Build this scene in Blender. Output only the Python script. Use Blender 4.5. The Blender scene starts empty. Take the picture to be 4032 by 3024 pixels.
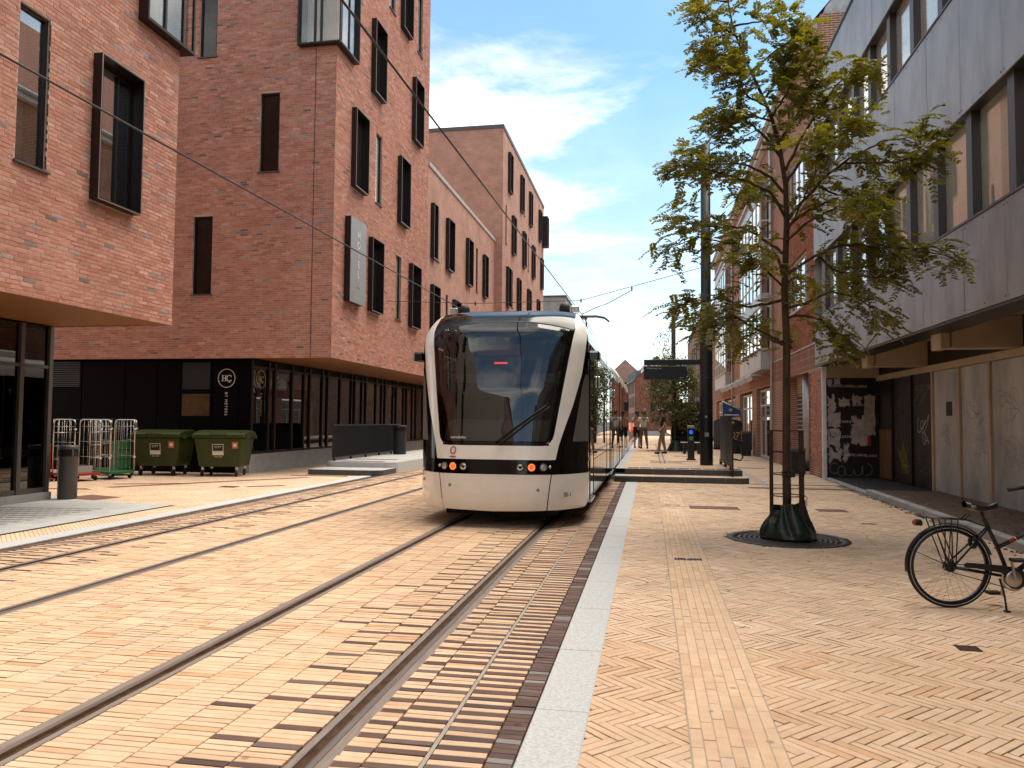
import bpy, bmesh, math, random
import numpy as np
from mathutils import Vector, Matrix

R = math.radians
rnd = random.Random(11)
nrs = np.random.RandomState(5)
scene = bpy.context.scene
COL = scene.collection

# ------------------------------------------------------------------ camera
CAMH = 1.58
FPX, SCX, SCY = 3028.0, 2016.0, 1512.0
th = math.atan(544 / FPX); pt = math.atan(143.6 / FPX); rl = 0.008
_fw = np.array([-math.sin(th) * math.cos(pt), math.cos(th) * math.cos(pt), math.sin(pt)])
_r0 = np.array([math.cos(th), math.sin(th), 0.0]); _u0 = np.cross(_r0, _fw)
_r = _r0 * math.cos(rl) + _u0 * math.sin(rl); _u = _u0 * math.cos(rl) - _r0 * math.sin(rl)
cam_d = bpy.data.cameras.new('camera'); cam = bpy.data.objects.new('camera', cam_d); COL.objects.link(cam)
cam.matrix_world = Matrix(((_r[0], _u[0], -_fw[0], 0), (_r[1], _u[1], -_fw[1], 0), (_r[2], _u[2], -_fw[2], CAMH), (0, 0, 0, 1)))
cam_d.sensor_width = 36; cam_d.lens = 36 * FPX / 4032; cam_d.clip_end = 3000; cam_d.clip_start = 0.05
scene.camera = cam
def pj(P):
    """picture position of world points: used only to choose which bricks show largest"""
    d = np.asarray(P, float) - np.array([0, 0, CAMH]); w = d @ _fw
    w = np.where(w < .05, .05, w)
    return np.stack([SCX + FPX * (d @ _r) / w, SCY - FPX * (d @ _u) / w, w], -1)

# ------------------------------------------------------------------ world, sun, exposure
SUN_EL, SUN_AZ = R(70), R(52)          # azimuth measured from +Y (up the street) towards +X
world = bpy.data.worlds.new('World'); scene.world = world; world.use_nodes = True
wn, wl = world.node_tree.nodes, world.node_tree.links
wn.clear()
def N(nt, typ, **kw):
    n = nt.new(typ)
    for k, v in kw.items():
        if k == 'i':
            for kk, vv in v.items(): n.inputs[kk].default_value = vv
        else: setattr(n, k, v)
    return n
sky = N(wn, 'ShaderNodeTexSky', sky_type='NISHITA', sun_disc=False, sun_elevation=SUN_EL, sun_rotation=SUN_AZ, air_density=1.0, dust_density=0.6, ozone_density=1.6)
tc = N(wn, 'ShaderNodeTexCoord')
sep = N(wn, 'ShaderNodeSeparateXYZ'); wl.new(tc.outputs['Generated'], sep.inputs[0])
mx = N(wn, 'ShaderNodeMath', operation='MAXIMUM', i={1: 0.0}); wl.new(sep.outputs[2], mx.inputs[0])
addz = N(wn, 'ShaderNodeMath', operation='ADD', i={1: 0.22}); wl.new(mx.outputs[0], addz.inputs[0])
dx = N(wn, 'ShaderNodeMath', operation='DIVIDE'); wl.new(sep.outputs[0], dx.inputs[0]); wl.new(addz.outputs[0], dx.inputs[1])
dy = N(wn, 'ShaderNodeMath', operation='DIVIDE'); wl.new(sep.outputs[1], dy.inputs[0]); wl.new(addz.outputs[0], dy.inputs[1])
cmb = N(wn, 'ShaderNodeCombineXYZ', i={2: 3.7}); wl.new(dx.outputs[0], cmb.inputs[0]); wl.new(dy.outputs[0], cmb.inputs[1])
mpg = N(wn, 'ShaderNodeMapping', i={'Location': (1.927, 9.65, 0), 'Rotation': (0, 0, R(20)), 'Scale': (1.0, 1.25, 1)}); wl.new(cmb.outputs[0], mpg.inputs[0])
n1 = N(wn, 'ShaderNodeTexNoise', i={'Scale': 0.95, 'Detail': 10.0, 'Roughness': 0.60, 'Distortion': 0.35}); wl.new(mpg.outputs[0], n1.inputs['Vector'])
n2 = N(wn, 'ShaderNodeTexNoise', i={'Scale': 2.6, 'Detail': 7.0, 'Roughness': 0.62, 'Distortion': 0.1}); wl.new(mpg.outputs[0], n2.inputs['Vector'])
ramp = N(wn, 'ShaderNodeValToRGB'); wl.new(n1.outputs[0], ramp.inputs[0])
ramp.color_ramp.elements[0].position = 0.42; ramp.color_ramp.elements[1].position = 0.57
ramp.color_ramp.interpolation = 'EASE'
r2 = N(wn, 'ShaderNodeMapRange', i={'From Min': 0.34, 'From Max': 0.66, 'To Min': 0.45, 'To Max': 1.0}); wl.new(n2.outputs[0], r2.inputs[0])
cdens = N(wn, 'ShaderNodeMath', operation='MULTIPLY'); wl.new(ramp.outputs[0], cdens.inputs[0]); wl.new(r2.outputs[0], cdens.inputs[1])
# haze of thin cloud towards the horizon
hz = N(wn, 'ShaderNodeMapRange', i={'From Min': 0.0, 'From Max': 0.40, 'To Min': 0.55, 'To Max': 0.05}); wl.new(mx.outputs[0], hz.inputs[0])
mxd = N(wn, 'ShaderNodeMath', operation='MAXIMUM'); wl.new(cdens.outputs[0], mxd.inputs[0]); wl.new(hz.outputs[0], mxd.inputs[1])
shade = N(wn, 'ShaderNodeMapRange', i={'From Min': 0.35, 'From Max': 0.75, 'To Min': 4.9, 'To Max': 9.6}); wl.new(n2.outputs[0], shade.inputs[0])
ccol = N(wn, 'ShaderNodeVectorMath', operation='SCALE', i={0: (1.0, 0.965, 0.90)}); wl.new(shade.outputs[0], ccol.inputs['Scale'])
skyb = N(wn, 'ShaderNodeVectorMath', operation='MULTIPLY', i={1: (0.66, 0.90, 0.86)}); wl.new(sky.outputs[0], skyb.inputs[0])
mix = N(wn, 'ShaderNodeMixRGB'); wl.new(mxd.outputs[0], mix.inputs[0]); wl.new(skyb.outputs[0], mix.inputs[1]); wl.new(ccol.outputs[0], mix.inputs[2])
bg = N(wn, 'ShaderNodeBackground', i={'Strength': 0.115}); wl.new(mix.outputs[0], bg.inputs[0])
wo = N(wn, 'ShaderNodeOutputWorld'); wl.new(bg.outputs[0], wo.inputs[0])
sl = bpy.data.lights.new('sun', 'SUN'); sl.energy = 2.2; sl.angle = R(50); sl.color = (1.0, 0.91, 0.78)
so = bpy.data.objects.new('sun', sl); COL.objects.link(so)
_sd = Vector((math.sin(SUN_AZ) * math.cos(SUN_EL), math.cos(SUN_AZ) * math.cos(SUN_EL), math.sin(SUN_EL)))
so.rotation_euler = _sd.to_track_quat('Z', 'Y').to_euler(); so.location = (10, 10, 40)
vs = scene.view_settings
vs.view_transform = 'Standard'; vs.look = 'None'; vs.exposure = 1.22; vs.gamma = 1; vs.use_curve_mapping = False
scene.cycles.max_bounces = 6; scene.cycles.diffuse_bounces = 3; scene.cycles.glossy_bounces = 3; scene.cycles.transparent_max_bounces = 12; scene.cycles.use_denoising = True; scene.cycles.denoising_prefilter = 'NONE'; scene.cycles.denoising_input_passes = 'RGB_ALBEDO_NORMAL'
scene.cycles.caustics_reflective = False; scene.cycles.caustics_refractive = False

# ------------------------------------------------------------------ materials
MATS = {}
def mat(name, col, rough=.6, metal=0., var=.0, vscale=6., bump=0., bscale=40., spec=.5, col2=None, emit=None, estr=0., attr=False, stretch=(1, 1, 1), coat=0., bdist=.004, vdetail=5., alpha=None, trans=0., ior=1.45, pos=0.):
    m = bpy.data.materials.new(name); m.use_nodes = True
    nt = m.node_tree.nodes; lk = m.node_tree.links
    b = nt['Principled BSDF']
    b.inputs['Roughness'].default_value = rough; b.inputs['Metallic'].default_value = metal
    b.inputs['Specular IOR Level'].default_value = spec; b.inputs['Coat Weight'].default_value = coat
    b.inputs['Coat Roughness'].default_value = .04; b.inputs['IOR'].default_value = ior
    b.inputs['Transmission Weight'].default_value = trans
    t = N(nt, 'ShaderNodeTexCoord'); mp = N(nt, 'ShaderNodeMapping', i={'Scale': stretch}); gp = N(nt, 'ShaderNodeNewGeometry')
    lk.new(gp.outputs['Position'] if pos else t.outputs['Object'], mp.inputs[0])
    base = None
    if attr:
        a = N(nt, 'ShaderNodeAttribute', attribute_name='Col'); base = a.outputs['Color']
    if var or col2:
        nz = N(nt, 'ShaderNodeTexNoise', i={'Scale': vscale, 'Detail': vdetail, 'Roughness': .6}); lk.new(mp.outputs[0], nz.inputs['Vector'])
        if col2:
            rp = N(nt, 'ShaderNodeValToRGB'); rp.color_ramp.elements[0].position = .38; rp.color_ramp.elements[1].position = .64
            rp.color_ramp.elements[0].color = (*col, 1); rp.color_ramp.elements[1].color = (*col2, 1)
            lk.new(nz.outputs[0], rp.inputs[0]); base = rp.outputs[0]
        else:
            mr = N(nt, 'ShaderNodeMapRange', i={'From Min': .3, 'From Max': .7, 'To Min': 1 - var, 'To Max': 1 + var}); lk.new(nz.outputs[0], mr.inputs[0])
            vm = N(nt, 'ShaderNodeVectorMath', operation='SCALE')
            if base is not None: lk.new(base, vm.inputs[0])
            else: vm.inputs[0].default_value = col
            lk.new(mr.outputs[0], vm.inputs['Scale']); base = vm.outputs[0]
    if pos:      # broad stains and wear
        n_a = N(nt, 'ShaderNodeTexNoise', i={'Scale': .55, 'Detail': 7., 'Roughness': .62}); lk.new(gp.outputs['Position'], n_a.inputs['Vector'])
        m_a = N(nt, 'ShaderNodeMapRange', i={'From Min': .32, 'From Max': .66, 'To Min': 1 - pos, 'To Max': 1 + pos * .5}); lk.new(n_a.outputs[0], m_a.inputs[0])
        v_a = N(nt, 'ShaderNodeVectorMath', operation='SCALE'); lk.new(base, v_a.inputs[0]); lk.new(m_a.outputs[0], v_a.inputs['Scale']); base = v_a.outputs[0]
        vo = N(nt, 'ShaderNodeTexVoronoi', i={'Scale': 2.3, 'Randomness': 1.0}); lk.new(gp.outputs['Position'], vo.inputs['Vector'])
        m_b = N(nt, 'ShaderNodeMapRange', i={'From Min': .035, 'From Max': .06, 'To Min': .62, 'To Max': 1.0}); lk.new(vo.outputs['Distance'], m_b.inputs[0])
        n_c = N(nt, 'ShaderNodeTexNoise', i={'Scale': 2.2, 'Detail': 8., 'Roughness': .7}); lk.new(gp.outputs['Position'], n_c.inputs['Vector'])
        m_c = N(nt, 'ShaderNodeMapRange', i={'From Min': .60, 'From Max': .74, 'To Min': 1.0, 'To Max': .80}); lk.new(n_c.outputs[0], m_c.inputs[0])
        mm = N(nt, 'ShaderNodeMath', operation='MULTIPLY'); lk.new(m_b.outputs[0], mm.inputs[0]); lk.new(m_c.outputs[0], mm.inputs[1])
        v_b = N(nt, 'ShaderNodeVectorMath', operation='SCALE'); lk.new(base, v_b.inputs[0]); lk.new(mm.outputs[0], v_b.inputs['Scale']); base = v_b.outputs[0]
    if base is not None: lk.new(base, b.inputs['Base Color'])
    else: b.inputs['Base Color'].default_value = (*col, 1)
    if bump:
        bn = N(nt, 'ShaderNodeTexNoise', i={'Scale': bscale, 'Detail': 6., 'Roughness': .65}); lk.new(mp.outputs[0], bn.inputs['Vector'])
        bp = N(nt, 'ShaderNodeBump', i={'Strength': bump, 'Distance': bdist}); lk.new(bn.outputs[0], bp.inputs['Height']); lk.new(bp.outputs[0], b.inputs['Normal'])
    if emit:
        b.inputs['Emission Color'].default_value = (*emit, 1); b.inputs['Emission Strength'].default_value = estr
    MATS[name] = m
    return m
def glass(name, tint=(.75, .78, .78), refl=1.0, rough=0.0, f0=.06, wavy=0., wscale=1.5):
    """window pane: mirror reflection by Fresnel over a tinted see-through layer"""
    m = bpy.data.materials.new(name); m.use_nodes = True
    nt = m.node_tree.nodes; lk = m.node_tree.links; nt.remove(nt['Principled BSDF'])
    g = N(nt, 'ShaderNodeBsdfGlossy', i={'Roughness': rough, 'Color': (refl, refl, refl, 1)}); tr = N(nt, 'ShaderNodeBsdfTransparent', i={'Color': (*tint, 1)})
    lw = N(nt, 'ShaderNodeLayerWeight', i={'Blend': .5})
    pw = N(nt, 'ShaderNodeMath', operation='POWER', i={1: 4.0}); lk.new(lw.outputs['Facing'], pw.inputs[0])
    mr = N(nt, 'ShaderNodeMapRange', i={'To Min': f0, 'To Max': 1.0}); lk.new(pw.outputs[0], mr.inputs[0])
    mxs = N(nt, 'ShaderNodeMixShader'); lk.new(mr.outputs[0], mxs.inputs[0]); lk.new(tr.outputs[0], mxs.inputs[1]); lk.new(g.outputs[0], mxs.inputs[2])
    if wavy:
        t = N(nt, 'ShaderNodeTexCoord'); nz = N(nt, 'ShaderNodeTexNoise', i={'Scale': wscale, 'Detail': 1.0}); lk.new(t.outputs['Object'], nz.inputs['Vector'])
        bp = N(nt, 'ShaderNodeBump', i={'Strength': wavy, 'Distance': .02}); lk.new(nz.outputs[0], bp.inputs['Height']); lk.new(bp.outputs[0], g.inputs['Normal'])
    lk.new(mxs.outputs[0], nt['Material Output'].inputs[0])
    MATS[name] = m
    return m

M = MATS
mat('paver', (.6, .4, .22), .82, var=.10, vscale=9, bump=.25, bscale=90, spec=.25, attr=True, bdist=.003, pos=.15)
mat('wall_brick', (.3, .12, .08), .85, var=.16, vscale=14, bump=.22, bscale=90, spec=.2, attr=True, bdist=.004, pos=.12)
mat('mortar', (.56, .43, .35), .95, var=.15, vscale=3, bump=.3, bscale=150, spec=.1)
mat('sand_joint', (.075, .042, .024), .95, var=.4, vscale=12, bump=.3, bscale=200, spec=.1)
mat('granite', (.50, .49, .47), .75, var=.2, vscale=55, bump=.25, bscale=200, spec=.3)
mat('granite_dark', (.085, .08, .078), .6, var=.35, vscale=45, bump=.2, bscale=150, spec=.35)
mat('cement', (.36, .31, .25), .9, var=.12, vscale=8, bump=.2, bscale=120, spec=.2)
mat('concrete', (.34, .32, .30), .85, var=.2, vscale=2.2, bump=.25, bscale=60, spec=.25)
mat('concrete_pale', (.45, .43, .40), .85, var=.12, vscale=3, bump=.2, bscale=60, spec=.25)
mat('rail_steel', (.19, .148, .125), .5, metal=.35, var=.25, vscale=5, stretch=(8, .4, 1), spec=.5)
mat('rail_pad', (.23, .178, .148), .75, var=.2, vscale=9, stretch=(6, .5, 1))
mat('rail_polished', (.55, .52, .50), .22, metal=1., var=.15, vscale=5, stretch=(8, .4, 1))
mat('rail_groove', (.045, .032, .027), .8, var=.3, vscale=6)
mat('black_steel', (.012, .011, .012), .42, spec=.45, bump=.05, bscale=60)
mat('charcoal_steel', (.022, .022, .024), .5, spec=.4, var=.15, vscale=8)
mat('bronze_frame', (.020, .012, .010), .38, metal=.25, spec=.5, var=.1, vscale=3)
mat('frame_edge', (.32, .24, .20), .35, metal=.6)
mat('grey_frame', (.10, .085, .08), .45, metal=.3)
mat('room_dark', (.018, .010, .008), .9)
mat('curtain', (.55, .50, .44), .9, var=.25, vscale=9, stretch=(3, 3, .1))
mat('wood_soffit', (.21, .078, .018), .55, var=.3, vscale=3, stretch=(12, 1, 1), bump=.15, bscale=20, spec=.35)
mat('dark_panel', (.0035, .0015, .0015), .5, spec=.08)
mat('zinc', (.27, .25, .25), .40, metal=.5, var=.34, vscale=1.5, stretch=(1, 1, .35), bump=.12, bscale=2.5, bdist=.03, spec=.5)
mat('zinc_edge', (.08, .07, .07), .45, metal=.5)
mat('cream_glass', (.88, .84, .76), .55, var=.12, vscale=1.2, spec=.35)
mat('cream_paint', (.50, .42, .33), .7, var=.15, vscale=1.5, bump=.1, bscale=30, spec=.3)
mat('beam_paint', (.46, .35, .24), .7, var=.12, vscale=2, spec=.3)
mat('dirty_panel', (.41, .395, .37), .5, var=.34, vscale=1.6, stretch=(1, 1, .4), spec=.4)
mat('graff_panel', (.030, .021, .018), .5, var=.5, vscale=1.8, spec=.4)
mat('rust_panel', (.16, .075, .030), .75, var=.4, vscale=5, stretch=(3, 3, .5))
mat('amber_glow', (.10, .045, .010), .5, var=.6, vscale=2.2)
mat('white_frame', (.66, .62, .57), .45, var=.06, vscale=4, spec=.45)
mat('white_post', (.70, .66, .60), .6, var=.15, vscale=5)
mat('bay_panel', (.46, .44, .43), .35, metal=.4, var=.08, vscale=2)
mat('tram_white', (.87, .83, .75), .24, var=.06, vscale=3, coat=.6, spec=.5)
mat('tram_black', (.004, .003, .003), .08, coat=.0, spec=.42)
mat('tram_rubber', (.012, .010, .010), .6)
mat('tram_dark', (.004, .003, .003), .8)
mat('interior_grey', (.11, .10, .095), .7)
mat('interior_pale', (.34, .31, .27), .7)
mat('logo_red', (.42, .015, .02), .4)
mat('ink', (.03, .02, .02), .5)
mat('lamp_red', (.5, .03, .01), .3, emit=(1.0, .13, .015), estr=1.0)
mat('lamp_core', (.5, .12, .09), .3, emit=(1.0, .14, .10), estr=.25)
mat('lamp_amber', (.5, .12, .02), .25)
mat('lamp_clear', (.42, .40, .38), .12, metal=.4)
mat('led_red', (.6, .03, .02), .4, emit=(1.0, .05, .03), estr=1.2)
mat('bin_green', (.040, .052, .010), .48, var=.12, vscale=4, bump=.05, bscale=40, spec=.4)
mat('crate_green', (.015, .11, .035), .5, var=.1)
mat('plastic_red', (.34, .018, .015), .5, var=.15)
mat('plastic_grey', (.30, .28, .26), .6)
mat('sticker_white', (.75, .72, .68), .5)
mat('sticker_black', (.015, .013, .013), .5)
mat('sticker_orange', (.50, .17, .05), .5)
mat('chrome', (.62, .58, .53), .25, metal=1., var=.1, vscale=20)
mat('rubber', (.010, .009, .009), .65)
mat('litter_grey', (.085, .075, .072), .5, metal=.3, var=.1)
mat('sign_steel', (.36, .345, .33), .42, metal=.6, var=.06, vscale=1.5)
mat('rust', (.055, .026, .016), .72, metal=.2, var=.3, vscale=14, bump=.2, bscale=80)
mat('cast_iron', (.060, .040, .032), .5, metal=.5, var=.3, vscale=14)
mat('clay_slab', (.18, .085, .055), .85, var=.2, vscale=9, bump=.3, bscale=60)
mat('bark', (.070, .042, .024), .9, var=.35, vscale=12, stretch=(1, 1, .3), bump=.7, bscale=50, bdist=.012)
mat('bag_green', (.010, .022, .012), .26, var=.2, vscale=3, spec=.6, bump=.25, bscale=7, bdist=.03)
mat('skin', (.42, .22, .14), .6)
mat('hair', (.015, .009, .006), .6)
mat('shirt_white', (.72, .70, .70), .8, var=.05)
mat('shirt_black', (.010, .010, .013), .85)
mat('shirt_tan', (.42, .30, .20), .8)
mat('trouser_khaki', (.24, .17, .11), .85, var=.1)
mat('trouser_grey', (.14, .105, .075), .85, var=.1)
mat('bike_black', (.010, .009, .010), .32, spec=.5)
mat('alu', (.45, .42, .38), .3, metal=1.)
mat('tyre_wall', (.55, .53, .50), .5)
mat('yellow', (.60, .34, .03), .5)
mat('blue_flag', (.010, .075, .22), .7, var=.1)
mat('blue_lamp', (.01, .05, .5), .4, emit=(.01, .08, .9), estr=.7)
mat('green_label', (.03, .20, .05), .5)
mat('roof_tile', (.27, .10, .055), .8, var=.2, vscale=5, stretch=(6, 1, 1), bump=.4, bscale=12)
mat('roof_slate', (.16, .15, .15), .7, var=.2, vscale=3)
mat('white_brick', (.46, .44, .43), .85, var=.25, vscale=7, bump=.5, bscale=25)
mat('roof_felt', (.03, .03, .03), .9)
mat('asphalt', (.055, .052, .05), .9, var=.2, vscale=20, bump=.4, bscale=120)
mat('dirt', (.17, .105, .065), .95, var=.35, vscale=6, bump=.9, bscale=25, bdist=.03)
mat('dark_mat', (.030, .026, .024), .9, var=.2, vscale=3, stretch=(1, 12, 1), bump=.3, bscale=40)
mat('wire', (.06, .05, .05), .5, metal=.5)
mat('poster_black', (.012, .009, .009), .45)
mat('poster_pale', (.40, .35, .31), .8, var=.25, vscale=6)
mat('poster_red', (.42, .02, .03), .6)
mat('poster_text', (.55, .50, .45), .7)
mat('spray_white', (.50, .47, .44), .7)
mat('spray_grey', (.16, .145, .13), .7)
mat('spray_dark', (.27, .225, .18), .7)
mat('spray_yellow', (.45, .38, .04), .7)
mat('orange_cone', (.70, .12, .04), .5)
mat('shutter', (.095, .085, .075), .5, var=.1, vscale=2)
mat('shutter_edge', (.50, .46, .41), .5)
mat('window_ad', (.20, .18, .165), .4, var=.2, vscale=2)
glass('pane', (.55, .56, .55), 1.0, 0., .34)
glass('pane_side', (.40, .38, .36), .8, 0., .05)
glass('pane_clear', (.88, .87, .84), 1.0, 0., .08)
glass('pane_bright', (.35, .35, .35), 1.0, 0., .55)
glass('pane_dark', (.20, .18, .17), .85, 0., .10, wavy=.06, wscale=.9)
glass('tram_pane', (.30, .28, .27), .95, 0., .22, wavy=.05, wscale=.7)
glass('windscreen', (.36, .33, .30), .95, 0., .075, wavy=.10, wscale=2.2)

def leaf_mat(name, c1, c2, tr):
    m = bpy.data.materials.new(name); m.use_nodes = True
    nt = m.node_tree.nodes; lk = m.node_tree.links; nt.remove(nt['Principled BSDF'])
    a = N(nt, 'ShaderNodeAttribute', attribute_name='Col')
    rp = N(nt, 'ShaderNodeMixRGB', i={1: (*c1, 1), 2: (*c2, 1)}); sp = N(nt, 'ShaderNodeSeparateColor'); lk.new(a.outputs['Color'], sp.inputs[0]); lk.new(sp.outputs[0], rp.inputs[0])
    d = N(nt, 'ShaderNodeBsdfDiffuse'); t = N(nt, 'ShaderNodeBsdfTranslucent'); g = N(nt, 'ShaderNodeBsdfGlossy', i={'Roughness': .35, 'Color': (.9, .9, .9, 1)})
    lk.new(rp.outputs[0], d.inputs[0])
    sc = N(nt, 'ShaderNodeVectorMath', operation='MULTIPLY', i={1: (1.5, 1.5, .5)}); lk.new(rp.outputs[0], sc.inputs[0]); lk.new(sc.outputs[0], t.inputs[0])
    m1 = N(nt, 'ShaderNodeMixShader', i={0: tr}); lk.new(d.outputs[0], m1.inputs[1]); lk.new(t.outputs[0], m1.inputs[2])
    m2 = N(nt, 'ShaderNodeMixShader', i={0: .06}); lk.new(m1.outputs[0], m2.inputs[1]); lk.new(g.outputs[0], m2.inputs[2])
    lk.new(m2.outputs[0], nt['Material Output'].inputs[0]); MATS[name] = m
leaf_mat('leaf_locust', (.095, .090, .007), (.26, .225, .018), .5)
leaf_mat('leaf_bush', (.055, .070, .020), (.18, .185, .07), .3)

def brick_surface(name, c_light, c_dark, mortar, bw, bh, ms=.012, rot=0., rough=.85, axis='XY', offset=.5, bias=0.):
    """far brickwork whose single bricks cannot be told apart"""
    m = bpy.data.materials.new(name); m.use_nodes = True
    nt = m.node_tree.nodes; lk = m.node_tree.links; b = nt['Principled BSDF']; b.inputs['Roughness'].default_value = rough; b.inputs['Specular IOR Level'].default_value = .2
    t = N(nt, 'ShaderNodeTexCoord'); sp = N(nt, 'ShaderNodeSeparateXYZ'); lk.new(t.outputs['Object'], sp.inputs[0])
    cb = N(nt, 'ShaderNodeCombineXYZ')
    lk.new(sp.outputs['XYZ'.index(axis[0])], cb.inputs[0]); lk.new(sp.outputs['XYZ'.index(axis[1])], cb.inputs[1])
    mp = N(nt, 'ShaderNodeMapping', i={'Rotation': (0, 0, rot)}); lk.new(cb.outputs[0], mp.inputs[0])
    br = N(nt, 'ShaderNodeTexBrick', i={'Color1': (*c_light, 1), 'Color2': (*c_dark, 1), 'Mortar': (*mortar, 1), 'Scale': 1.0, 'Mortar Size': ms, 'Brick Width': bw, 'Row Height': bh, 'Bias': bias, 'Mortar Smooth': .2}, offset=offset)
    lk.new(mp.outputs[0], br.inputs['Vector'])
    nz = N(nt, 'ShaderNodeTexNoise', i={'Scale': 1.3, 'Detail': 6.}); lk.new(t.outputs['Object'], nz.inputs['Vector'])
    mr = N(nt, 'ShaderNodeMapRange', i={'From Min': .3, 'From Max': .7, 'To Min': .85, 'To Max': 1.15}); lk.new(nz.outputs[0], mr.inputs[0])
    vm = N(nt, 'ShaderNodeVectorMath', operation='SCALE'); lk.new(br.outputs[0], vm.inputs[0]); lk.new(mr.outputs[0], vm.inputs['Scale'])
    lk.new(vm.outputs[0], b.inputs['Base Color'])
    bp = N(nt, 'ShaderNodeBump', i={'Strength': .4, 'Distance': .006}); bp.invert = True; lk.new(br.outputs['Fac'], bp.inputs['Height']); lk.new(bp.outputs[0], b.inputs['Normal'])
    MATS[name] = m
RED1, RED2, MORT = (.48, .215, .15), (.40, .165, .115), (.50, .36, .28)
brick_surface('brick_yz', RED1, RED2, MORT, .24, .0667, axis='YZ')
brick_surface('brick_xz', RED1, RED2, MORT, .24, .0667, axis='XZ')
brick_surface('paving_far', (.71, .515, .35), (.64, .44, .285), (.40, .26, .165), .24, .053, .006, rot=R(45))
brick_surface('shop_brick', (.32, .11, .06), (.24, .075, .045), (.50, .36, .26), .24, .0667, .016, axis='YZ')
brick_surface('shop_brick_x', (.32, .11, .06), (.24, .075, .045), (.50, .36, .26), .24, .0667, .016, axis='XZ')
brick_surface('soldier_brick', (.30, .105, .06), (.24, .08, .05), (.42, .29, .21), .0667, .24, .010, axis='YZ', offset=0.)
brick_surface('concrete_block', (.42, .39, .35), (.36, .33, .30), (.30, .27, .24), .6, .3, .012, axis='XZ')
brick_surface('gable_brick', (.30, .10, .06), (.20, .065, .045), (.27, .11, .07), .5, .5, .05, rot=R(45), axis='XZ')

# ------------------------------------------------------------------ mesh helpers
def tagp(o, label=None, cat=None, group=None, kind=None):
    if label: o['label'] = label
    if cat: o['category'] = cat
    if group: o['group'] = group
    if kind: o['kind'] = kind
    return o
def link(o, parent=None):
    COL.objects.link(o)
    if parent is not None: o.parent = parent
    return o
def empty(name, loc=(0, 0, 0), rz=0, **kw):
    o = bpy.data.objects.new(name, None); o.empty_display_size = .2; COL.objects.link(o)
    o.location = loc; o.rotation_euler = (0, 0, rz)
    return tagp(o, **kw)
def np_mesh(name, V, F, material, cols=None, smooth=False):
    """V (n,3), F (m,4) quads"""
    me = bpy.data.meshes.new(name); V = np.asarray(V, np.float32); F = np.asarray(F, np.int32)
    me.vertices.add(len(V)); me.vertices.foreach_set('co', V.ravel())
    me.loops.add(F.size); me.loops.foreach_set('vertex_index', F.ravel())
    me.polygons.add(len(F)); k = F.shape[1]
    me.polygons.foreach_set('loop_start', np.arange(0, F.size, k, dtype=np.int32))
    if cols is not None:
        a = me.attributes.new('Col', 'FLOAT_COLOR', 'FACE'); c = np.ones((len(F), 4), np.float32); c[:, :3] = cols; a.data.foreach_set('color', c.ravel())
    me.polygons.foreach_set('use_smooth', np.full(len(F), bool(smooth)))
    me.update(calc_edges=True); me.validate()
    me.materials.append(M[material] if isinstance(material, str) else material)
    return me
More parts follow.
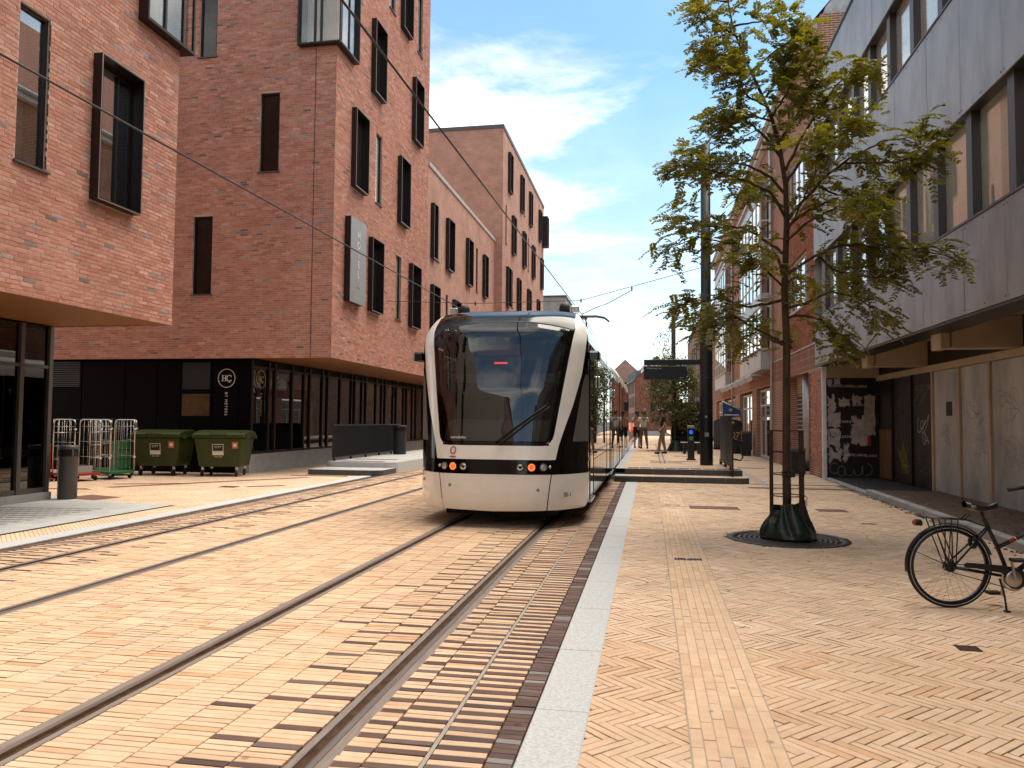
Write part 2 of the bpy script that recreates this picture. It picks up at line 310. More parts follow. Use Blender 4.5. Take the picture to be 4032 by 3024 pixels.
class MB:
    def __init__(s): s.v = []; s.f = []; s.sm = []; s.c = []; s.col = None
    def add(s, vs, fs, smooth=False):
        o = len(s.v); s.v += [tuple(map(float, p)) for p in vs]
        for f in fs: s.f.append(tuple(i + o for i in f)); s.sm.append(smooth); s.c.append(s.col)
        return s
    def box(s, x0, x1, y0, y1, z0, z1):
        return s.add([(x0, y0, z0), (x1, y0, z0), (x1, y1, z0), (x0, y1, z0), (x0, y0, z1), (x1, y0, z1), (x1, y1, z1), (x0, y1, z1)],
                     [(3, 2, 1, 0), (4, 5, 6, 7), (0, 1, 5, 4), (1, 2, 6, 5), (2, 3, 7, 6), (3, 0, 4, 7)])
    def cbox(s, c, d): return s.box(c[0] - d[0] / 2, c[0] + d[0] / 2, c[1] - d[1] / 2, c[1] + d[1] / 2, c[2] - d[2] / 2, c[2] + d[2] / 2)
    def rbox(s, x0, x1, y0, y1, z0, z1, b=.01):
        """box with chamfered vertical and top edges"""
        def ring(i, z): return [(x0 + i, y0 + b + i if False else y0 + max(b, i), z), (x0 + max(b, i), y0 + i, z), (x1 - max(b, i), y0 + i, z), (x1 - i, y0 + max(b, i), z), (x1 - i, y1 - max(b, i), z), (x1 - max(b, i), y1 - i, z), (x0 + max(b, i), y1 - i, z), (x0 + i, y1 - max(b, i), z)]
        rs = [ring(0, z0), ring(0, z1 - b), ring(b * .999, z1)]
        vs = [p for r_ in rs for p in r_]; fs = [tuple(range(7, -1, -1)), tuple(range(16, 24))]
        for k in (0, 8):
            for i in range(8): fs.append((k + i, k + (i + 1) % 8, k + 8 + (i + 1) % 8, k + 8 + i))
        return s.add(vs, fs)
    def quad(s, a, b, c, d): return s.add([a, b, c, d], [(0, 1, 2, 3)])
    def prism(s, pts, axis, a, b):
        n = len(pts)
        def P(p, t): return {'x': (t, p[0], p[1]), 'y': (p[0], t, p[1]), 'z': (p[0], p[1], t)}[axis]
        vs = [P(p, a) for p in pts] + [P(p, b) for p in pts]
        return s.add(vs, [tuple(range(n)), tuple(range(2 * n - 1, n - 1, -1))] + [(i, i + n, (i + 1) % n + n, (i + 1) % n) for i in range(n)])
    def tube(s, path, r, n=8, cap=True, smooth=True, flat=None):
        path = [Vector(p) for p in path]; k = len(path)
        rr = r if hasattr(r, '__len__') else [r] * k
        vs = []; up = None
        for i, p in enumerate(path):
            d = (path[min(i + 1, k - 1)] - path[max(i - 1, 0)])
            d = d.normalized() if d.length > 1e-9 else Vector((0, 0, 1))
            if up is None: up = Vector((0, 0, 1)) if abs(d.z) < .9 else Vector((1, 0, 0))
            a = d.cross(up);
            if a.length < 1e-6: a = d.cross(Vector((1, 0, 0)))
            a.normalize(); b = a.cross(d).normalized(); up = b
            for j in range(n):
                t = 2 * math.pi * j / n
                vs.append(p + a * (rr[i] * math.cos(t)) + b * (rr[i] * (flat or 1) * math.sin(t)))
        fs = [(i * n + j, i * n + (j + 1) % n, (i + 1) * n + (j + 1) % n, (i + 1) * n + j) for i in range(k - 1) for j in range(n)]
        s.add(vs, fs, smooth)
        if cap:
            o = len(s.v) - len(vs)
            s.f.append(tuple(o + j for j in range(n - 1, -1, -1))); s.sm.append(False); s.c.append(s.col)
            s.f.append(tuple(o + (k - 1) * n + j for j in range(n))); s.sm.append(False); s.c.append(s.col)
        return s
    def bar(s, a, b, w, t=None): 
        """square bar from a to b"""
        a = Vector(a); b = Vector(b); d = (b - a).normalized(); up = Vector((0, 0, 1)) if abs(d.z) < .95 else Vector((0, 1, 0))
        x = d.cross(up).normalized() * (w / 2); y = x.cross(d).normalized() * ((t or w) / 2)
        vs = [a - x - y, a + x - y, a + x + y, a - x + y, b - x - y, b + x - y, b + x + y, b - x + y]
        return s.add(vs, [(3, 2, 1, 0), (4, 5, 6, 7), (0, 1, 5, 4), (1, 2, 6, 5), (2, 3, 7, 6), (3, 0, 4, 7)])
    def lathe(s, prof, c=(0, 0, 0), n=24, axis='z', smooth=True, arc=2 * math.pi):
        vs = []; full = arc > 6.28
        m = n if full else n + 1
        for r_, z in prof:
            for j in range(m):
                t = arc * j / n
                p = (r_ * math.cos(t), r_ * math.sin(t), z)
                p = {'z': p, 'y': (p[0], p[2], p[1]), 'x': (p[2], p[0], p[1])}[axis]
                vs.append((p[0] + c[0], p[1] + c[1], p[2] + c[2]))
        fs = [(i * m + j, i * m + (j + 1) % m, (i + 1) * m + (j + 1) % m, (i + 1) * m + j) for i in range(len(prof) - 1) for j in range(n)]
        return s.add(vs, fs, smooth)
    def disc(s, c, r, axis='z', n=20, h=.01):
        return s.lathe([(1e-4, -h / 2), (r, -h / 2), (r, h / 2), (1e-4, h / 2)], c, n, axis, smooth=False)
    def torus(s, c, R_, r, axis='z', n=32, m=8, arc=(0, 2 * math.pi)):
        path = []
        full = abs(arc[1] - arc[0]) > 6.28
        for i in range(n + 1):
            t = arc[0] + (arc[1] - arc[0]) * i / n
            p = (R_ * math.cos(t), R_ * math.sin(t))
            p = {'z': (p[0], p[1], 0), 'y': (p[0], 0, p[1]), 'x': (0, p[0], p[1])}[axis]
            path.append((p[0] + c[0], p[1] + c[1], p[2] + c[2]))
        return s.tube(path, r, m, cap=not full)
    def grid(s, P, smooth=True, flip=False):
        P = np.asarray(P); a, b = P.shape[:2]
        fs = [(i * b + j, i * b + j + 1, (i + 1) * b + j + 1, (i + 1) * b + j) for i in range(a - 1) for j in range(b - 1)]
        if flip: fs = [f[::-1] for f in fs]
        return s.add(P.reshape(-1, 3).tolist(), fs, smooth)
    def sphere(s, c, r, n=14, m=9, sc=(1, 1, 1)):
        P = [[(c[0] + r * sc[0] * math.cos(2 * math.pi * j / n) * math.sin(math.pi * i / m), c[1] + r * sc[1] * math.sin(2 * math.pi * j / n) * math.sin(math.pi * i / m), c[2] + r * sc[2] * math.cos(math.pi * i / m)) for j in range(n + 1)] for i in range(m + 1)]
        return s.grid(P, flip=True)
    def xf(s, Mx): s.v = [tuple(Mx @ Vector(p)) for p in s.v]; return s
    def mesh(s, name, material):
        me = bpy.data.meshes.new(name); me.from_pydata(s.v, [], s.f); me.polygons.foreach_set('use_smooth', s.sm)
        if any(c is not None for c in s.c):
            a = me.attributes.new('Col', 'FLOAT_COLOR', 'FACE'); a.data.foreach_set('color', [x for c in s.c for x in (*(c or (.5, .5, .5)), 1.)])
        me.materials.append(M[material]); me.update(); return me
    def build(s, name, material, parent=None, loc=None, rot=None, **kw):
        o = bpy.data.objects.new(name, s.mesh(name, material)); link(o, parent)
        if loc: o.location = loc
        if rot: o.rotation_euler = rot
        return tagp(o, **kw)
def dup(src, parent=None, loc=None, rz=None):
    o = src.copy(); COL.objects.link(o); o.parent = parent
    if loc is not None: o.location = loc
    if rz is not None: o.rotation_euler = (0, 0, rz)
    for ch in list(src.children): dup(ch, o)
    return o
def bevel(o, w, seg=2):
    m = o.modifiers.new('bevel', 'BEVEL'); m.width = w; m.segments = seg; m.limit_method = 'ANGLE'; return o
def text(body, name, size, material, parent, loc, rot, extrude=.002, align='CENTER', sx=1., shear=0., spacing=1.):
    c = bpy.data.curves.new(name, 'FONT'); c.body = body; c.size = size; c.extrude = extrude; c.align_x = align; c.align_y = 'CENTER'; c.resolution_u = 3; c.shear = shear; c.space_character = spacing
    t_ = bpy.data.objects.new(name, c); me = bpy.data.meshes.new_from_object(t_); bpy.data.objects.remove(t_)
    me.materials.clear(); me.materials.append(M[material]); o = bpy.data.objects.new(name, me); link(o, parent); o.location = loc; o.rotation_euler = rot; o.scale = (sx, 1, 1)
    return o
FACE_CAM = (R(90), 0, 0)               # text facing -Y
FACE_EAST = (R(90), 0, R(90))          # text facing +X
FACE_WEST = (R(90), 0, R(-90))         # text facing -X

# ---- many bricks at once: O origin(centre of face), U,V half vectors along the face, W depth vector (towards the wall)
def brick_arrays(O, U, V, W):
    O, U, V, W = (np.asarray(a, np.float32) for a in (O, U, V, W))
    n = len(O)
    c = [O - U - V, O + U - V, O + U + V, O - U + V]
    verts = np.stack(c + [p + W for p in c], 1)            # n,8,3
    q = np.array([(0, 1, 2, 3), (1, 0, 4, 5), (2, 1, 5, 6), (3, 2, 6, 7), (0, 3, 7, 4)], np.int32)
    F = (q[None] + 8 * np.arange(n, dtype=np.int32)[:, None, None]).reshape(-1, 4)
    return verts.reshape(-1, 3), F
BRICKMESH = {}
def bevel_brick(material, col, key):
    """unit brick: face in xy (-.5...5), top at z=0, down to z=-1, with a softened top edge"""
    k = (material, key)
    if k in BRICKMESH: return BRICKMESH[k]
    b = MB(); b.col = tuple(col); e = .012; ev = .05; d = .05
    ring = lambda ex, ey, z: [(-.5 + ex, -.5 + ey, z), (.5 - ex, -.5 + ey, z), (.5 - ex, .5 - ey, z), (-.5 + ex, .5 - ey, z)]
    vs = ring(e, ev, 0) + ring(0, 0, -d) + ring(0, 0, -1)
    fs = [(0, 1, 2, 3)] + [(k_ + i, k_ + 4 + i, k_ + 4 + (i + 1) % 4, k_ + (i + 1) % 4) for k_ in (0, 4) for i in range(4)]
    fs = [fs[0]] + [f[::-1] if False else f for f in fs[1:]]
    b.add(vs, fs); BRICKMESH[k] = b.mesh('brick', material); return BRICKMESH[k]
def lay_bricks(parent, name, O, U, V, W, cols, palette_idx, palette, material, depth, singles=300, margin=0, field='brick_field', vis=None):
    """the bricks that show largest become parts, the rest one joined field"""
    O, U, V, W = (np.asarray(a, float) for a in (O, U, V, W)); cols = np.asarray(cols)
    a, b_, c_ = pj(O - U), pj(O + U), pj(O)
    v1, v2 = pj(O - V), pj(O + V)
    area = np.abs((b_[:, 0] - a[:, 0]) * (v2[:, 1] - v1[:, 1]) - (b_[:, 1] - a[:, 1]) * (v2[:, 0] - v1[:, 0]))
    inside = (c_[:, 0] > -margin) & (c_[:, 0] < 4032 + margin) & (c_[:, 1] > -margin) & (c_[:, 1] < 3024 + margin) & (c_[:, 2] > .3)
    if vis is not None: inside &= vis
    area = np.where(inside, area, 0)
    order = np.argsort(-area)[:singles]; order = order[area[order] > 0]
    keep = np.ones(len(O), bool); keep[order] = False
    for i in order:
        me = bevel_brick(material, palette[palette_idx[i]], int(palette_idx[i]))
        o = bpy.data.objects.new(name, me); link(o, parent)
        u, v, w = Vector(U[i]), Vector(V[i]), Vector(W[i])
        m = Matrix((u * 2, v * 2, -w)).transposed().to_4x4(); m.translation = Vector(O[i])
        o.matrix_basis = m
    Vv, F = brick_arrays(O[keep], U[keep], V[keep], W[keep])
    me = np_mesh(field, Vv, F, material, np.repeat(cols[keep], 5, 0))
    o = bpy.data.objects.new(field, me); link(o, parent); o['kind'] = 'stuff'
    return o
# ================================================================== GROUND AND PAVING
def sheet(name, x0, x1, y0, y1, z, material, parent=None, **kw):
    return MB().quad((x0, y0, z), (x1, y0, z), (x1, y1, z), (x0, y1, z)).build(name, material, parent, **kw)
g = MB().quad((-900, -400, -.13), (900, -400, -.13), (900, 1500, -.13), (-900, 1500, -.13)).build('ground', 'asphalt', kind='structure')
YN = 1.6            # nearest row of pavers built
TC1, TC2 = -2.265, -5.885

track = empty('tram_track_paving', kind='structure')
sheet('joint_bed', -7.66, -.62, -6, 260, -.014, 'sand_joint', track)
def light_col(n):
    k = nrs.rand(n)
    return k
PAL = [(.665, .445, .285), (.65, .43, .27), (.68, .465, .305), (.62, .40, .25), (.66, .455, .295), (.60, .365, .215), (.54, .305, .165), (.64, .425, .275), (.14, .083, .066), (.11, .068, .058), (.17, .115, .098), (.25, .22, .21)]
def pick_light(n):
    return nrs.choice([0, 1, 2, 3, 4, 7, 5, 6], n, p=[.2, .2, .17, .13, .12, .1, .055, .025])
def pick_dark(n):
    return nrs.choice([8, 9, 10], n, p=[.5, .3, .2])
def jitter(cols, s=.05):
    return np.clip(cols * (1 + nrs.randn(len(cols), 1) * s) * (1 + nrs.randn(len(cols), 3) * .012), .01, .95)
PITCH = .0555
TO, TU, TV, TW, TI = [], [], [], [], []
def column(x0, x1, dark_fn, y0=YN, y1=60., shift=0.):
    n = int((y1 - y0) / PITCH)
    k = np.arange(n); y = y0 + (k + .5) * PITCH + shift + nrs.randn(n) * .0008
    dark = dark_fn(k)
    idx = np.where(dark, pick_dark(n), pick_light(n))
    xc = (x0 + x1) / 2; hl = (x1 - x0) / 2 - .0035
    gap = np.abs(nrs.randn(n)) * .0018 + .0016
    TO.append(np.stack([np.full(n, xc) + nrs.randn(n) * .0006, y, nrs.randn(n) * .0009], 1))
    TU.append(np.stack([np.full(n, hl), nrs.randn(n) * .0006, nrs.randn(n) * .0009], 1))
    TV.append(np.stack([np.zeros(n), PITCH / 2 - gap, nrs.randn(n) * .0006], 1))
    TW.append(np.tile((0, 0, -.05), (n, 1))); TI.append(idx)
none = lambda k: np.zeros(len(k), bool)
every = lambda m, o: (lambda k: (k + o) % m == 0)
prob = lambda p: (lambda k: nrs.rand(len(k)) < p)
def track_columns(c, mirror):
    """pavers between and beside the rails of one track; the dark bands thicken towards the kerb"""
    s = -1 if mirror else 1
    def colm(a, b, fn, **kw):
        xs = sorted((c + s * a, c + s * b)); column(xs[0], xs[1], fn, **kw)
    w = (.611 + .624) / 5
    dk = [none, none, lambda k: (k % 8 == 2) & (nrs.rand(len(k)) < .35), lambda k: (k % 5 == 0) & (nrs.rand(len(k)) < .92), lambda k: (k % 4 == 2) & (nrs.rand(len(k)) < .95)]
    if mirror: dk = [none, none, lambda k: nrs.rand(len(k)) < .03, lambda k: nrs.rand(len(k)) < .10, lambda k: nrs.rand(len(k)) < .16]
    for i in range(5): colm(-.624 + i * w, -.624 + (i + 1) * w, dk[i], shift=[0, .02, .033, .012, .026][i])
    st = (every(3, 1), every(2, 0), every(2, 1)) if not mirror else (prob(.3), every(3, 1), every(2, 0))
    colm(.811, .963, st[0], shift=.01); colm(.963, 1.222, st[1] if mirror else (lambda k: (k % 5 == 0) | (k % 5 == 2)), shift=.024); colm(1.245, 1.510, st[2], shift=.004)
    # soldier band of dark pavers against the kerb
    colm(1.514, 1.643, lambda k: np.ones(len(k), bool), shift=.015)
track_columns(TC1, False); track_columns(TC2, True)
xs = np.linspace(-5.072, -3.088, 9)
for i in range(8): column(xs[i] + (.009 if i in (2, 6) else 0), xs[i + 1], none, shift=rnd.random() * .05)
TO, TU, TV, TW, TI = (np.concatenate(a) for a in (TO, TU, TV, TW, TI))
tc_ = jitter(np.array(PAL)[TI], .035)
grey = (TI >= 8) & (nrs.rand(len(TI)) < .13) & (TO[:, 0] > -.78); tc_[grey] = np.array(PAL[11]) * (1 + .1 * nrs.randn(grey.sum(), 1)); TI[grey] = 11
lay_bricks(track, 'paver', TO, TU, TV, TW, tc_, TI, PAL, 'paver', .05, field='paver_field')
# cement fillets between paver columns
for nm, x in (('cement_joint', -1.0315), ('cement_joint', xs[2] + .004), ('cement_joint', xs[6] + .004), ('cement_joint', TC2 - 1.2335)):
    sheet(nm, x - .011, x + .011, 1, 200, -.003, 'cement', track)
# ---- grooved rails
def rail(name, xs_, parent, flip, label):
    e = empty(name, (0, 0, 0), label=label, cat='rail', group='tram rails')
    def strip(nm, a, b, z, m):
        a, b = xs_ + (a if not flip else -b), xs_ + (b if not flip else -a)
        MB().box(a, b, -6, 260, -.10, z).build(nm, m, e)
    strip('rail_pad', -.108, -.044, -.001, 'rail_pad'); strip('rail_head', -.044, -.008, .003, 'rail_steel'); strip('running_edge', -.008, .0, .0036, 'rail_polished')
    strip('groove', .0, .052, -.045, 'rail_groove'); strip('lip', .052, .0925, .001, 'rail_pad')
    return e
GA = .7175
rail('tram_rail', TC1 - GA, None, False, 'left grooved steel rail of the tracks the tram stands on')
rail('tram_rail', TC1 + GA, None, True, 'right grooved steel rail of the tracks the tram stands on, nearest the pale kerb')
rail('tram_rail', TC2 - GA, None, False, 'outermost left rail of the empty track beside the waste bins')
rail('tram_rail', TC2 + GA, None, True, 'inner right rail of the empty track left of the tram')

# ---- pale granite edge strips, laid as stones
def stone_strip(name, x0, x1, y0, y1, lmin, lmax, material, label=None):
    e = empty(name, kind='structure')
    y = y0
    protos = []
    while y < y1:
        l = rnd.uniform(lmin, lmax)
        b = MB(); b.rbox(x0, x1, 0, l - .006, -.1, .004 + rnd.uniform(-.001, .001), .006)
        b.build('kerb_stone', material, e, loc=(0, y, 0)); y += l
    return e
stone_strip('granite_kerb_strip', -.617, -.324, 1.2, 20.0, .95, 1.2, 'granite')
stone_strip('granite_kerb_strip', -7.95, -7.66, 2.0, 20.4, 1.1, 1.5, 'granite')

# ---- right footway: herringbone clay pavers with a paver guide strip
foot = empty('footway', kind='structure')
sheet('sand_bed', -.324, 4.62, -6, 20.7, -.013, 'sand_joint', foot)
sheet('footway_far', 2.45, 4.85, 20.7, 180, -.002, 'paving_far', foot)
Wd, nn = .0545, 5
def herring(x0, x1, y0, y1, excl):
    cs, sn = math.cos(R(-45)), math.sin(R(-45))
    cx_, cy_ = (x0 + x1) / 2, (y0 + y1) / 2
    rad = math.hypot(x1 - x0, y1 - y0) / 2 + .5
    K = int(rad / Wd) + 2
    O, U, V = [], [], []
    ks = np.arange(-K, K + 1)
    for j in range(-int(K / nn) - 2, int(K / nn) + 3):
        for vert in (0, 1):
            if not vert: px = ks + 2 * nn * j + nn / 2; py = ks + .5; u = (1, 0); v = (0, 1)
            else: px = ks + nn + 2 * nn * j + .5; py = ks - nn + 1 + nn / 2; u = (0, 1); v = (-1, 0)
            X = (px * cs - py * sn) * Wd + cx_; Y = (px * sn + py * cs) * Wd + cy_
            ok = (X > x0 - .10) & (X < x1 + .05) & (Y > y0) & (Y < y1)
            for e in excl: ok &= ~((X > e[0]) & (X < e[1]) & (Y > e[2]) & (Y < e[3]))
            n = int(ok.sum())
            if not n: continue
            X, Y = X[ok], Y[ok]
            ud = np.array([u[0] * cs - u[1] * sn, u[0] * sn + u[1] * cs, 0]); vd = np.array([v[0] * cs - v[1] * sn, v[0] * sn + v[1] * cs, 0])
            O.append(np.stack([X, Y, nrs.randn(n) * .0008], 1))
            U.append(ud[None] * (nn * Wd / 2 - .0028) + np.stack([np.zeros(n), np.zeros(n), nrs.randn(n) * .0010], 1))
            V.append(vd[None] * (Wd / 2 - .0016 - np.abs(nrs.randn(n, 1)) * .0019) + np.stack([np.zeros(n), np.zeros(n), nrs.randn(n) * .0006], 1))
    return np.concatenate(O), np.concatenate(U), np.concatenate(V)
GUIDE = (.195, .64)
HO, HU, HV = herring(-.324, 4.56, YN, 20.5, [(GUIDE[0] + .10, GUIDE[1] - .10, 0, 14.1), (GUIDE[0] + .10, GUIDE[1] - .10, 14.85, 17.1), (.82, 1.50, 14.55, 14.85), (3.07, 3.38, 14.65, 14.85)])
rr_ = np.hypot(HO[:, 0] - 1.84, HO[:, 1] - 11.05); k_ = rr_ > .77; HO, HU, HV = HO[k_], HU[k_], HV[k_]
FPAL = [(.685, .475, .32), (.67, .46, .305), (.70, .49, .335), (.655, .445, .295), (.685, .485, .335), (.64, .425, .275), (.73, .58, .44)]
FI = nrs.choice(7, len(HO), p=[.24, .22, .18, .15, .12, .075, .015])
# fill the circle edge and the cut edges along the strip with shorter pavers: handled by the sand bed and grate frame
lay_bricks(foot, 'paver', HO, HU, HV, np.tile((0, 0, -.05), (len(HO), 1)), jitter(np.array(FPAL)[FI], .025), FI, FPAL, 'paver', .05, field='paver_field')
sheet('guide_bed', GUIDE[0] - .006, GUIDE[1] + .006, 1.2, 14.2, .0022, 'cement', foot); sheet('guide_bed', GUIDE[0] - .006, GUIDE[1] + .006, 14.75, 17.2, .0022, 'cement', foot)
# guide strip: seven columns of pavers lying along the walk
SO, SU, SV, SI = [], [], [], []
def guide(y0, y1):
    n_c = 7; w = (GUIDE[1] - GUIDE[0]) / n_c
    for i in range(n_c):
        y = y0 + rnd.uniform(-.2, 0)
        while y < y1:
            l = .235 if rnd.random() < .85 else .115
            a, b = max(y, y0), min(y + l, y1)
            if b - a > .03:
                SO.append((GUIDE[0] + (i + .5) * w, (a + b) / 2, .0065 + rnd.gauss(0, .0007))); SU.append((0, (b - a) / 2 - .002, rnd.gauss(0, .0008))); SV.append((-(w / 2 - .002), 0, rnd.gauss(0, .0006))); SI.append(rnd.choice([0, 0, 1, 2, 2, 3, 4, 4, 1, 0]))
            y += l
guide(YN, 14.2); guide(14.75, 17.2)
gs = empty('guide_strip', kind='structure')
GPAL = [tuple(c * .98 for c in p) for p in FPAL]
lay_bricks(gs, 'paver', SO, SU, SV, np.tile((0, 0, -.05), (len(SO), 1)), jitter(np.array(GPAL)[SI], .05), np.array(SI), GPAL, 'paver', .05, field='paver_field')
# left footway (too far away to pick single pavers apart)
lf = empty('left_footway', kind='structure')
sheet('herringbone_paving', -30, -7.95, -6, 60, -.002, 'paving_far', lf)
# stained bands of darker clay in the left footway
for k, (pts) in enumerate([[(-11.3, 13.2), (-11.2, 14.0), (-10.3, 13.7), (-10.45, 13.0)], [(-13.4, 15.0), (-12.3, 15.2), (-12.0, 15.0), (-13.2, 14.85)], [(-12.2, 15.6), (-9.2, 19.6), (-9.0, 19.55), (-11.9, 15.55)], [(-9.3, 16.6), (-8.6, 17.1), (-8.4, 17.0), (-9.1, 16.5)], [(-12.6, 16.4), (-11.2, 17.0), (-11.1, 16.85), (-12.4, 16.3)], [(-9.9, 20.3), (-8.3, 20.4), (-8.2, 20.1), (-9.9, 20.1)]]):
    MB().add([(x, y, .003) for x, y in pts], [tuple(range(len(pts)))][:1]).build('clay_slab', 'clay_slab', lf)
MB().box(-9.75, -9.35, 16.25, 16.55, -.02, .004).build('drain_grate', 'cast_iron', lf)
# smooth slab with a field of dark studs in front of the glazed corner, and the slot drain along it
slab = empty('forecourt_slab', kind='structure')
MB().add([(-13, 7.0, .004), (-8.60, 7.0, .004), (-8.50, 12.62, .004), (-11.5, 13.3, .004), (-13, 13.3, .004)], [(0, 1, 2, 3, 4)]).build('slab_face', 'concrete_pale', slab)
MB().add([(-8.60, 6.0, .006), (-8.54, 6.0, .006), (-8.44, 12.75, .006), (-8.50, 12.62, .006)], [(0, 1, 2, 3)]).build('slot_drain', 'room_dark', slab)
for i in range(11):
    for j in range(9):
        MB().box(0, .13, 0, .09, 0, .004).build('tactile_stud', 'plastic_grey', slab, loc=(-11.05 + i * .165, 9.6 + j * .25 + i * .02, .004)) if (i == 0 and j == 0) else None
_st = [o for o in slab.children if o.name.startswith('tactile_stud')][0]
for i in range(11):
    for j in range(9):
        if i or j: dup(_st, slab, (-11.05 + i * .165, 9.6 + j * .25 + i * .02, .004))
# covers in the paving
def cover(name, x0, x1, y0, y1, m, label, cat='cover', bars=0, group=None):
    e = empty(name, label=label, cat=cat, group=group)
    MB().rbox(x0, x1, y0, y1, -.05, .0075, .004).build('plate', m, e)
    if bars:
        for k in range(bars):
            a = x0 + (x1 - x0) * (k + .5) / bars
            MB().box(a - .006, a + .006, y0 + .012, y1 - .012, .0075, .010).build('bar', 'rust', e)
    return e
cover('drain_cover', .27, .59, 9.05, 9.2, 'cast_iron', 'small dark iron drain cover in the paver guide strip', bars=9)
cover('drain_cover', .28, .56, 14.9, 14.99, 'cast_iron', 'dark slot drain at the near end of the guide strip by the steps', bars=9)
cover('manhole_cover', .72, 1.60, 14.47, 14.93, 'clay_slab', 'grey rectangular manhole cover set in the footway before the platform steps')
cover('manhole_cover', 2.97, 3.48, 14.57, 14.93, 'clay_slab', 'brown rectangular cover in the footway behind the watering bag')
cover('drain_cover', 2.13, 2.28, 5.92, 6.04, 'cast_iron', 'small dark cover alone among the herringbone pavers at lower right', bars=4)
# warning band of brown tactile slabs across the footway beyond the tree
wb = empty('warning_band', kind='structure')
x = 2.35
while x < 4.7:
    MB().rbox(x, x + .29, 19.25, 19.6, -.03, .006, .004).build('tactile_slab', 'clay_slab', wb); x += .30
lines_ = empty('guide_lines', kind='structure')
for k in range(3): MB().box(2.78 + k * .09, 2.82 + k * .09, 20.2, 27.5, -.01, .006).build('guide_rib', 'concrete_pale', lines_)
for (x0, x1, y0, y1) in ((2.6, 3.9, 27.6, 27.9), (3.3, 4.1, 33, 33.2)): MB().box(x0, x1, y0, y1, -.02, .005).build('tactile_slab', 'clay_slab', wb)
# far street surface beside the rails
sheet('street_far', -7.95, -7.5, 24, 260, -.004, 'paving_far', lf)
# ================================================================== BUILDINGS, LEFT
WPAL = [(.51, .235, .165), (.48, .212, .146), (.54, .262, .19), (.46, .195, .135), (.50, .25, .185), (.56, .30, .225), (.43, .18, .125), (.20, .145, .125), (.27, .20, .175), (.37, .27, .235)]
def wall_bricks(axis, plane, out, u0, u1, z0, z1, holes, proud=.006):
    """brick faces of a wall in stretcher bond with scattered dark headers.  axis 'y': wall runs along Y at X=plane; 'x': along X at Y=plane"""
    CH, L, J = .0667, .228, .012
    O, U, V, W = [], [], [], []
    nC = int((z1 - z0) / CH)
    for c in range(nC):
        za, zb = z0 + c * CH + J / 2, z0 + (c + 1) * CH - J / 2
        segs = [(u0, u1)]
        for h in holes:
            if h[2] < zb and h[3] > za:
                ns = []
                for a, b in segs:
                    if h[1] <= a or h[0] >= b: ns.append((a, b))
                    else:
                        if h[0] > a: ns.append((a, h[0]))
                        if h[1] < b: ns.append((h[1], b))
                segs = ns
        off = (c % 2) * .12 + rnd.choice([0, .06, 0, 0]) 
        for a, b in segs:
            k = math.floor((a - off) / .24) - 1
            while True:
                p = off + k * .24; q = p + L; k += 1
                if p >= b: break
                if q <= a: continue
                p_, q_ = max(p, a), min(q, b)
                if q_ - p_ < .02: continue
                uc, hl = (p_ + q_) / 2, (q_ - p_) / 2; zc = (za + zb) / 2; pr = proud + rnd.gauss(0, .0012)
                if axis == 'y': O.append((plane + out * pr, uc, zc)); U.append((0, out * hl, 0)); W.append((-out * .03, 0, 0))
                else: O.append((uc, plane + out * pr, zc)); U.append((-out * hl, 0, 0)); W.append((0, -out * .03, 0))
                V.append((rnd.gauss(0, .0006) * (axis == 'y'), rnd.gauss(0, .0006) * (axis == 'x'), (zb - za) / 2))
    n = len(O)
    I = nrs.choice(10, n, p=[.22, .20, .15, .13, .11, .06, .09, .012, .013, .015])
    return np.array(O), np.array(U), np.array(V), np.array(W), I
def holed(axis, plane, u0, u1, z0, z1, holes, reveal, out, material, name, parent):
    """wall face with openings and their reveals"""
    b = MB()
    us = sorted({u0, u1, *[min(max(h[k], u0), u1) for h in holes for k in (0, 1)]}); zs = sorted({z0, z1, *[min(max(h[k], z0), z1) for h in holes for k in (2, 3)]})
    P = (lambda u, z, d=0: (plane - out * d, u, z)) if axis == 'y' else (lambda u, z, d=0: (u, plane - out * d, z))
    for i in range(len(us) - 1):
        for j in range(len(zs) - 1):
            uc, zc = (us[i] + us[i + 1]) / 2, (zs[j] + zs[j + 1]) / 2
            if any(h[0] < uc < h[1] and h[2] < zc < h[3] for h in holes): continue
            b.quad(P(us[i], zs[j]), P(us[i + 1], zs[j]), P(us[i + 1], zs[j + 1]), P(us[i], zs[j + 1]))
    for h in holes:
        a, c, d, e = h[:4]
        for (p, q) in (((a, d), (c, d)), ((c, d), (c, e)), ((c, e), (a, e)), ((a, e), (a, d))):
            b.quad(P(*p), P(*q), P(*q, reveal), P(*p, reveal))
    return b.build(name, material, parent)
WINPROTO = {}
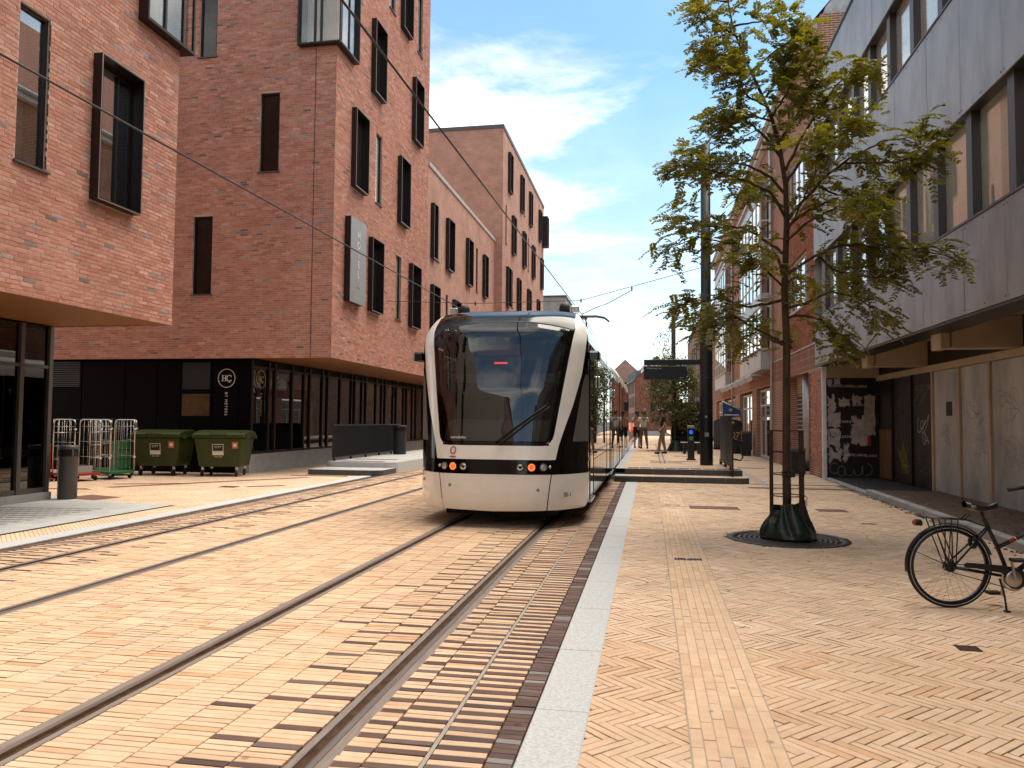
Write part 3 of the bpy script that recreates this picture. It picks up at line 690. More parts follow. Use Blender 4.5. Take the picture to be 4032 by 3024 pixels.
def box_window(parent, axis, plane, out, u0, u1, z0, z1, depth=.17, curtain=None, tilt=False, name='window'):
    """deep dark metal box frame standing proud of the wall, with sash and pane"""
    w, h = round(u1 - u0, 2), round(z1 - z0, 2)
    key = (axis, out, w, h, depth, curtain, tilt)
    loc = (plane, u0, z0) if axis == 'y' else (u0, plane, z0)
    if key in WINPROTO:
        return dup(WINPROTO[key], parent, loc)
    def bx(mb, a0, a1, d0, d1, c0, c1):     # along, depth (outwards positive), height
        if axis == 'y': mb.box(min(out * d0, out * d1), max(out * d0, out * d1), a0, a1, c0, c1)
        else: mb.box(a0, a1, min(out * d0, out * d1), max(out * d0, out * d1), c0, c1)
    t = .03; f = MB()
    bx(f, 0, t, -.14, depth, 0, h); bx(f, w - t, w, -.14, depth, 0, h); bx(f, t, w - t, -.14, depth, h - t, h); bx(f, t, w - t, -.14, depth, 0, t)
    o = f.build(name, 'bronze_frame', parent, loc=loc)
    e = MB()
    bx(e, -.004, .014, depth, depth + .004, -.004, h + .004); bx(e, w - .014, w + .004, depth, depth + .004, -.004, h + .004); bx(e, .014, w - .014, depth, depth + .004, h - .012, h + .004); bx(e, .014, w - .014, depth, depth + .004, -.004, .014)
    e.build('frame_edge', 'frame_edge', o)
    s = MB(); q = .065
    bx(s, t, t + q, -.13, -.06, t, h - t); bx(s, w - t - q, w - t, -.13, -.06, t, h - t); bx(s, t + q, w - t - q, -.13, -.06, h - t - q, h - t); bx(s, t + q, w - t - q, -.13, -.06, t, t + q)
    bx(s, w * .66 - .02, w * .66 + .02, -.125, -.065, t + q, h - t - q)
    s.build('sash', 'bronze_frame', o)
    p = MB(); bx(p, t + q, w - t - q, -.105, -.10, t + q, h - t - q); p.build('pane', 'pane', o)
    r = MB(); bx(r, t, w - t, -.75, -.74, t, h - t); r.build('room', 'room_dark', o)
    if curtain:
        c = MB(); n = 14; a0, a1 = curtain
        P = [[((out * (-.22 - .03 * math.sin(k * 1.7)), w * (a0 + (a1 - a0) * k / n), zz) if axis == 'y' else (w * (a0 + (a1 - a0) * k / n), out * (-.22 - .03 * math.sin(k * 1.7)), zz)) for k in range(n + 1)] for zz in (t, h - t)]
        c.grid(P).build('curtain', 'curtain', o)
    WINPROTO[key] = o
    return o
def slit_window(parent, axis, plane, out, u0, u1, z0, z1, bright=False, curtain=False, name='window'):
    """flush narrow window set back in the brick reveal with a sloping metal sill"""
    w, h = u1 - u0, z1 - z0
    loc = (plane, u0, z0) if axis == 'y' else (u0, plane, z0)
    def bx(mb, a0, a1, d0, d1, c0, c1):
        if axis == 'y': mb.box(min(out * d0, out * d1), max(out * d0, out * d1), a0, a1, c0, c1)
        else: mb.box(a0, a1, min(out * d0, out * d1), max(out * d0, out * d1), c0, c1)
    f = MB(); q = .05
    bx(f, 0, q, -.12, -.05, 0, h); bx(f, w - q, w, -.12, -.05, 0, h); bx(f, q, w - q, -.12, -.05, h - q, h); bx(f, q, w - q, -.12, -.05, 0, q)
    o = f.build(name, 'bronze_frame', parent, loc=loc)
    p = MB(); bx(p, q, w - q, -.095, -.09, q, h - q); p.build('pane', 'pane_clear' if bright else ('pane' if axis == 'y' else 'pane_side'), o)
    s = MB(); bx(s, -.04, w + .04, -.05, .05, -.035, -.005); s.build('sill', 'grey_frame', o)
    r = MB(); bx(r, -.02, w + .02, -.62, -.61, 0, h); r.build('room', 'room_dark', o)
    if curtain:
        c = MB(); bx(c, q, w * .55, -.2, -.19, q, h - q); c.build('curtain', 'curtain', o)
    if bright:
        c = MB(); bx(c, q, w - q, -.115, -.11, q, h - q); c.build('blind_or_sky_board', 'cream_glass', o)  # pale board behind the glass in place of a bright sky reflection
    return o
ADJ = lambda L, k: [(a * k, b * k, 1.58 + (c - 1.58) * k, 1.58 + (d - 1.58) * k) for a, b, c, d in L]
XW = -8.80          # street line of the brick fronts on the left
# ---------------------------------------------------------------- near building (cut by the left edge of the picture)
YE = 12.95
nb = empty('brick_building', label='nearest red brick building at far left with a glazed corner under its overhang', cat='building', group='brick buildings on the left')
boxes = [(10.63, 11.67, 5.03, 7.38), (6.9, 7.94, 5.03, 7.38), (3.2, 4.24, 5.03, 7.38), (-.8, .24, 5.03, 7.38), (7.6, 8.64, 8.53, 10.88), (3.9, 4.94, 8.53, 10.88), (-.8, .24, 8.53, 10.88), (5.6, 6.64, 12.03, 14.38), (9.3, 10.34, 12.03, 14.38), (1.2, 2.24, 12.03, 14.38)]
boxes = ADJ(boxes, 1.0075)
slits = [(9.25, 9.82, 5.20, 7.49), (5.3, 5.9, 5.2, 7.5), (9.6, 10.2, 8.7, 11.0)]
cornerhole = (11.75, YE, 8.58, 10.95)
holes = boxes + slits + [cornerhole]
holed('y', XW, -22, YE, 3.3, 15.5, holes, .14, 1, 'mortar', 'wall', nb)
a = wall_bricks('y', XW, 1, 4.5, YE, 3.3, 12.2, holes)
cl = jitter(np.array(WPAL)[a[4]], .07)
lay_bricks(nb, 'brick', *a[:4], cl, a[4], WPAL, 'wall_brick', .03)
# end wall towards the alley, rear parts and roof
MB().quad((XW, YE, 3.3), (-24, YE, 3.3), (-24, YE, 15.5), (XW, YE, 15.5)).build('end_wall', 'brick_xz', nb)
MB().quad((XW, YE, 15.5), (-24, YE, 15.5), (-24, -22, 15.5), (XW, -22, 15.5)).build('roof', 'roof_felt', nb)
for h in boxes: box_window(nb, 'y', XW, 1, *h, curtain=(.5, .7) if abs(h[0] - 10.71) < .01 else None)
for h in slits: slit_window(nb, 'y', XW, 1, *h, curtain=(h[0] == 9.25))
# corner box window, wrapping the corner
def corner_window(parent, x_in, y_in, z0, z1, sy, ylen, xlen, depth=.20):
    """metal box bay on a building corner.  sy=+1: corner lies at the far (+Y) end of the street wall, -1: at the near end"""
    f = MB(); X1 = XW + depth; Y1 = y_in + sy * depth
    ya, yb = sorted((y_in - sy * ylen, Y1)); xa = XW - xlen
    f.box(xa, X1, ya, yb, z0 - .05, z0); f.box(xa, X1, ya, yb, z1, z1 + .05)
    ye = y_in - sy * ylen
    f.box(XW - .05, X1, min(ye, ye + sy * .04), max(ye, ye + sy * .04), z0, z1)
    f.box(xa, xa + .04, min(y_in - sy * .05, Y1), max(y_in - sy * .05, Y1), z0, z1)
    f.box(X1 - .05, X1 - .004, min(Y1 - sy * .05, Y1 - sy * .004), max(Y1 - sy * .05, Y1 - sy * .004), z0, z1)
    o = f.build('corner_window', 'bronze_frame', parent)
    s = MB(); k = .10
    for yy in (ye + sy * .5 * ylen, ye + sy * .95 * ylen): s.box(X1 - k - .03, X1 - k + .03, yy - .025, yy + .025, z0, z1)
    for xx in (xa + .45 * xlen, xa + .62 * xlen): s.box(xx - .03, xx + .03, min(Y1 - sy * (k + .03), Y1 - sy * (k - .03)), max(Y1 - sy * (k + .03), Y1 - sy * (k - .03)), z0, z1)
    s.build('mullion', 'bronze_frame', o)
    p = MB(); p.box(X1 - k - .004, X1 - k + .004, min(ye + sy * .04, Y1 - sy * k), max(ye + sy * .04, Y1 - sy * k), z0, z1).build('pane', 'pane_clear', o)
    p = MB(); p.box(xa + .04, X1 - k - .006, min(Y1 - sy * (k - .004), Y1 - sy * (k + .004)), max(Y1 - sy * (k - .004), Y1 - sy * (k + .004)), z0, z1).build('pane', 'pane_clear', o)
    c = MB(); P = [[(xa + .06 + (xlen - .1) * q / 22, y_in - sy * (.12 + .03 * math.sin(q * 2.1)), zz) for q in range(23)] for zz in (z0, z1)]; c.grid(P).build('curtain', 'curtain', o)
    P = [[(XW - .12 - .03 * math.sin(q * 2.1), ye + sy * (.1 + (ylen * .6) * q / 18), zz) for q in range(19)] for zz in (z0, z1)]; MB().grid(P).build('curtain', 'curtain', o)
    r = MB(); r.box(XW - 1.0, XW - .95, min(ye, y_in), max(ye, y_in), z0, z1); r.build('room', 'room_dark', o)
    return o
corner_window(nb, XW, YE, 8.58, 10.95, 1, 1.2, 1.2)
# timber soffit laid in boards, with the dark shadow slot
def soffit(parent, x0, x1, y0, y1, z, bw=.11, slot=None, name='soffit_board', ymin=None):
    y = y0
    proto = None
    while y < y1:
        if proto is None: proto = MB().box(x0, x1, 0, bw - .006, 0, .02).build(name, 'wood_soffit', parent, loc=(0, y, z))
        else: dup(proto, parent, (0, y, z))
        y += bw
    MB().quad((x0, y0, z + .022), (x1, y0, z + .022), (x1, y1, z + .022), (x0, y1, z + .022)).build('soffit_back', 'room_dark', parent)
soffit(nb, -11.25, XW - .62, 2.0, YE - .01, 3.32); soffit(nb, XW - .55, XW - .005, 2.0, YE - .01, 3.305)
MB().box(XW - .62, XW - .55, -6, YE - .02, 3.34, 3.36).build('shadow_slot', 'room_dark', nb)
# glazed ground floor behind the overhang
XGN = -11.38
for (a0, a1) in ((-4, 2.2), (2.25, 5.0), (5.05, 7.6), (7.65, 10.1), (10.15, 12.22), (12.30, YE - .05)):
    MB().box(XGN - .01, XGN, a0, a1, .22, 3.3).build('pane', 'pane_dark', nb)
gm = [-4, 2.2, 5.02, 7.62, 10.12, 12.26, YE]
for y in gm: MB().box(XGN - .08, XGN + .06, y - .045, y + .045, .15, 3.3).build('mullion', 'grey_frame', nb)
for k, (a0, a1) in enumerate(zip(gm[:-1], gm[1:])):
    MB().box(XGN - .07, XGN + .045, a0 + .046, a1 - .046, .15, .24).build('bottom_rail', 'grey_frame', nb); MB().box(XGN - .07, XGN + .045, a0 + .046, a1 - .046, 2.5, 2.56).build('transom', 'grey_frame', nb)
MB().box(XGN - .35, XGN + .10, -8, YE + .06, -.05, .15).build('plinth', 'concrete', nb)
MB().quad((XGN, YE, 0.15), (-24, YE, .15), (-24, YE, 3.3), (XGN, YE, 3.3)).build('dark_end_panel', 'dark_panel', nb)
MB().quad((XGN - 3.0, -4, .15), (XGN - 3.0, YE, .15), (XGN - 3.0, YE, 3.3), (XGN - 3.0, -4, 3.3)).build('inner_wall', 'room_dark', nb)
MB().quad((XGN - 3.0, -4, .16), (XGN - .35, -4, .16), (XGN - .35, YE, .16), (XGN - 3.0, YE, .16)).build('inner_floor', 'wood_soffit', nb)
MB().box(XGN - 1.6, XGN - 1.0, 10.4, 12.6, .17, .95).build('counter', 'wood_soffit', nb)
# storey behind the overhang keeps the alley dark
MB().quad((-24, -22, 0), (-24, YE, 0), (-24, YE, 15.5), (-24, -22, 15.5)).build('back_wall', 'brick_yz', nb)

# ---------------------------------------------------------------- hotel: tower and lower wing
YA, YB, YC = 20.24, 29.5, 43.0
ht = empty('hotel_building', label='red brick hotel with dark box windows above a glazed ground floor', cat='building', group='brick buildings on the left')
S = [4.97, 8.46, 11.96, 15.48]
HB = [(22.69, 23.73, S[0], S[0] + 2.33), (26.80, 27.90, S[0], S[0] + 2.33), (21.18, 22.24, S[1], S[1] + 2.36), (25.40, 26.43, S[1], S[1] + 2.36), (22.69, 23.73, S[2], S[2] + 2.36), (26.92, 27.96, S[2], S[2] + 2.36), (25.46, 26.50, S[3], S[3] + 2.36), (21.3, 22.34, S[3], S[3] + 2.36)]
HB = ADJ(HB, 1.0125)
HS = [(25.68, 26.24, 5.12, 7.40), (23.54, 24.10, 8.65, 10.97), (27.82, 28.44, 15.75, 18.1), (24.6, 25.2, 15.75, 18.1)]
chole = (YA, 21.5, 12.30, 14.7)
hh = HB + HS + [chole]
holed('y', XW, YA, YB, 3.3, 22.0, hh, .14, 1, 'mortar', 'wall', ht)
a1_ = wall_bricks('y', XW, 1, YA, YB, 3.3, 19.4, hh)
SBX = [(-13.10, -12.54, 12.21, 14.6), (-11.10, -10.50, 8.68, 11.0), (-13.13, -12.52, 5.16, 7.46), (-16.6, -16.0, 8.68, 11.0), (-16.6, -16.0, 5.16, 7.46)]
chx = (-9.95, XW, 12.30, 14.7)
holed('x', YA, -24, XW, 3.3, 22.0, SBX + [chx], .14, -1, 'mortar', 'side_wall', ht)
a2_ = wall_bricks('x', YA, -1, -18.2, XW - .002, 3.3, 15.4, SBX + [chx])
a_ = [np.concatenate([p, q]) for p, q in zip(a1_, a2_)]
lay_bricks(ht, 'brick', *a_[:4], jitter(np.array(WPAL)[a_[4]], .07), a_[4], WPAL, 'wall_brick', .03)
for k, h in enumerate(HB): box_window(ht, 'y', XW, 1, *h, curtain=[None, (.06, .34), (.5, .92), None, (.06, .34), None, (.5, .92), None][k])
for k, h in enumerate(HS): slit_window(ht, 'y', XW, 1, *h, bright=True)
for h in SBX: slit_window(ht, 'x', YA, -1, *h, curtain=(h[0] == -13.10))
corner_window(ht, XW, YA, 12.30, 14.7, -1, 1.28, 1.12)
MB().quad((XW, YA, 22), (XW, YB, 22), (-24, YB, 22), (-24, YA, 22)).build('roof', 'roof_felt', ht)
MB().quad((XW, YB, 12), (-24, YB, 12), (-24, YB, 22), (XW, YB, 22)).build('rear_wall', 'brick_xz', ht)
# vertical movement joint in the side wall
MB().box(-9.42, -9.405, YA - .012, YA - .006, 3.3, 12.2).build('movement_joint', 'room_dark', ht)
# wing
WB = [(28.5 + 1.35, 29.35 + 1.35, 8.08, 10.32), (31.89, 32.90, 8.08, 10.32), (35.57, 36.56, 8.08, 10.32), (39.29, 40.14, 8.08, 10.32), (29.6, 30.62, 4.72, 7.02), (33.12, 34.2, 4.72, 6.96), (37.3, 38.3, 4.72, 6.96)]
WB[0] = (29.56, 30.12, 8.08, 10.32)
WB = ADJ(WB, 1.0125)
WS = [(30.72, 31.20, 8.25, 10.5), (38.24, 38.66, 8.22, 10.46), (32.41, 32.8, 4.85, 7.09), (36.3, 36.7, 4.85, 7.0)]
holed('y', XW, YB, YC, 3.3, 11.85, WB + WS, .14, 1, 'brick_yz', 'wing_wall', ht)
for k, h in enumerate(WB): box_window(ht, 'y', XW, 1, *h, curtain=(.06, .4) if k % 3 == 1 else None)
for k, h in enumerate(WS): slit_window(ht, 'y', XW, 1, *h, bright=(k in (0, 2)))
MB().box(-24, XW + .05, YB + .01, YC, 11.85, 12.02).build('roof_edge', 'concrete_pale', ht)
# ground floor, set back under the overhang
XG = -11.36; YG = 20.52
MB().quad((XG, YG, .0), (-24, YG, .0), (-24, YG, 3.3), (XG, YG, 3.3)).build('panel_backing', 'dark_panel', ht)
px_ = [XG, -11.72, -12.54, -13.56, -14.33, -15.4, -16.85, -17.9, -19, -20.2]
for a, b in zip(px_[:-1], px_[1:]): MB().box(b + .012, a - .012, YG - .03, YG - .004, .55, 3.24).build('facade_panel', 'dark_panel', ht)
MB().box(-13.5, -12.62, YG - .05, YG - .031, 2.42, 3.2).build('grille', 'charcoal_steel', ht)
MB().box(-13.5, -12.62, YG - .045, YG - .031, 1.64, 2.28).build('amber_pane', 'amber_glow', ht)
for k in range(14): MB().box(-17.87, -16.9, YG - .06, YG - .031, 2.50 + k * .055, 2.525 + k * .055).build('louvre_blade', 'grey_frame', ht)
MB().box(XG - .30, XG + .05, YG - .05, YC, -.05, .54).build('plinth', 'concrete_pale', ht)
ms = [20.56, 21.55, 21.95, 23.10, 23.96, 24.42, 25.42, 25.88, 27.0, 28.1, 28.45, 29.2, 29.65, 30.8, 31.5, 31.95, 33.0, 33.45, 34.5, 34.95, 35.85, 36.45, 37.6, 39.0, 40.5, 42.0, 42.9]
for y in ms: MB().box(XG - .09, XG + .05, y - .04, y + .04, .545, 3.3).build('mullion', 'bronze_frame', ht)
for a, b in zip(ms[:-1], ms[1:]):
    MB().box(XG - .012, XG - .004, a + .041, b - .041, .62, 3.06).build('pane', 'pane_dark', ht)
    MB().box(XG - .05, XG + .03, a + .041, b - .041, 3.06, 3.12).build('transom', 'bronze_frame', ht); MB().box(XG - .05, XG + .03, a + .041, b - .041, .545, .62).build('bottom_rail', 'bronze_frame', ht)
    MB().box(XG - .03, XG - .01, a + .041, b - .041, 3.12, 3.3).build('head_panel', 'dark_panel', ht)
MB().quad((XG - 4.0, YG, .5), (XG - 4.0, YC, .5), (XG - 4.0, YC, 3.3), (XG - 4.0, YG, 3.3)).build('inner_wall', 'room_dark', ht)
MB().quad((XG - 4.0, YG, .53), (XG - .3, YG, .53), (XG - .3, YC, .53), (XG - 4.0, YC, .53)).build('inner_floor', 'room_dark', ht)
soffit(ht, XG + .05, XW - .62, YA + .01, YC, 3.32); soffit(ht, XW - .55, XW - .005, YA + .01, YC, 3.305)
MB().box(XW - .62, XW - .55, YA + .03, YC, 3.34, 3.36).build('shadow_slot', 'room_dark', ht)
MB().box(-24, XG + .05, YA + .003, YG + .3, 3.301, 3.318).build('soffit_strip', 'dark_panel', ht)
MB().quad((-24, YA, 0), (-24, YC, 0), (-24, YC, 22), (-24, YA, 22)).build('back_wall', 'brick_yz', ht)
for (y, z) in ((24.6, 2.55), (27.3, 2.5)): MB().cbox((XG - 1.2, y, z), (.05, .8, .03)).build('ceiling_lamp', 'wood_soffit', ht)

# steel sign plate with raised lettering
sg = empty('hotel_sign', (XW, 21.05, 5.03), label='upright steel sign plate reading HOTEL on the brick corner', cat='sign')
MB().box(.02, .20, 0, 1.2, 0, 2.5).build('sign_box', 'bronze_frame', sg); MB().box(.20, .212, -.01, 1.21, -.01, 2.51).build('sign_face', 'sign_steel', sg)
for k, ch in enumerate('HOTEL'): text(ch, 'letter', .30, 'sticker_white', sg, (.216, .60, 2.02 - k * .29), FACE_EAST, .004)
text('HOTEL', 'small_letter', .09, 'plastic_grey', sg, (.2145, .60, .46), FACE_EAST, .001)
MB().disc((.2125, .60, .62), .10, 'x', 20, .002).build('crest', 'plastic_grey', sg)
# round HC logo with the upright line of text: three of them
def hc_logo(loc, rot, label, mt, s=1.):
    e = empty('window_logo', loc, label=label, cat='logo'); e.rotation_euler = (0, 0, rot)
    ring = MB(); ring.torus((0, 0, 0), .265 * s, .011, 'y', 40, 6); ring.build('ring', mt, e)
    l = MB(); t = .012
    # serif H and C
    for x in (-.125, -.03): l.box(x - .014, x + .014, -t / 2, t / 2, -.085, .085); l.box(x - .035, x + .035, -t / 2, t / 2, .075, .088); l.box(x - .035, x + .035, -t / 2, t / 2, -.088, -.075)
    l.box(-.112, -.044, -t / 2, t / 2, -.008, .008); l.build('letter', mt, e)
    c = MB(); path = [(.085 + .075 * math.cos(a), 0, .085 * math.sin(a)) for a in np.linspace(R(42), R(318), 18)]; c.tube(path, .013, 6); c.box(.132, .146, -t / 2, t / 2, .02, .09); c.box(.132, .146, -t / 2, t / 2, -.08, -.04); c.build('letter', mt, e)
    MB().box(.04, .14, -t / 2, t / 2, -.118, -.106).build('underline', mt, e)
    tx = text('BY MEYERS', 'caption', .115, mt, e, (0, -.004, -.74), (R(90), R(90), 0), .003, spacing=1.25)
    return e
hc_logo((-12.10, YG - .034, 2.74), 0, 'white circled HC logo with upright BY MEYERS lettering on the dark panel above the bins', 'sticker_white')
hc_logo((XG + .012, 21.1, 2.74), R(90), 'HC logo on the first street window right of the building corner', 'shirt_tan')
hc_logo((XG + .012, 32.5, 2.74), R(90), 'faint HC logo on the street glazing behind the left railing', 'shirt_tan')

# ---------------------------------------------------------------- taller brick building beyond the wing
XF = -8.35
fb = empty('brick_building', label='taller red brick block beyond the hotel wing with rows of dark box windows', cat='building', group='brick buildings on the left')
FBX = []
def fy(px): return None
rows = {15.28: [(44.55, 45.45), (48.9, 49.75), (52.6, 53.5), (57.3, 58.2)], 11.8: [(45.9, 46.9), (49.9, 50.8), (54.0, 54.9), (58.4, 59.3)], 8.3: [(44.2, 45.2), (47.9, 48.8), (52.0, 52.9), (56.6, 57.5)], 4.8: [(46.2, 47.2), (50.4, 51.3), (55, 56)]}
for z, ys in rows.items():
    for (p, q) in ys: FBX.append((p, p + .95, z, z + 2.36))
FSL = [(50.4, 50.85, 15.4, 17.7), (43.9, 44.3, 12.0, 14.3), (52.3, 52.7, 12.0, 14.3), (46.1, 46.5, 8.5, 10.8), (54.0, 54.4, 8.5, 10.8)]
holed('y', XF, YC, 60.2, 0, 18.5, FBX + FSL, .14, 1, 'brick_yz', 'wall', fb)
MB().quad((XF, YC, 0), (-24, YC, 0), (-24, YC, 18.5), (XF, YC, 18.5)).build('side_wall', 'brick_xz', fb)
MB().box(-24, XF + .05, YC - .05, 60.25, 18.5, 18.72).build('roof_edge', 'grey_frame', fb)
MB().quad((XF, 60.2, 0), (-24, 60.2, 0), (-24, 60.2, 18.5), (XF, 60.2, 18.5)).build('end_wall', 'brick_xz', fb)
for h in FBX: box_window(fb, 'y', XF, 1, *h)
for h in FSL: slit_window(fb, 'y', XF, 1, *h)
box_window(fb, 'y', XF, 1, 59.2, 60.15, 15.28, 17.64, depth=.45)
cb = empty('block_building', label='pale concrete block building showing just above the tram roof', cat='building')
MB().box(-22, -8.2, 75, 110, 0, 13.8).build('wall', 'concrete_block', cb); MB().box(-22.1, -8.1, 74.9, 110.1, 13.8, 13.95).build('parapet', 'grey_frame', cb)
# ================================================================== BUILDINGS, RIGHT
XR, YR = 4.60, 22.9
mb_ = empty('metal_clad_building', label='grey metal clad building on the right with ribbon windows over a boarded shopfront', cat='building')
seams = []
y = YR; k = 0
ys_ = [22.9, 21.5, 20.05, 18.62]
while ys_[-1] > -20:
    b = ys_[-1]; ys_ += [b - .34, b - 1.74, b - 3.13, b - 4.52]
PAN = {}
RIV = None
def rivet(parent, loc):
    global RIV
    if RIV is None: RIV = MB().lathe([(1e-4, -.004), (.011, -.003), (.013, 0)], (0, 0, 0), 8, 'x').build('rivet', 'charcoal_steel', parent, loc=loc)
    else: dup(RIV, parent, loc)
for (z0, z1, nm) in ((3.2, 4.55, 'cladding_panel'), (6.2, 8.14, 'cladding_panel'), (9.68, 11.28, 'cladding_panel')):
    for a, b in zip(ys_[:-1], ys_[1:]):
        w = round(a - b, 2); key = (w, z0)
        if key not in PAN:
            p = MB(); g_ = .004
            # very slightly dished sheet so that the sky glances off unevenly
            n = 6; P = [[(-.0035 * math.sin(math.pi * i / n) * math.sin(math.pi * j / n), -w + g_ + (w - 2 * g_) * j / n, g_ + (z1 - z0 - 2 * g_) * i / n) for j in range(n + 1)] for i in range(n + 1)]
            p.grid(P, flip=True); p.box(.004, .03, -w + g_, -g_, g_, z1 - z0 - g_)
            PAN[key] = p.build(nm, 'zinc', mb_, loc=(XR, a, z0))
        else: dup(PAN[key], mb_, (XR + rnd.gauss(0, .0015), a, z0))
        if 5 < a < 22.95 and z0 < 9 and w > .5:
            for yy in (a - .05, (a + b) / 2, b + .05):
                for zz in (z0 + .07, z1 - .07): rivet(mb_, (XR - .002, yy, zz))
    MB().box(XR + .031, XR + .3, -22, YR - .01, z0, z1).build('cladding_core', 'zinc_edge', mb_)
    MB().box(XR - .015, XR + .31, -22, YR + .003, z1, z1 + .035).build('sill', 'zinc_edge', mb_)
MB().box(XR + .01, XR + 7, YR - .012, YR, 3.2, 11.28).build('end_wall', 'zinc', mb_)
MB().box(XR + .3, XR + 9, -22, YR - .02, 11.2, 11.27).build('roof', 'roof_felt', mb_)
MB().box(XR - .03, XR + .05, -22, YR + .02, 11.318, 11.37).build('roof_edge', 'zinc_edge', mb_)
for (z0, z1, off) in ((4.585, 6.2, 19.06), (8.175, 9.68, 18.73)):
    yy = [off + 1.42 * k for k in range(2, -1, -1)] + [off - 1.36 * k for k in range(1, 30)]
    yy = [v for v in yy if v < YR - .1]
    yy = [YR] + yy
    # one post and one pane for each bay
    for a, b in zip(yy[:-1], yy[1:]):
        MB().box(XR + .06, XR + .26, b - .11, b + .09, z0, z1).build('post', 'zinc_edge', mb_)
        MB().box(XR + .10, XR + .16, b + .091, b + .15, z0, z1).build('frame', 'grey_frame', mb_)
        MB().box(XR + .17, XR + .18, b + .091, a - .111, z0, z1).build('pane', 'pane_clear', mb_)
        MB().box(XR + .185, XR + .195, b + .091, a - .111, z0, z1).build('blind_or_sky_board', 'cream_glass', mb_)
    MB().box(XR + .25, XR + .30, -22, YR - .02, z0, z1).build('inner_wall', 'room_dark', mb_)
# underside, beams and the boarded shopfront set back below
MB().box(XR + .012, XR + .52, -22, YR - .013, 3.16, 3.199).build('edge_soffit', 'bronze_frame', mb_)
MB().box(XR + .50, 6.4, -22, YR - .02, 3.46, 3.48).build('soffit', 'beam_paint', mb_)
MB().box(XR + .48, XR + .52, -22, YR - .02, 3.20, 3.46).build('soffit_edge', 'bronze_frame', mb_)
for yb in (19.0, 14.42, 9.85, 5.3, .8):
    b = MB(); b.box(5.15, 6.30, yb, yb + .42, 2.90, 3.455); b.box(4.96, 5.12, yb - .02, yb + .44, 2.88, 3.455); b.box(5.12, 5.15, yb + .04, yb + .38, 2.94, 3.455)
    bevel(b.build('beam', 'beam_paint', mb_), .02)
XB = 6.25
bays = [(22.78, 21.52), (21.52, 20.03), (20.03, 18.60), (18.60, 17.08), (17.08, 15.64), (15.64, 14.2), (14.2, 12.75), (12.75, 11.3), (11.3, 9.8), (9.8, 8.3), (8.3, 6.8), (6.8, 5.0)]
kinds = ['graff_panel', 'graff_panel', 'graff_panel'] + ['dirty_panel'] * 9
for k, ((a, b), kd) in enumerate(zip(bays, kinds)):
    MB().box(XB, XB + .04, b + .03, a - .03, .10, 2.74).build('board', kd, mb_)
    m_ = 'bronze_frame' if k < 2 else 'beam_paint'
    MB().box(XB - .05, XB + .07, b - .04, b + .04, .08, 2.75).build('mullion', m_, mb_)
MB().box(XB - .07, XB + .1, 5.0, 22.78, 2.75, 2.89).build('head_rail', 'beam_paint', mb_)
MB().box(XB + .02, XB + .06, 5.0, 22.78, 2.89, 3.46).build('fascia_board', 'bronze_frame', mb_)
MB().box(XB - .02, XB - .001, 21.56, 22.74, .10, 1.42).build('rust_board', 'rust_panel', mb_)
MB().box(XB - .012, XB - .001, 17.55, 17.85, 1.75, 2.05).build('dark_patch', 'charcoal_steel', mb_)
MB().box(XB + .06, XB + .1, -22, 5.0, .0, 3.46).build('shop_wall', 'dirty_panel', mb_)
MB().box(4.86, XB, 22.79, 22.86, .05, 2.84).build('poster_wall', 'poster_black', mb_)
MB().box(4.86, 6.24, 22.70, 22.88, 2.845, 3.455).build('lintel', 'beam_paint', mb_)
MB().box(4.76, 4.858, 22.74, 22.88, 0, 3.159).build('corner_post', 'white_post', mb_)
MB().box(9, 9.1, -22, YR, 0, 11.2).build('rear_wall', 'zinc_edge', mb_)
# floor of the set-back and its kerb
fl = empty('shop_forecourt', kind='structure')
MB().add([(4.55, 5, .095), (6.3, 5, .095), (6.3, 18.3, .10), (4.78, 18.3, .10)], [(0, 1, 2, 3)]).build('dirt_floor', 'dirt', fl)
MB().add([(4.78, 18.3, .09), (6.3, 18.3, .09), (6.3, 22.8, .07), (4.9, 22.8, .07)], [(0, 1, 2, 3)]).build('dark_matting', 'dark_mat', fl)
def kx(yv): return 4.40 + (yv - 6.0) * (4.80 - 4.40) / 16.7
yv = 3.5
while yv < 22.5:
    l = .98; m_ = 'concrete' if yv < 17.6 else 'dark_mat'
    b = MB(); b.rbox(-.0, .15, 0, l - .008, -.1, .125 if yv < 17.6 else .05, .015); b.build('kerb_stone', 'concrete', fl, loc=(kx(yv), yv, 0), rot=(0, 0, -math.atan(.4 / 16.7))); yv += l
b = MB(); b.box(0, .03, 0, 4.2, .05, .075); b.build('metal_trim', 'shutter_edge', fl, loc=(kx(18.4) + .06, 18.4, 0), rot=(0, 0, -math.atan(.4 / 16.7)))
# rubble and grit lying in the forecourt and along the kerb
b = MB()
for k in range(420):
    yy = rnd.uniform(6, 18); inside = rnd.random() < .72
    xx = rnd.uniform(kx(yy) + .2, 6.15) if inside else kx(yy) - abs(rnd.gauss(0, .09)) - .02
    s = abs(rnd.gauss(0, .014)) + .006; z = .10 if inside else .0
    pts = [(xx + s * rnd.uniform(.6, 1.2) * math.cos(t), yy + s * rnd.uniform(.6, 1.2) * math.sin(t), z) for t in (0, 1.3, 2.5, 3.8, 5.0)]
    top = [(p[0] * .6 + xx * .4, p[1] * .6 + yy * .4, z + s * rnd.uniform(.4, .9)) for p in pts]
    b.add(pts + top, [(5, 6, 7, 8, 9)] + [(i, (i + 1) % 5, 5 + (i + 1) % 5, 5 + i) for i in range(5)])
b.build('rubble', 'dirt', label='loose grit and rubble in the boarded shop forecourt', cat='rubble', kind='stuff')
b = MB()
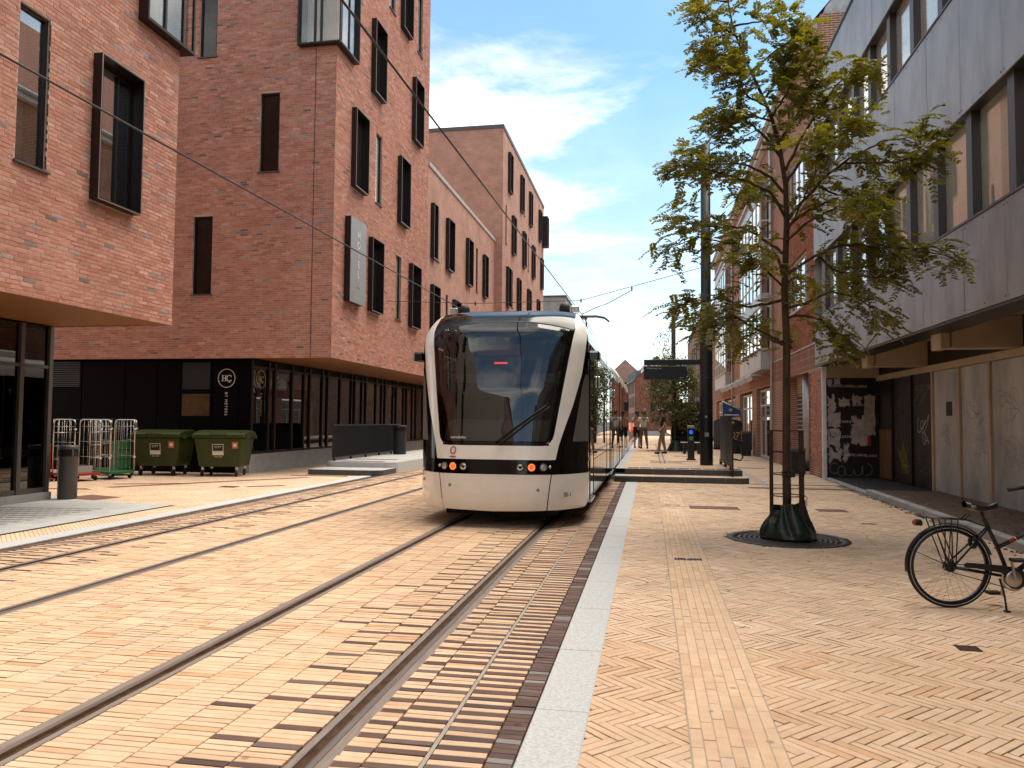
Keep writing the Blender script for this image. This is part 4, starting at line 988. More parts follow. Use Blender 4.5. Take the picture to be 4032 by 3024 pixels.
for k in range(700):
    yy = rnd.uniform(5, 20); xx = kx(yy) - abs(rnd.gauss(0, .12)) - .005; s = rnd.uniform(.002, .006)
    b.add([(xx - s, yy - s, .002), (xx + s, yy - s * .6, .002), (xx + s * .7, yy + s, .002), (xx, yy, .002 + s)], [(0, 1, 3), (1, 2, 3), (2, 0, 3)])
b.build('grit', 'dirt', label='sandy grit swept along the foot of the right kerb', cat='grit', kind='stuff')

# ---- posters and sprayed lettering on the boarded front
def ribbon(mb, pts, w, place):
    """flat sprayed stroke through 2-D points, laid on a wall by place(u, v, lift)"""
    n = len(pts); L_, R_ = [], []
    for i in range(n):
        a, c = pts[max(i - 1, 0)], pts[min(i + 1, n - 1)]
        d = math.hypot(c[0] - a[0], c[1] - a[1]) or 1; nx, ny = -(c[1] - a[1]) / d, (c[0] - a[0]) / d
        ww = w * (.75 + .4 * rnd.random())
        L_.append(place(pts[i][0] + nx * ww / 2, pts[i][1] + ny * ww / 2)); R_.append(place(pts[i][0] - nx * ww / 2, pts[i][1] - ny * ww / 2))
    mb.grid([L_, R_], smooth=False)
def scribble(u0, v0, su, sv, n=14, seed=0, loops=2.5):
    q = random.Random(seed); ph, pk = q.uniform(0, 6), q.uniform(0, 6); f2 = q.uniform(1.5, 3.5)
    return [(u0 + su * (i / (n * 4) - .5) + .28 * su * math.cos(loops * 6.28 * i / (n * 4) + ph), v0 + sv * (.5 * math.sin(loops * 6.28 * i / (n * 4) + pk) + .25 * math.sin(f2 * 6.28 * i / (n * 4)))) for i in range(n * 4 + 1)]
wx = lambda d: (lambda u, v: (XB - d, u, v))
ws = lambda d: (lambda u, v: (u, 22.79 - d, v))
def graffiti(strokes, place, m_, w, label):
    b = MB()
    for s_ in strokes: ribbon(b, s_, w, place)
    return b.build('graffiti', m_, label=label, cat='graffiti')
# big bubble tag at the foot of the poster wall
arc = lambda cx_, cz_, rx, rz_, a0, a1, n=18: [(cx_ + rx * math.cos(a0 + (a1 - a0) * i / n), cz_ + rz_ * math.sin(a0 + (a1 - a0) * i / n)) for i in range(n + 1)]
graffiti([arc(5.06, .32, .13, .14, R(60), R(330)), arc(5.25, .25, .10, .14, R(0), R(360)), arc(5.45, .28, .12, .16, R(170), R(370)), arc(5.68, .28, .10, .15, R(200), R(400)), arc(5.92, .30, .13, .16, R(90), R(-110)) , [(5.80, .16), (5.80, .42)]], ws(.004), 'spray_grey', .022, 'grey bubble letters sprayed along the foot of the poster wall')
graffiti([scribble(19.3, 1.55, .55, .35, seed=4, loops=3), scribble(19.15, 1.25, .3, .25, seed=5)], wx(.003), 'spray_white', .02, 'white looping tag at mid height on the black boards')
graffiti([scribble(20.8, 1.4, .8, 1.1, seed=6, loops=4), scribble(20.7, 2.2, .7, .4, seed=7, loops=3), scribble(19.4, 2.2, .9, .3, seed=8, loops=4), scribble(19.3, .6, .9, .6, seed=9, loops=2), scribble(22.1, 1.8, .7, .9, seed=10, loops=5)], wx(.0025), 'spray_grey', .012, 'thin grey scrawls over the black boards')
graffiti([scribble(20.75, .72, .55, .5, seed=12, loops=4), scribble(20.6, .45, .4, .2, seed=13, loops=3)], wx(.0035), 'spray_yellow', .014, 'yellow tag low on the black boards')
tagp(text('SLOCK VIN', 'graffiti', .20, 'spray_grey', None, (XB - .006, 19.30, 2.42), FACE_WEST, .001, shear=.25), 'grey sprayed capitals near the top of the last black board', 'graffiti')
for i, (yy, z_, sy, sz) in enumerate([(16.35, 1.75, .7, .5), (16.3, 1.2, .6, .35), (14.9, 1.9, .9, .6), (14.9, 1.1, .8, .4), (17.8, 1.3, .6, .4)]):
    graffiti([scribble(yy + .2 * (j - .5), z_ + .25 * (j - .5), sy * .8, sz * .5, seed=30 + i * 3 + j, loops=2.5 + j) for j in range(2)], wx(.003), 'spray_dark', .010, ['dark scribbled tags high on the second pale board', 'dark scribbled tags halfway down the second pale board', 'dark scribbles high on the third pale board', 'dark scribbles at waist height on the third pale board', 'faint dark scribbles on the first pale board beside the door post'][i])
# torn posters
pw_ = empty('torn_posters', label='layers of torn black and pale posters at the end of the boarded front', cat='posters')
def rag(u0, u1, v0, v1, m_, lift, seed, n=7, jag=.05):
    q = random.Random(seed); pts = []
    for (a, c, d, e) in ((u0, v0, u1, v0), (u1, v0, u1, v1), (u1, v1, u0, v1), (u0, v1, u0, v0)):
        for i in range(n): t = i / n; pts.append((a + (d - a) * t + q.uniform(-jag, jag) * .5, c + (e - c) * t + q.uniform(-jag, jag)))
    b = MB(); cx_, cz_ = (u0 + u1) / 2, (v0 + v1) / 2
    vs_ = [(cx_, 22.79 - lift, cz_)] + [(p[0], 22.79 - lift - q.uniform(0, .004), p[1]) for p in pts]
    b.add(vs_, [(0, i + 1, (i + 1) % len(pts) + 1)[::-1] for i in range(len(pts))]); return b.build('poster', m_, pw_)
for i, (u0, u1, v0, v1, m_, jg) in enumerate([(4.90, 5.12, 1.85, 2.32, 'poster_pale', .09), (5.20, 5.48, 2.05, 2.28, 'poster_pale', .06), (5.55, 5.80, 2.10, 2.34, 'poster_pale', .08), (5.86, 6.14, 1.25, 2.36, 'poster_pale', .03), (4.89, 5.24, 1.45, 1.88, 'poster_pale', .04), (5.55, 5.95, 1.40, 1.72, 'poster_pale', .10), (4.90, 5.20, .90, 1.45, 'poster_pale', .13), (5.52, 5.95, 1.0, 1.42, 'poster_pale', .06), (5.83, 6.02, .96, 1.22, 'poster_red', .01), (4.92, 5.26, .52, .85, 'poster_pale', .10), (5.30, 5.44, .55, .98, 'poster_pale', .08), (4.90, 5.02, 2.6, 2.82, 'poster_pale', .03), (5.08, 5.24, 2.66, 2.83, 'poster_pale', .02), (4.96, 5.10, 1.2, 1.35, 'blue_flag', .04)]):
    rag(u0, u1, v0, v1, m_, .003 + .001 * (i % 4), 60 + i, jag=jg)
for i, (u, v, s_) in enumerate([(5.10, 2.62, .1), (5.44, 2.61, .1), (5.78, 2.60, .1), (5.33, 2.12, .09), (5.70, 2.08, .09), (5.36, 1.62, .1), (5.36, 1.20, .1), (5.42, .70, .1), (5.74, .69, .1), (6.02, .68, .1)]):
    text('CARRIE', 'poster_title', s_, 'poster_text', pw_, (u, 22.779, v), FACE_CAM, .0006)

# ---------------------------------------------------------------- brick shop building beyond
XS, YS0, YS1 = 4.85, 22.93, 60.0
sb = empty('brick_shop_building', label='red brick building on the right with bay windows over a row of shops', cat='building')
op = [(25.12, 29.3, 0, 3.18), (32.6, 37.0, 0, 3.12), (38.5, 43.7, 0, 3.1), (46.0, 52.5, 0, 3.1), (54.5, 59, 0, 3.1)]
upw = [(25.2, 28.6, 5.35, 7.1), (24.6, 28.6, 8.6, 10.6), (33, 39, 5, 11), (41.5, 44.5, 5.3, 7.1), (47.5, 54, 5, 10.5), (56, 59, 5.3, 7.1)]
H_EAVE = 13.4
holed('y', XS, YS0, YS1, 0, 3.18, op, .5, -1, 'shop_brick', 'wall', sb)
holed('y', XS, YS0, YS1, 3.95, H_EAVE, upw, .2, -1, 'shop_brick', 'upper_wall', sb)
MB().quad((XS - .005, YS0, 3.18), (XS - .005, YS1, 3.18), (XS - .005, YS1, 3.95), (XS - .005, YS0, 3.95)).build('soldier_course', 'soldier_brick', sb)
MB().box(XS - .03, XS + .05, YS0 + .01, YS1, 3.94, 3.985).build('ledge', 'shutter_edge', sb)
shop_b = wall_bricks('y', XS, -1, YS0 + .12, 25.1, 0.3, 3.15, [])
SPAL = [(.34, .115, .062), (.30, .098, .052), (.37, .135, .075), (.28, .09, .05), (.33, .12, .07), (.36, .13, .08), (.25, .078, .045), (.22, .07, .045), (.31, .10, .06), (.35, .12, .07)]
lay_bricks(sb, 'brick', *shop_b[:4], jitter(np.array(SPAL)[shop_b[4]], .06), shop_b[4], SPAL, 'wall_brick', .03)
up_b = wall_bricks('y', XS, -1, YS0 + .12, 29.5, 3.99, 8.6, upw)
_o = np_mesh('upper_brick_field', *brick_arrays(*[np.array(q) for q in up_b[:4]]), 'wall_brick', np.repeat(jitter(np.array(SPAL)[up_b[4]], .06), 5, 0))
link(bpy.data.objects.new('brick_field', _o), sb)['kind'] = 'stuff'
MB().quad((XS, YS0, 0), (14, YS0, 0), (14, YS0, H_EAVE), (XS, YS0, H_EAVE)).build('end_wall', 'shop_brick_x', sb)
# white painted gable above the metal building, roof slope and gutter
g_ = MB(); g_.prism([(5.0, 11.0), (13, 11.0), (13, 18), (8.6, 18.0), (5.0, 13.6)], 'y', YS0 + .02, YS0 + .36); g_.build('gable', 'white_brick', sb)
MB().box(5.3, 9, YS0 - .005, YS0 + .018, 11.0, 12.9).build('gable_brickwork', 'shop_brick_x', sb)
MB().quad((XS - .15, YS0 + .37, H_EAVE), (XS - .15, YS1, H_EAVE), (9.5, YS1, 19), (9.5, YS0 + .37, 19)).build('roof', 'roof_tile', sb)
MB().tube([(XS - .28, YS0 + .2, H_EAVE + .02), (XS - .28, YS1, H_EAVE + .02)], .085, 10).build('gutter', 'bay_panel', sb)
MB().box(XS - .22, XS, YS0 + .38, YS1, H_EAVE - .25, H_EAVE - .02).build('eave_board', 'white_frame', sb)
MB().quad((14, YS0, 0), (14, YS1, 0), (14, YS1, 14), (14, YS0, 14)).build('rear_wall', 'shop_brick', sb)
MB().quad((9.5, YS0 + .4, 19), (9.5, YS1, 19), (14, YS1, 14), (14, YS0 + .4, 14)).build('roof', 'roof_tile', sb)
for (a, b, c, d) in upw[:2] + [upw[3], upw[5]]:
    n = max(2, int((b - a) / .8)); fr = MB()
    for i in range(n + 1): u = a + (b - a) * i / n; fr.box(XS + .10, XS + .17, u - .03, u + .03, c, d)
    fr.box(XS + .10, XS + .17, a, b, c, c + .06); fr.box(XS + .10, XS + .17, a, b, d - .06, d)
    w_ = fr.build('window', 'white_frame', sb); MB().box(XS + .13, XS + .14, a, b, c, d).build('pane', 'pane_bright', w_); MB().box(XS + .6, XS + .62, a - .5, b + .5, c, d).build('room', 'room_dark', w_)
    MB().box(XS - .05, XS + .1, a - .05, b + .05, c - .07, c - .01).build('sill', 'shutter_edge', w_)
# projecting bays
def bay(y0, y1, zb, zt, dpt):
    X0 = XS - dpt
    m = MB(); m.box(X0, XS - .004, y0, y1, zb, zb + .06); e = m.build('bay_window', 'bay_panel', sb)
    z = zb + .06
    MB().box(X0 + .012, XS - .004, y0 + .012, y1 - .012, z, z + .72).build('apron_panel', 'bay_panel', e)
    n = 4
    for i in range(n):
        a, b = y0 + (y1 - y0) * i / n, y0 + (y1 - y0) * (i + 1) / n
        MB().box(X0 + .0, X0 + .011, a + .03, b - .03, z + .03, z + .69).build('apron_glass', 'white_frame', e)
    z += .72
    MB().box(X0 - .08, XS - .004, y0 - .06, y1 + .05, z, z + .06).build('sill', 'shutter_edge', e); z += .06
    while z < zt - 1.0:
        h = 1.75
        n = 6; f = MB()
        for i in range(n + 1): u = y0 + (y1 - y0 - .06) * i / n; f.box(X0, X0 + .06, u, u + .06, z, z + h)
        f.box(X0, X0 + .06, y0, y1, z + h - .07, z + h); f.box(X0 + .003, X0 + .058, y0, y1, z + .68, z + .73)
        for xx in (XS - .08, X0 + .003): f.box(xx, xx + .06, y0 - .002, y0 + .06, z, z + h)
        f.box(X0, XS, y0 + .002, y0 + .055, z + h - .07, z + h); f.box(X0, XS, y0 + .002, y0 + .055, z + .68, z + .74)
        w_ = f.build('window', 'white_frame', e)
        MB().box(X0 + .03, X0 + .036, y0 + .06, y1, z, z + h).build('pane', 'pane_bright', w_); MB().box(X0 + .06, XS - .08, y0 + .03, y0 + .036, z, z + h).build('pane', 'pane', w_)
        z += h
        MB().box(X0 + .012, XS - .004, y0 + .012, y1 - .012, z, z + .5).build('spandrel', 'bay_panel', e); z += .5
    MB().box(X0 - .1, XS - .004, y0 - .08, y1 + .05, z, z + .08).build('cornice', 'bay_panel', e)
    MB().box(XS + .3, XS + .32, y0, y1, zb, z).build('room', 'room_dark', e)
    return e
bay(32.15, 39.4, 3.72, 11.2, .47); bay(47.1, 54.4, 3.72, 10.5, .45)
for yy in (31.75, 46.6): MB().tube([(XS - .11, yy, 0.05), (XS - .11, yy, H_EAVE)], .055, 10).build('downpipe', 'bay_panel', sb)
# shop fronts
def front(y0, y1, h, panes, x, label_m='pane_dark', n=3, shut=None):
    f = MB()
    for i in range(n + 1): u = y0 + (y1 - y0 - .08) * i / n; f.box(x, x + .08, u, u + .08, .02, h)
    f.box(x, x + .08, y0, y1, h - .1, h); f.box(x + .003, x + .077, y0, y1, h - .75, h - .67); f.box(x + .003, x + .077, y0, y1, .02, .12)
    w_ = f.build('shop_front', 'white_frame', sb)
    MB().box(x + .04, x + .046, y0, y1, .1, h - .1).build('pane', label_m, w_)
    MB().box(x + .35, x + .37, y0, y1, .0, h).build('display', panes, w_)
    return w_
f1 = front(25.2, 26.25, 3.12, 'window_ad', XS + .22, 'pane', n=1)
MB().tube([(XS + .34, 26.75, 0), (XS + .34, 26.75, 3.15)], .22, 16).build('column', 'bay_panel', sb); MB().tube([(XS + .34, 26.75, 0), (XS + .34, 26.75, .32)], .235, 16).build('column_base', 'charcoal_steel', sb)
sh = MB().box(XS + .42, XS + .46, 27.0, 29.3, 0.05, 2.6).build('roller_shutter', 'shutter', sb)
for k in range(17): MB().box(XS + .39, XS + .42, 27.0, 29.3, .12 + k * .15, .155 + k * .15).build('shutter_slat', 'shutter_edge', sh)
MB().box(XS + .40, XS + .5, 27.0, 29.3, 2.6, 3.18).build('shutter_box', 'beam_paint', sb)
f2 = front(32.65, 36.95, 3.05, 'window_ad', XS + .16, 'pane', n=3)
text('SPLEJL', 'window_lettering', .22, 'sticker_white', f2, (XS + .15, 35.9, 1.75), FACE_WEST, .001); text('SPLEJL', 'window_lettering', .22, 'sticker_white', f2, (XS + .15, 34.2, 1.75), FACE_WEST, .001)
text('Special lounge 0-4', 'window_lettering', .14, 'sticker_white', f2, (XS + .15, 35.6, 2.70), FACE_WEST, .001)
for yy in (36.2, 35.6, 34.5, 33.4): MB().sphere((XS + .30, yy, 1.05), .3, 8, 6, (.1, .55, 1)).build('display_figure', 'poster_red', f2)
f3 = front(38.6, 43.6, 3.0, 'window_ad', XS + .16, 'pane', n=4)
MB().box(XS + .30, XS + .32, 39.2, 41, .5, 1.6).build('yellow_display', 'yellow', f3)
front(46.1, 52.4, 3.0, 'window_ad', XS + .2, 'pane', n=5); front(54.6, 58.9, 3.0, 'window_ad', XS + .2, 'pane', n=4)
text('LINJE', 'wall_lettering', .34, 'shutter_edge', sb, (XS - .03, 53.2, 3.5), FACE_WEST, .02)
# wall lamps and the row of floodlights
for yy in (27.3, 38.0, 55.5):
    e = empty('wall_lamp', (XS, yy, 4.3), label={27.3: 'black box lamp on the brick wall above the roller shutter', 38.0: 'black box lamp between the two bay windows', 55.5: 'small black box lamp below the farther bay window'}[yy], cat='lamp')
    MB().rbox(-.30, -.10, -.12, .12, -.22, .22, .02).build('housing', 'charcoal_steel', e); MB().box(-.10, 0, -.04, .04, -.05, .05).build('bracket', 'charcoal_steel', e)
for k in range(6):
    yy = 33.5 + k * 2.3
    e = empty('floodlight', (XS, yy, 3.55), label=['nearest pale floodlight on an arm over the shops', 'second pale floodlight on an arm over the shops', 'third pale floodlight on an arm over the shops', 'fourth pale floodlight on an arm over the shops', 'fifth pale floodlight on an arm over the shops', 'farthest pale floodlight on an arm over the shops'][k], cat='lamp', group='floodlights over the shops')
    MB().tube([(0, 0, 0), (-.75, 0, .02)], .018, 8).build('arm', 'white_frame', e)
    h = MB(); h.rbox(-.12, .12, -.16, .16, -.14, .10, .03); h.xf(Matrix.Rotation(R(-35), 4, 'Y')); h.build('lamp_head', 'white_frame', e, loc=(-.78, 0, -.12))
# planters / bins against the shops
for (xx, yy, hgt, lab) in ((4.52, 25.3, .78, 'dark box litter bin against the brick pier beside the posters'), (4.48, 37.9, 1.15, 'dark box bin outside the window with red figures')):
    e = empty('box_bin', (xx, yy, 0), label=lab, cat='bin')
    MB().rbox(-.21, .21, -.22, .22, 0, hgt, .012).build('body', 'charcoal_steel', e); MB().rbox(-.22, .22, -.23, .23, hgt - .1, hgt + .012, .012).build('rim', 'grey_frame', e)

# ---------------------------------------------------------------- far right gabled house, houses at the end of the street
def house(name, x0, x1, y0, y1, he, hp, gable_axis, wall, roof, label, wins=None, gm='gable_brick'):
    e = empty(name, label=label, cat='building', group='far houses')
    w = MB()
    w.quad((x0, y0, 0), (x1, y0, 0), (x1, y0, he), (x0, y0, he)) if gable_axis == 'x' else w.prism([(x0, 0), (x1, 0), (x1, he), ((x0 + x1) / 2, hp), (x0, he)], 'y', y0, y0 + .3)
    w.build('gable_wall', gm, e)
    s_ = MB(); s_.quad((x0, y0 + .01, 0), (x0, y1, 0), (x0, y1, he), (x0, y0 + .01, he)); s_.quad((x1, y0 + .01, 0), (x1, y1, 0), (x1, y1, he), (x1, y0 + .01, he)); s_.build('side_wall', wall, e)
    xm = (x0 + x1) / 2; ov = .3
    MB().quad((x0 - ov, y0 - .1, he - .2), (x0 - ov, y1, he - .2), (xm, y1, hp + .15), (xm, y0 - .1, hp + .15)).build('roof', roof, e)
    MB().quad((x1 + ov, y0 - .1, he - .2), (x1 + ov, y1, he - .2), (xm, y1, hp + .15), (xm, y0 - .1, hp + .15)).build('roof', roof, e)
    MB().quad((x0, y1, 0), (x1, y1, 0), (x1, y1, he), (x0, y1, he)).build('rear_wall', wall, e)
    proto = None
    for (side, u, z, ww, hh_) in (wins or []):
        b = MB()
        if side == 'L': loc = (x0 - .02, u, z); b.box(-.02, .03, 0, ww, 0, hh_)
        elif side == 'R': loc = (x1 + .02, u, z); b.box(-.03, .02, 0, ww, 0, hh_)
        else: loc = (u, y0 - .02, z); b.box(0, ww, -.02, .03, 0, hh_)
        b.build('window', 'room_dark', e, loc=loc)
    return e
house('gabled_house', 4.7, 14, 77, 100, 11.4, 17.2, 'y', 'shop_brick', 'roof_tile', 'tall gabled brick house with tiled roof beyond the shops, half behind the mast', [('L', 80, 4, 1, 2), ('L', 84, 4, 1, 2), ('L', 88, 4, 1, 2), ('L', 80, 7.5, 1, 2), ('L', 84, 7.5, 1, 2), ('L', 88, 7.5, 1, 2), ('F', 6.5, 12, 1, 1.8)], gm='shop_brick_x')
hs2 = house('gabled_house', 0, 8.5, 0, 25, 9.6, 14.2, 'y', 'brick_yz', 'roof_slate', 'brick house with a patterned gable closing the end of the street', [('L', 2 + 3 * k, z, 1.2, 2.1) for k in range(7) for z in (1.2, 4.3, 7.1)] + [('F', 3 + 2.2 * k, 3.6, .9, 1.7) for k in range(2)])
hs2.location = (-2.9, 150, 0); hs2.rotation_euler = (0, 0, R(6))
house('gabled_house', -9.0, -2.2, 178, 215, 12.5, 15.6, 'y', 'brick_yz', 'roof_tile', 'paler house with an orange tiled roof farthest down the street', [('F', -6 + 1.6 * k, z, .8, 1.5) for k in range(2) for z in (5, 9)], gm='brick_xz')
for k in range(6): MB().box(.15, 1.3, 1 + 3.2 * k, 3 + 3.2 * k, 9.9, 11.5).build('dormer', 'roof_slate', hs2)
# back of the street behind the viewer, seen only in reflections
for (x0, x1, y0, y1, z1, lab) in ((-24, -8.8, -70, -22.5, 16, 'brick block down the street behind the viewer on the hotel side'), (4.85, 16, -70, -22.5, 14, 'brick block down the street behind the viewer on the shop side')):
    e = empty('street_building', label=lab, cat='building')
    MB().box(x0, x1, y0, y1, 0, z1).build('wall', 'brick_yz', e); MB().box(x0 - .1, x1 + .1, y0 - .1, y1 + .1, z1, z1 + .3).build('roof', 'roof_tile', e)
    xx = x1 if x0 < -8 else x0
    pr = None
    for j in range(3):
        for i in range(10):
            loc = (xx, y0 + 3 + i * 4.5, 3.6 + j * 3.5)
            if pr is None: pr = MB().box(-.04, .04, 0, 1.2, 0, 2.0).build('window', 'white_frame', e, loc=loc)
            else: dup(pr, e, loc)
# ================================================================== TRAM
tram = empty('tram', (TC1, 0, 0), label='cream and black tram with red tail lights standing at the stop', cat='tram')
def lerp_tab(t, tab):
    return float(np.interp(t, [a for a, _ in tab], [b for _, b in tab]))
YCT = [(.22, 11.18), (.30, 11.12), (.5, 11.09), (.8, 11.09), (1.0, 11.11), (1.2, 11.14), (2.0, 11.28), (2.6, 11.45), (2.95, 11.58), (3.1, 11.70), (3.22, 11.86), (3.33, 12.12), (3.40, 12.45), (3.45, 13.0)]
YST = [(.2, 11.95), (2.8, 11.92), (3.05, 12.05), (3.22, 12.2), (3.33, 12.4), (3.40, 12.7), (3.45, 13.1)]
WT = [(.22, 1.25), (.34, 1.315), (.5, 1.325), (2.7, 1.325), (2.94, 1.30), (3.1, 1.245), (3.2, 1.19), (3.31, 1.115), (3.38, .98), (3.43, .72), (3.455, .3)]
def TF(x, z):
    w = lerp_tab(z, WT); yc, ysd = lerp_tab(z, YCT), lerp_tab(z, YST)
    s = min(abs(x) / w, 1.0)
    return np.array([x, yc + (ysd - yc) * s ** 4.2, z])
def TP(x, z, lift=0.):
    p = TF(x, z)
    if lift:
        e = .01; a = TF(x + e, z) - TF(x - e, z); b = TF(x, z + e) - TF(x, z - e); n = np.cross(a, b); n /= np.linalg.norm(n) + 1e-9
        if n[1] > 0: n = -n
        p = p + n * lift
    return p
def patch(name, material, fn, na=16, nb=12, lift=0., parent=tram, thick=.012):
    """skin panel over the front shell, fn(a, b) -> (x, z), with a small edge thickness"""
    P = [[TP(*fn(i / na, j / nb), lift) for i in range(na + 1)] for j in range(nb + 1)]
    m = MB(); m.grid(P)
    rim = [P[0][i] for i in range(na + 1)] + [P[j][na] for j in range(1, nb + 1)] + [P[nb][i] for i in range(na - 1, -1, -1)] + [P[j][0] for j in range(nb - 1, 0, -1)]
    back = [(p[0], p[1] + thick, p[2]) for p in rim]; n = len(rim)
    m.add([tuple(p) for p in rim] + back, [(i, (i + 1) % n, n + (i + 1) % n, n + i) for i in range(n)])
    return m.build(name, material, parent)
mixf = lambda a, b, t: a + (b - a) * t
XG_ = lambda z: mixf(.775, .845, (z - .25) / .55)
W_ = lambda z: lerp_tab(z, WT)
XI = lambda z: lerp_tab(z, [(1.2, .70), (1.225, .775), (1.26, .82), (1.31, .853), (1.38, .872), (1.5, .89), (3.0, 1.125), (3.3, 1.09)])
XO = lambda z: min(W_(z) - .0005, lerp_tab(z, [(1.0, .895), (1.21, .935), (1.5, 1.02), (1.8, 1.115), (2.3, 1.235), (2.7, 1.285), (2.9, 1.30), (3.3, 1.3)]))
patch('bumper', 'tram_white', lambda a, b: ((2 * a - 1) * (XG_(mixf(.26, .79, b)) - .006), mixf(.245 + .02 * abs(2 * a - 1), .79, b)), 24, 8)
for s in (-1, 1):
    patch('bumper_side', 'tram_white', lambda a, b, s=s: (s * mixf(XG_(mixf(.27, .79, b)) + .008, W_(mixf(.27, .79, b)) * .9995, a), mixf(.265, .79, b)), 14, 8)
    patch('front_pillar', 'tram_white', lambda a, b, s=s: (s * mixf(XI(mixf(1.205, 3.31, b)), XO(mixf(1.205, 3.31, b)), a), mixf(1.205, 3.31, b)), 8, 40, .004)
    patch('corner_panel', 'tram_black', lambda a, b, s=s: (s * mixf(XO(mixf(1.0, 2.9, b)) - .01, W_(mixf(1.0, 2.9, b)) * .9995, a), mixf(1.0, 2.9, b)), 8, 24, -.002)
    patch('corner_window', 'interior_grey', lambda a, b, s=s: (s * mixf(max(XO(mixf(1.27, 2.3, b)) + .05, mixf(1.12, 1.27, b)), W_(mixf(1.27, 2.3, b)) * .9995, a), mixf(1.27, 2.3, b)), 6, 12, .003)
patch('lamp_band', 'tram_black', lambda a, b: ((2 * a - 1) * W_(mixf(.80, 1.0, b)) * .9995, mixf(.80, .998, b)), 40, 6, -.004)
patch('front_band', 'tram_white', lambda a, b: ((2 * a - 1) * XO(mixf(1.005, 1.21, b)), mixf(1.005 + .012 * 0, 1.208, b)), 24, 6, .004)
ZB = lambda x: 3.13 - .14 * (x / 1.1) ** 2
patch('roof_visor', 'tram_black', lambda a, b: ((2 * a - 1) * mixf(1.118, 1.095, b), mixf(ZB((2 * a - 1) * 1.11), 3.345 - .03 * abs(2 * a - 1) ** 3, b)), 30, 10, .004)
patch('visor_trim', 'tram_rubber', lambda a, b: ((2 * a - 1) * 1.118, ZB((2 * a - 1) * 1.11) + mixf(-.018, .0, b)), 30, 2, .006)
patch('windscreen', 'windscreen', lambda a, b: ((2 * a - 1) * (XI(mixf(1.212, ZB((2 * a - 1)) - .02, b)) - .004), mixf(1.212, ZB((2 * a - 1)) - .02, b)), 30, 30, .001, thick=.004)
for s in (-1, 1): patch('screen_border', 'tram_black', lambda a, b, s=s: (s * mixf(XI(mixf(1.212, 3.0, b)) - .075, XI(mixf(1.212, 3.0, b)), a), mixf(1.212, 3.0, b)), 4, 30, .005)
patch('screen_border', 'tram_black', lambda a, b: ((2 * a - 1) * .80, mixf(1.212, 1.275, b)), 24, 2, .005)
patch('screen_border', 'tram_dark', lambda a, b: ((2 * a - 1) * 1.04, mixf(2.86, 3.0, b)), 24, 2, -.013)
# roof shell and body sides
sec = [(-1.318, 2.82), (-1.30, 2.94), (-1.245, 3.1), (-1.19, 3.2), (-1.115, 3.31), (-.98, 3.38), (-.72, 3.43), (0, 3.455)]
sec = sec + [(-x, z) for x, z in sec[-2::-1]]
P = []
for yy in (12.05, 12.2, 12.4, 12.7, 13.1, 14, 17.1):
    row = []
    for x, z in sec:
        ys_min = lerp_tab(z, YST); yf = TF(x, min(z, 3.45))[1]
        row.append((x, max(yy, yf + .01 if abs(x) < 1.3 else yy), z))
    P.append(row)
MB().grid(P).build('roof', 'tram_white', tram)
TJ = [17.17, 22.6, 25.9, 30.2, 35.2]
for a, b in zip(TJ[:-1], TJ[1:]):
    MB().grid([[(x, yy, z) for x, z in sec] for yy in (a + .12, b - .12)]).build('roof', 'tram_white', tram)
    MB().grid([[(x * .97, yy, 2.82 + (z - 2.82) * .97) for x, z in sec] for yy in (b - .12, b + .12)]).build('gangway_bellows', 'tram_rubber', tram) if b < 35 else None
MB().grid([[(x * .97, yy, 2.82 + (z - 2.82) * .97) for x, z in sec] for yy in (17.05, 17.3)]).build('gangway_bellows', 'tram_rubber', tram)
MB().add([(x, 35.2, z) for x, z in sec] + [(1.3, 35.2, .35), (-1.3, 35.2, .35)], [tuple(range(len(sec) + 2))]).build('rear_wall', 'tram_black', tram)
bays_t = [(11.93, 12.24, 'w'), (12.26, 13.08, 'd'), (13.10, 13.54, 'w'), (13.56, 17.05, 'w'), (17.3, 18.6, 'w'), (18.62, 19.35, 'd'), (19.37, 20.1, 'd'), (20.12, 22.48, 'w'), (22.72, 24.2, 'w'), (24.22, 25.78, 'd'), (26.0, 27.4, 'w'), (27.42, 28.9, 'd'), (28.92, 30.1, 'w'), (30.3, 32.5, 'w'), (32.52, 33.9, 'd'), (33.92, 35.1, 'w')]
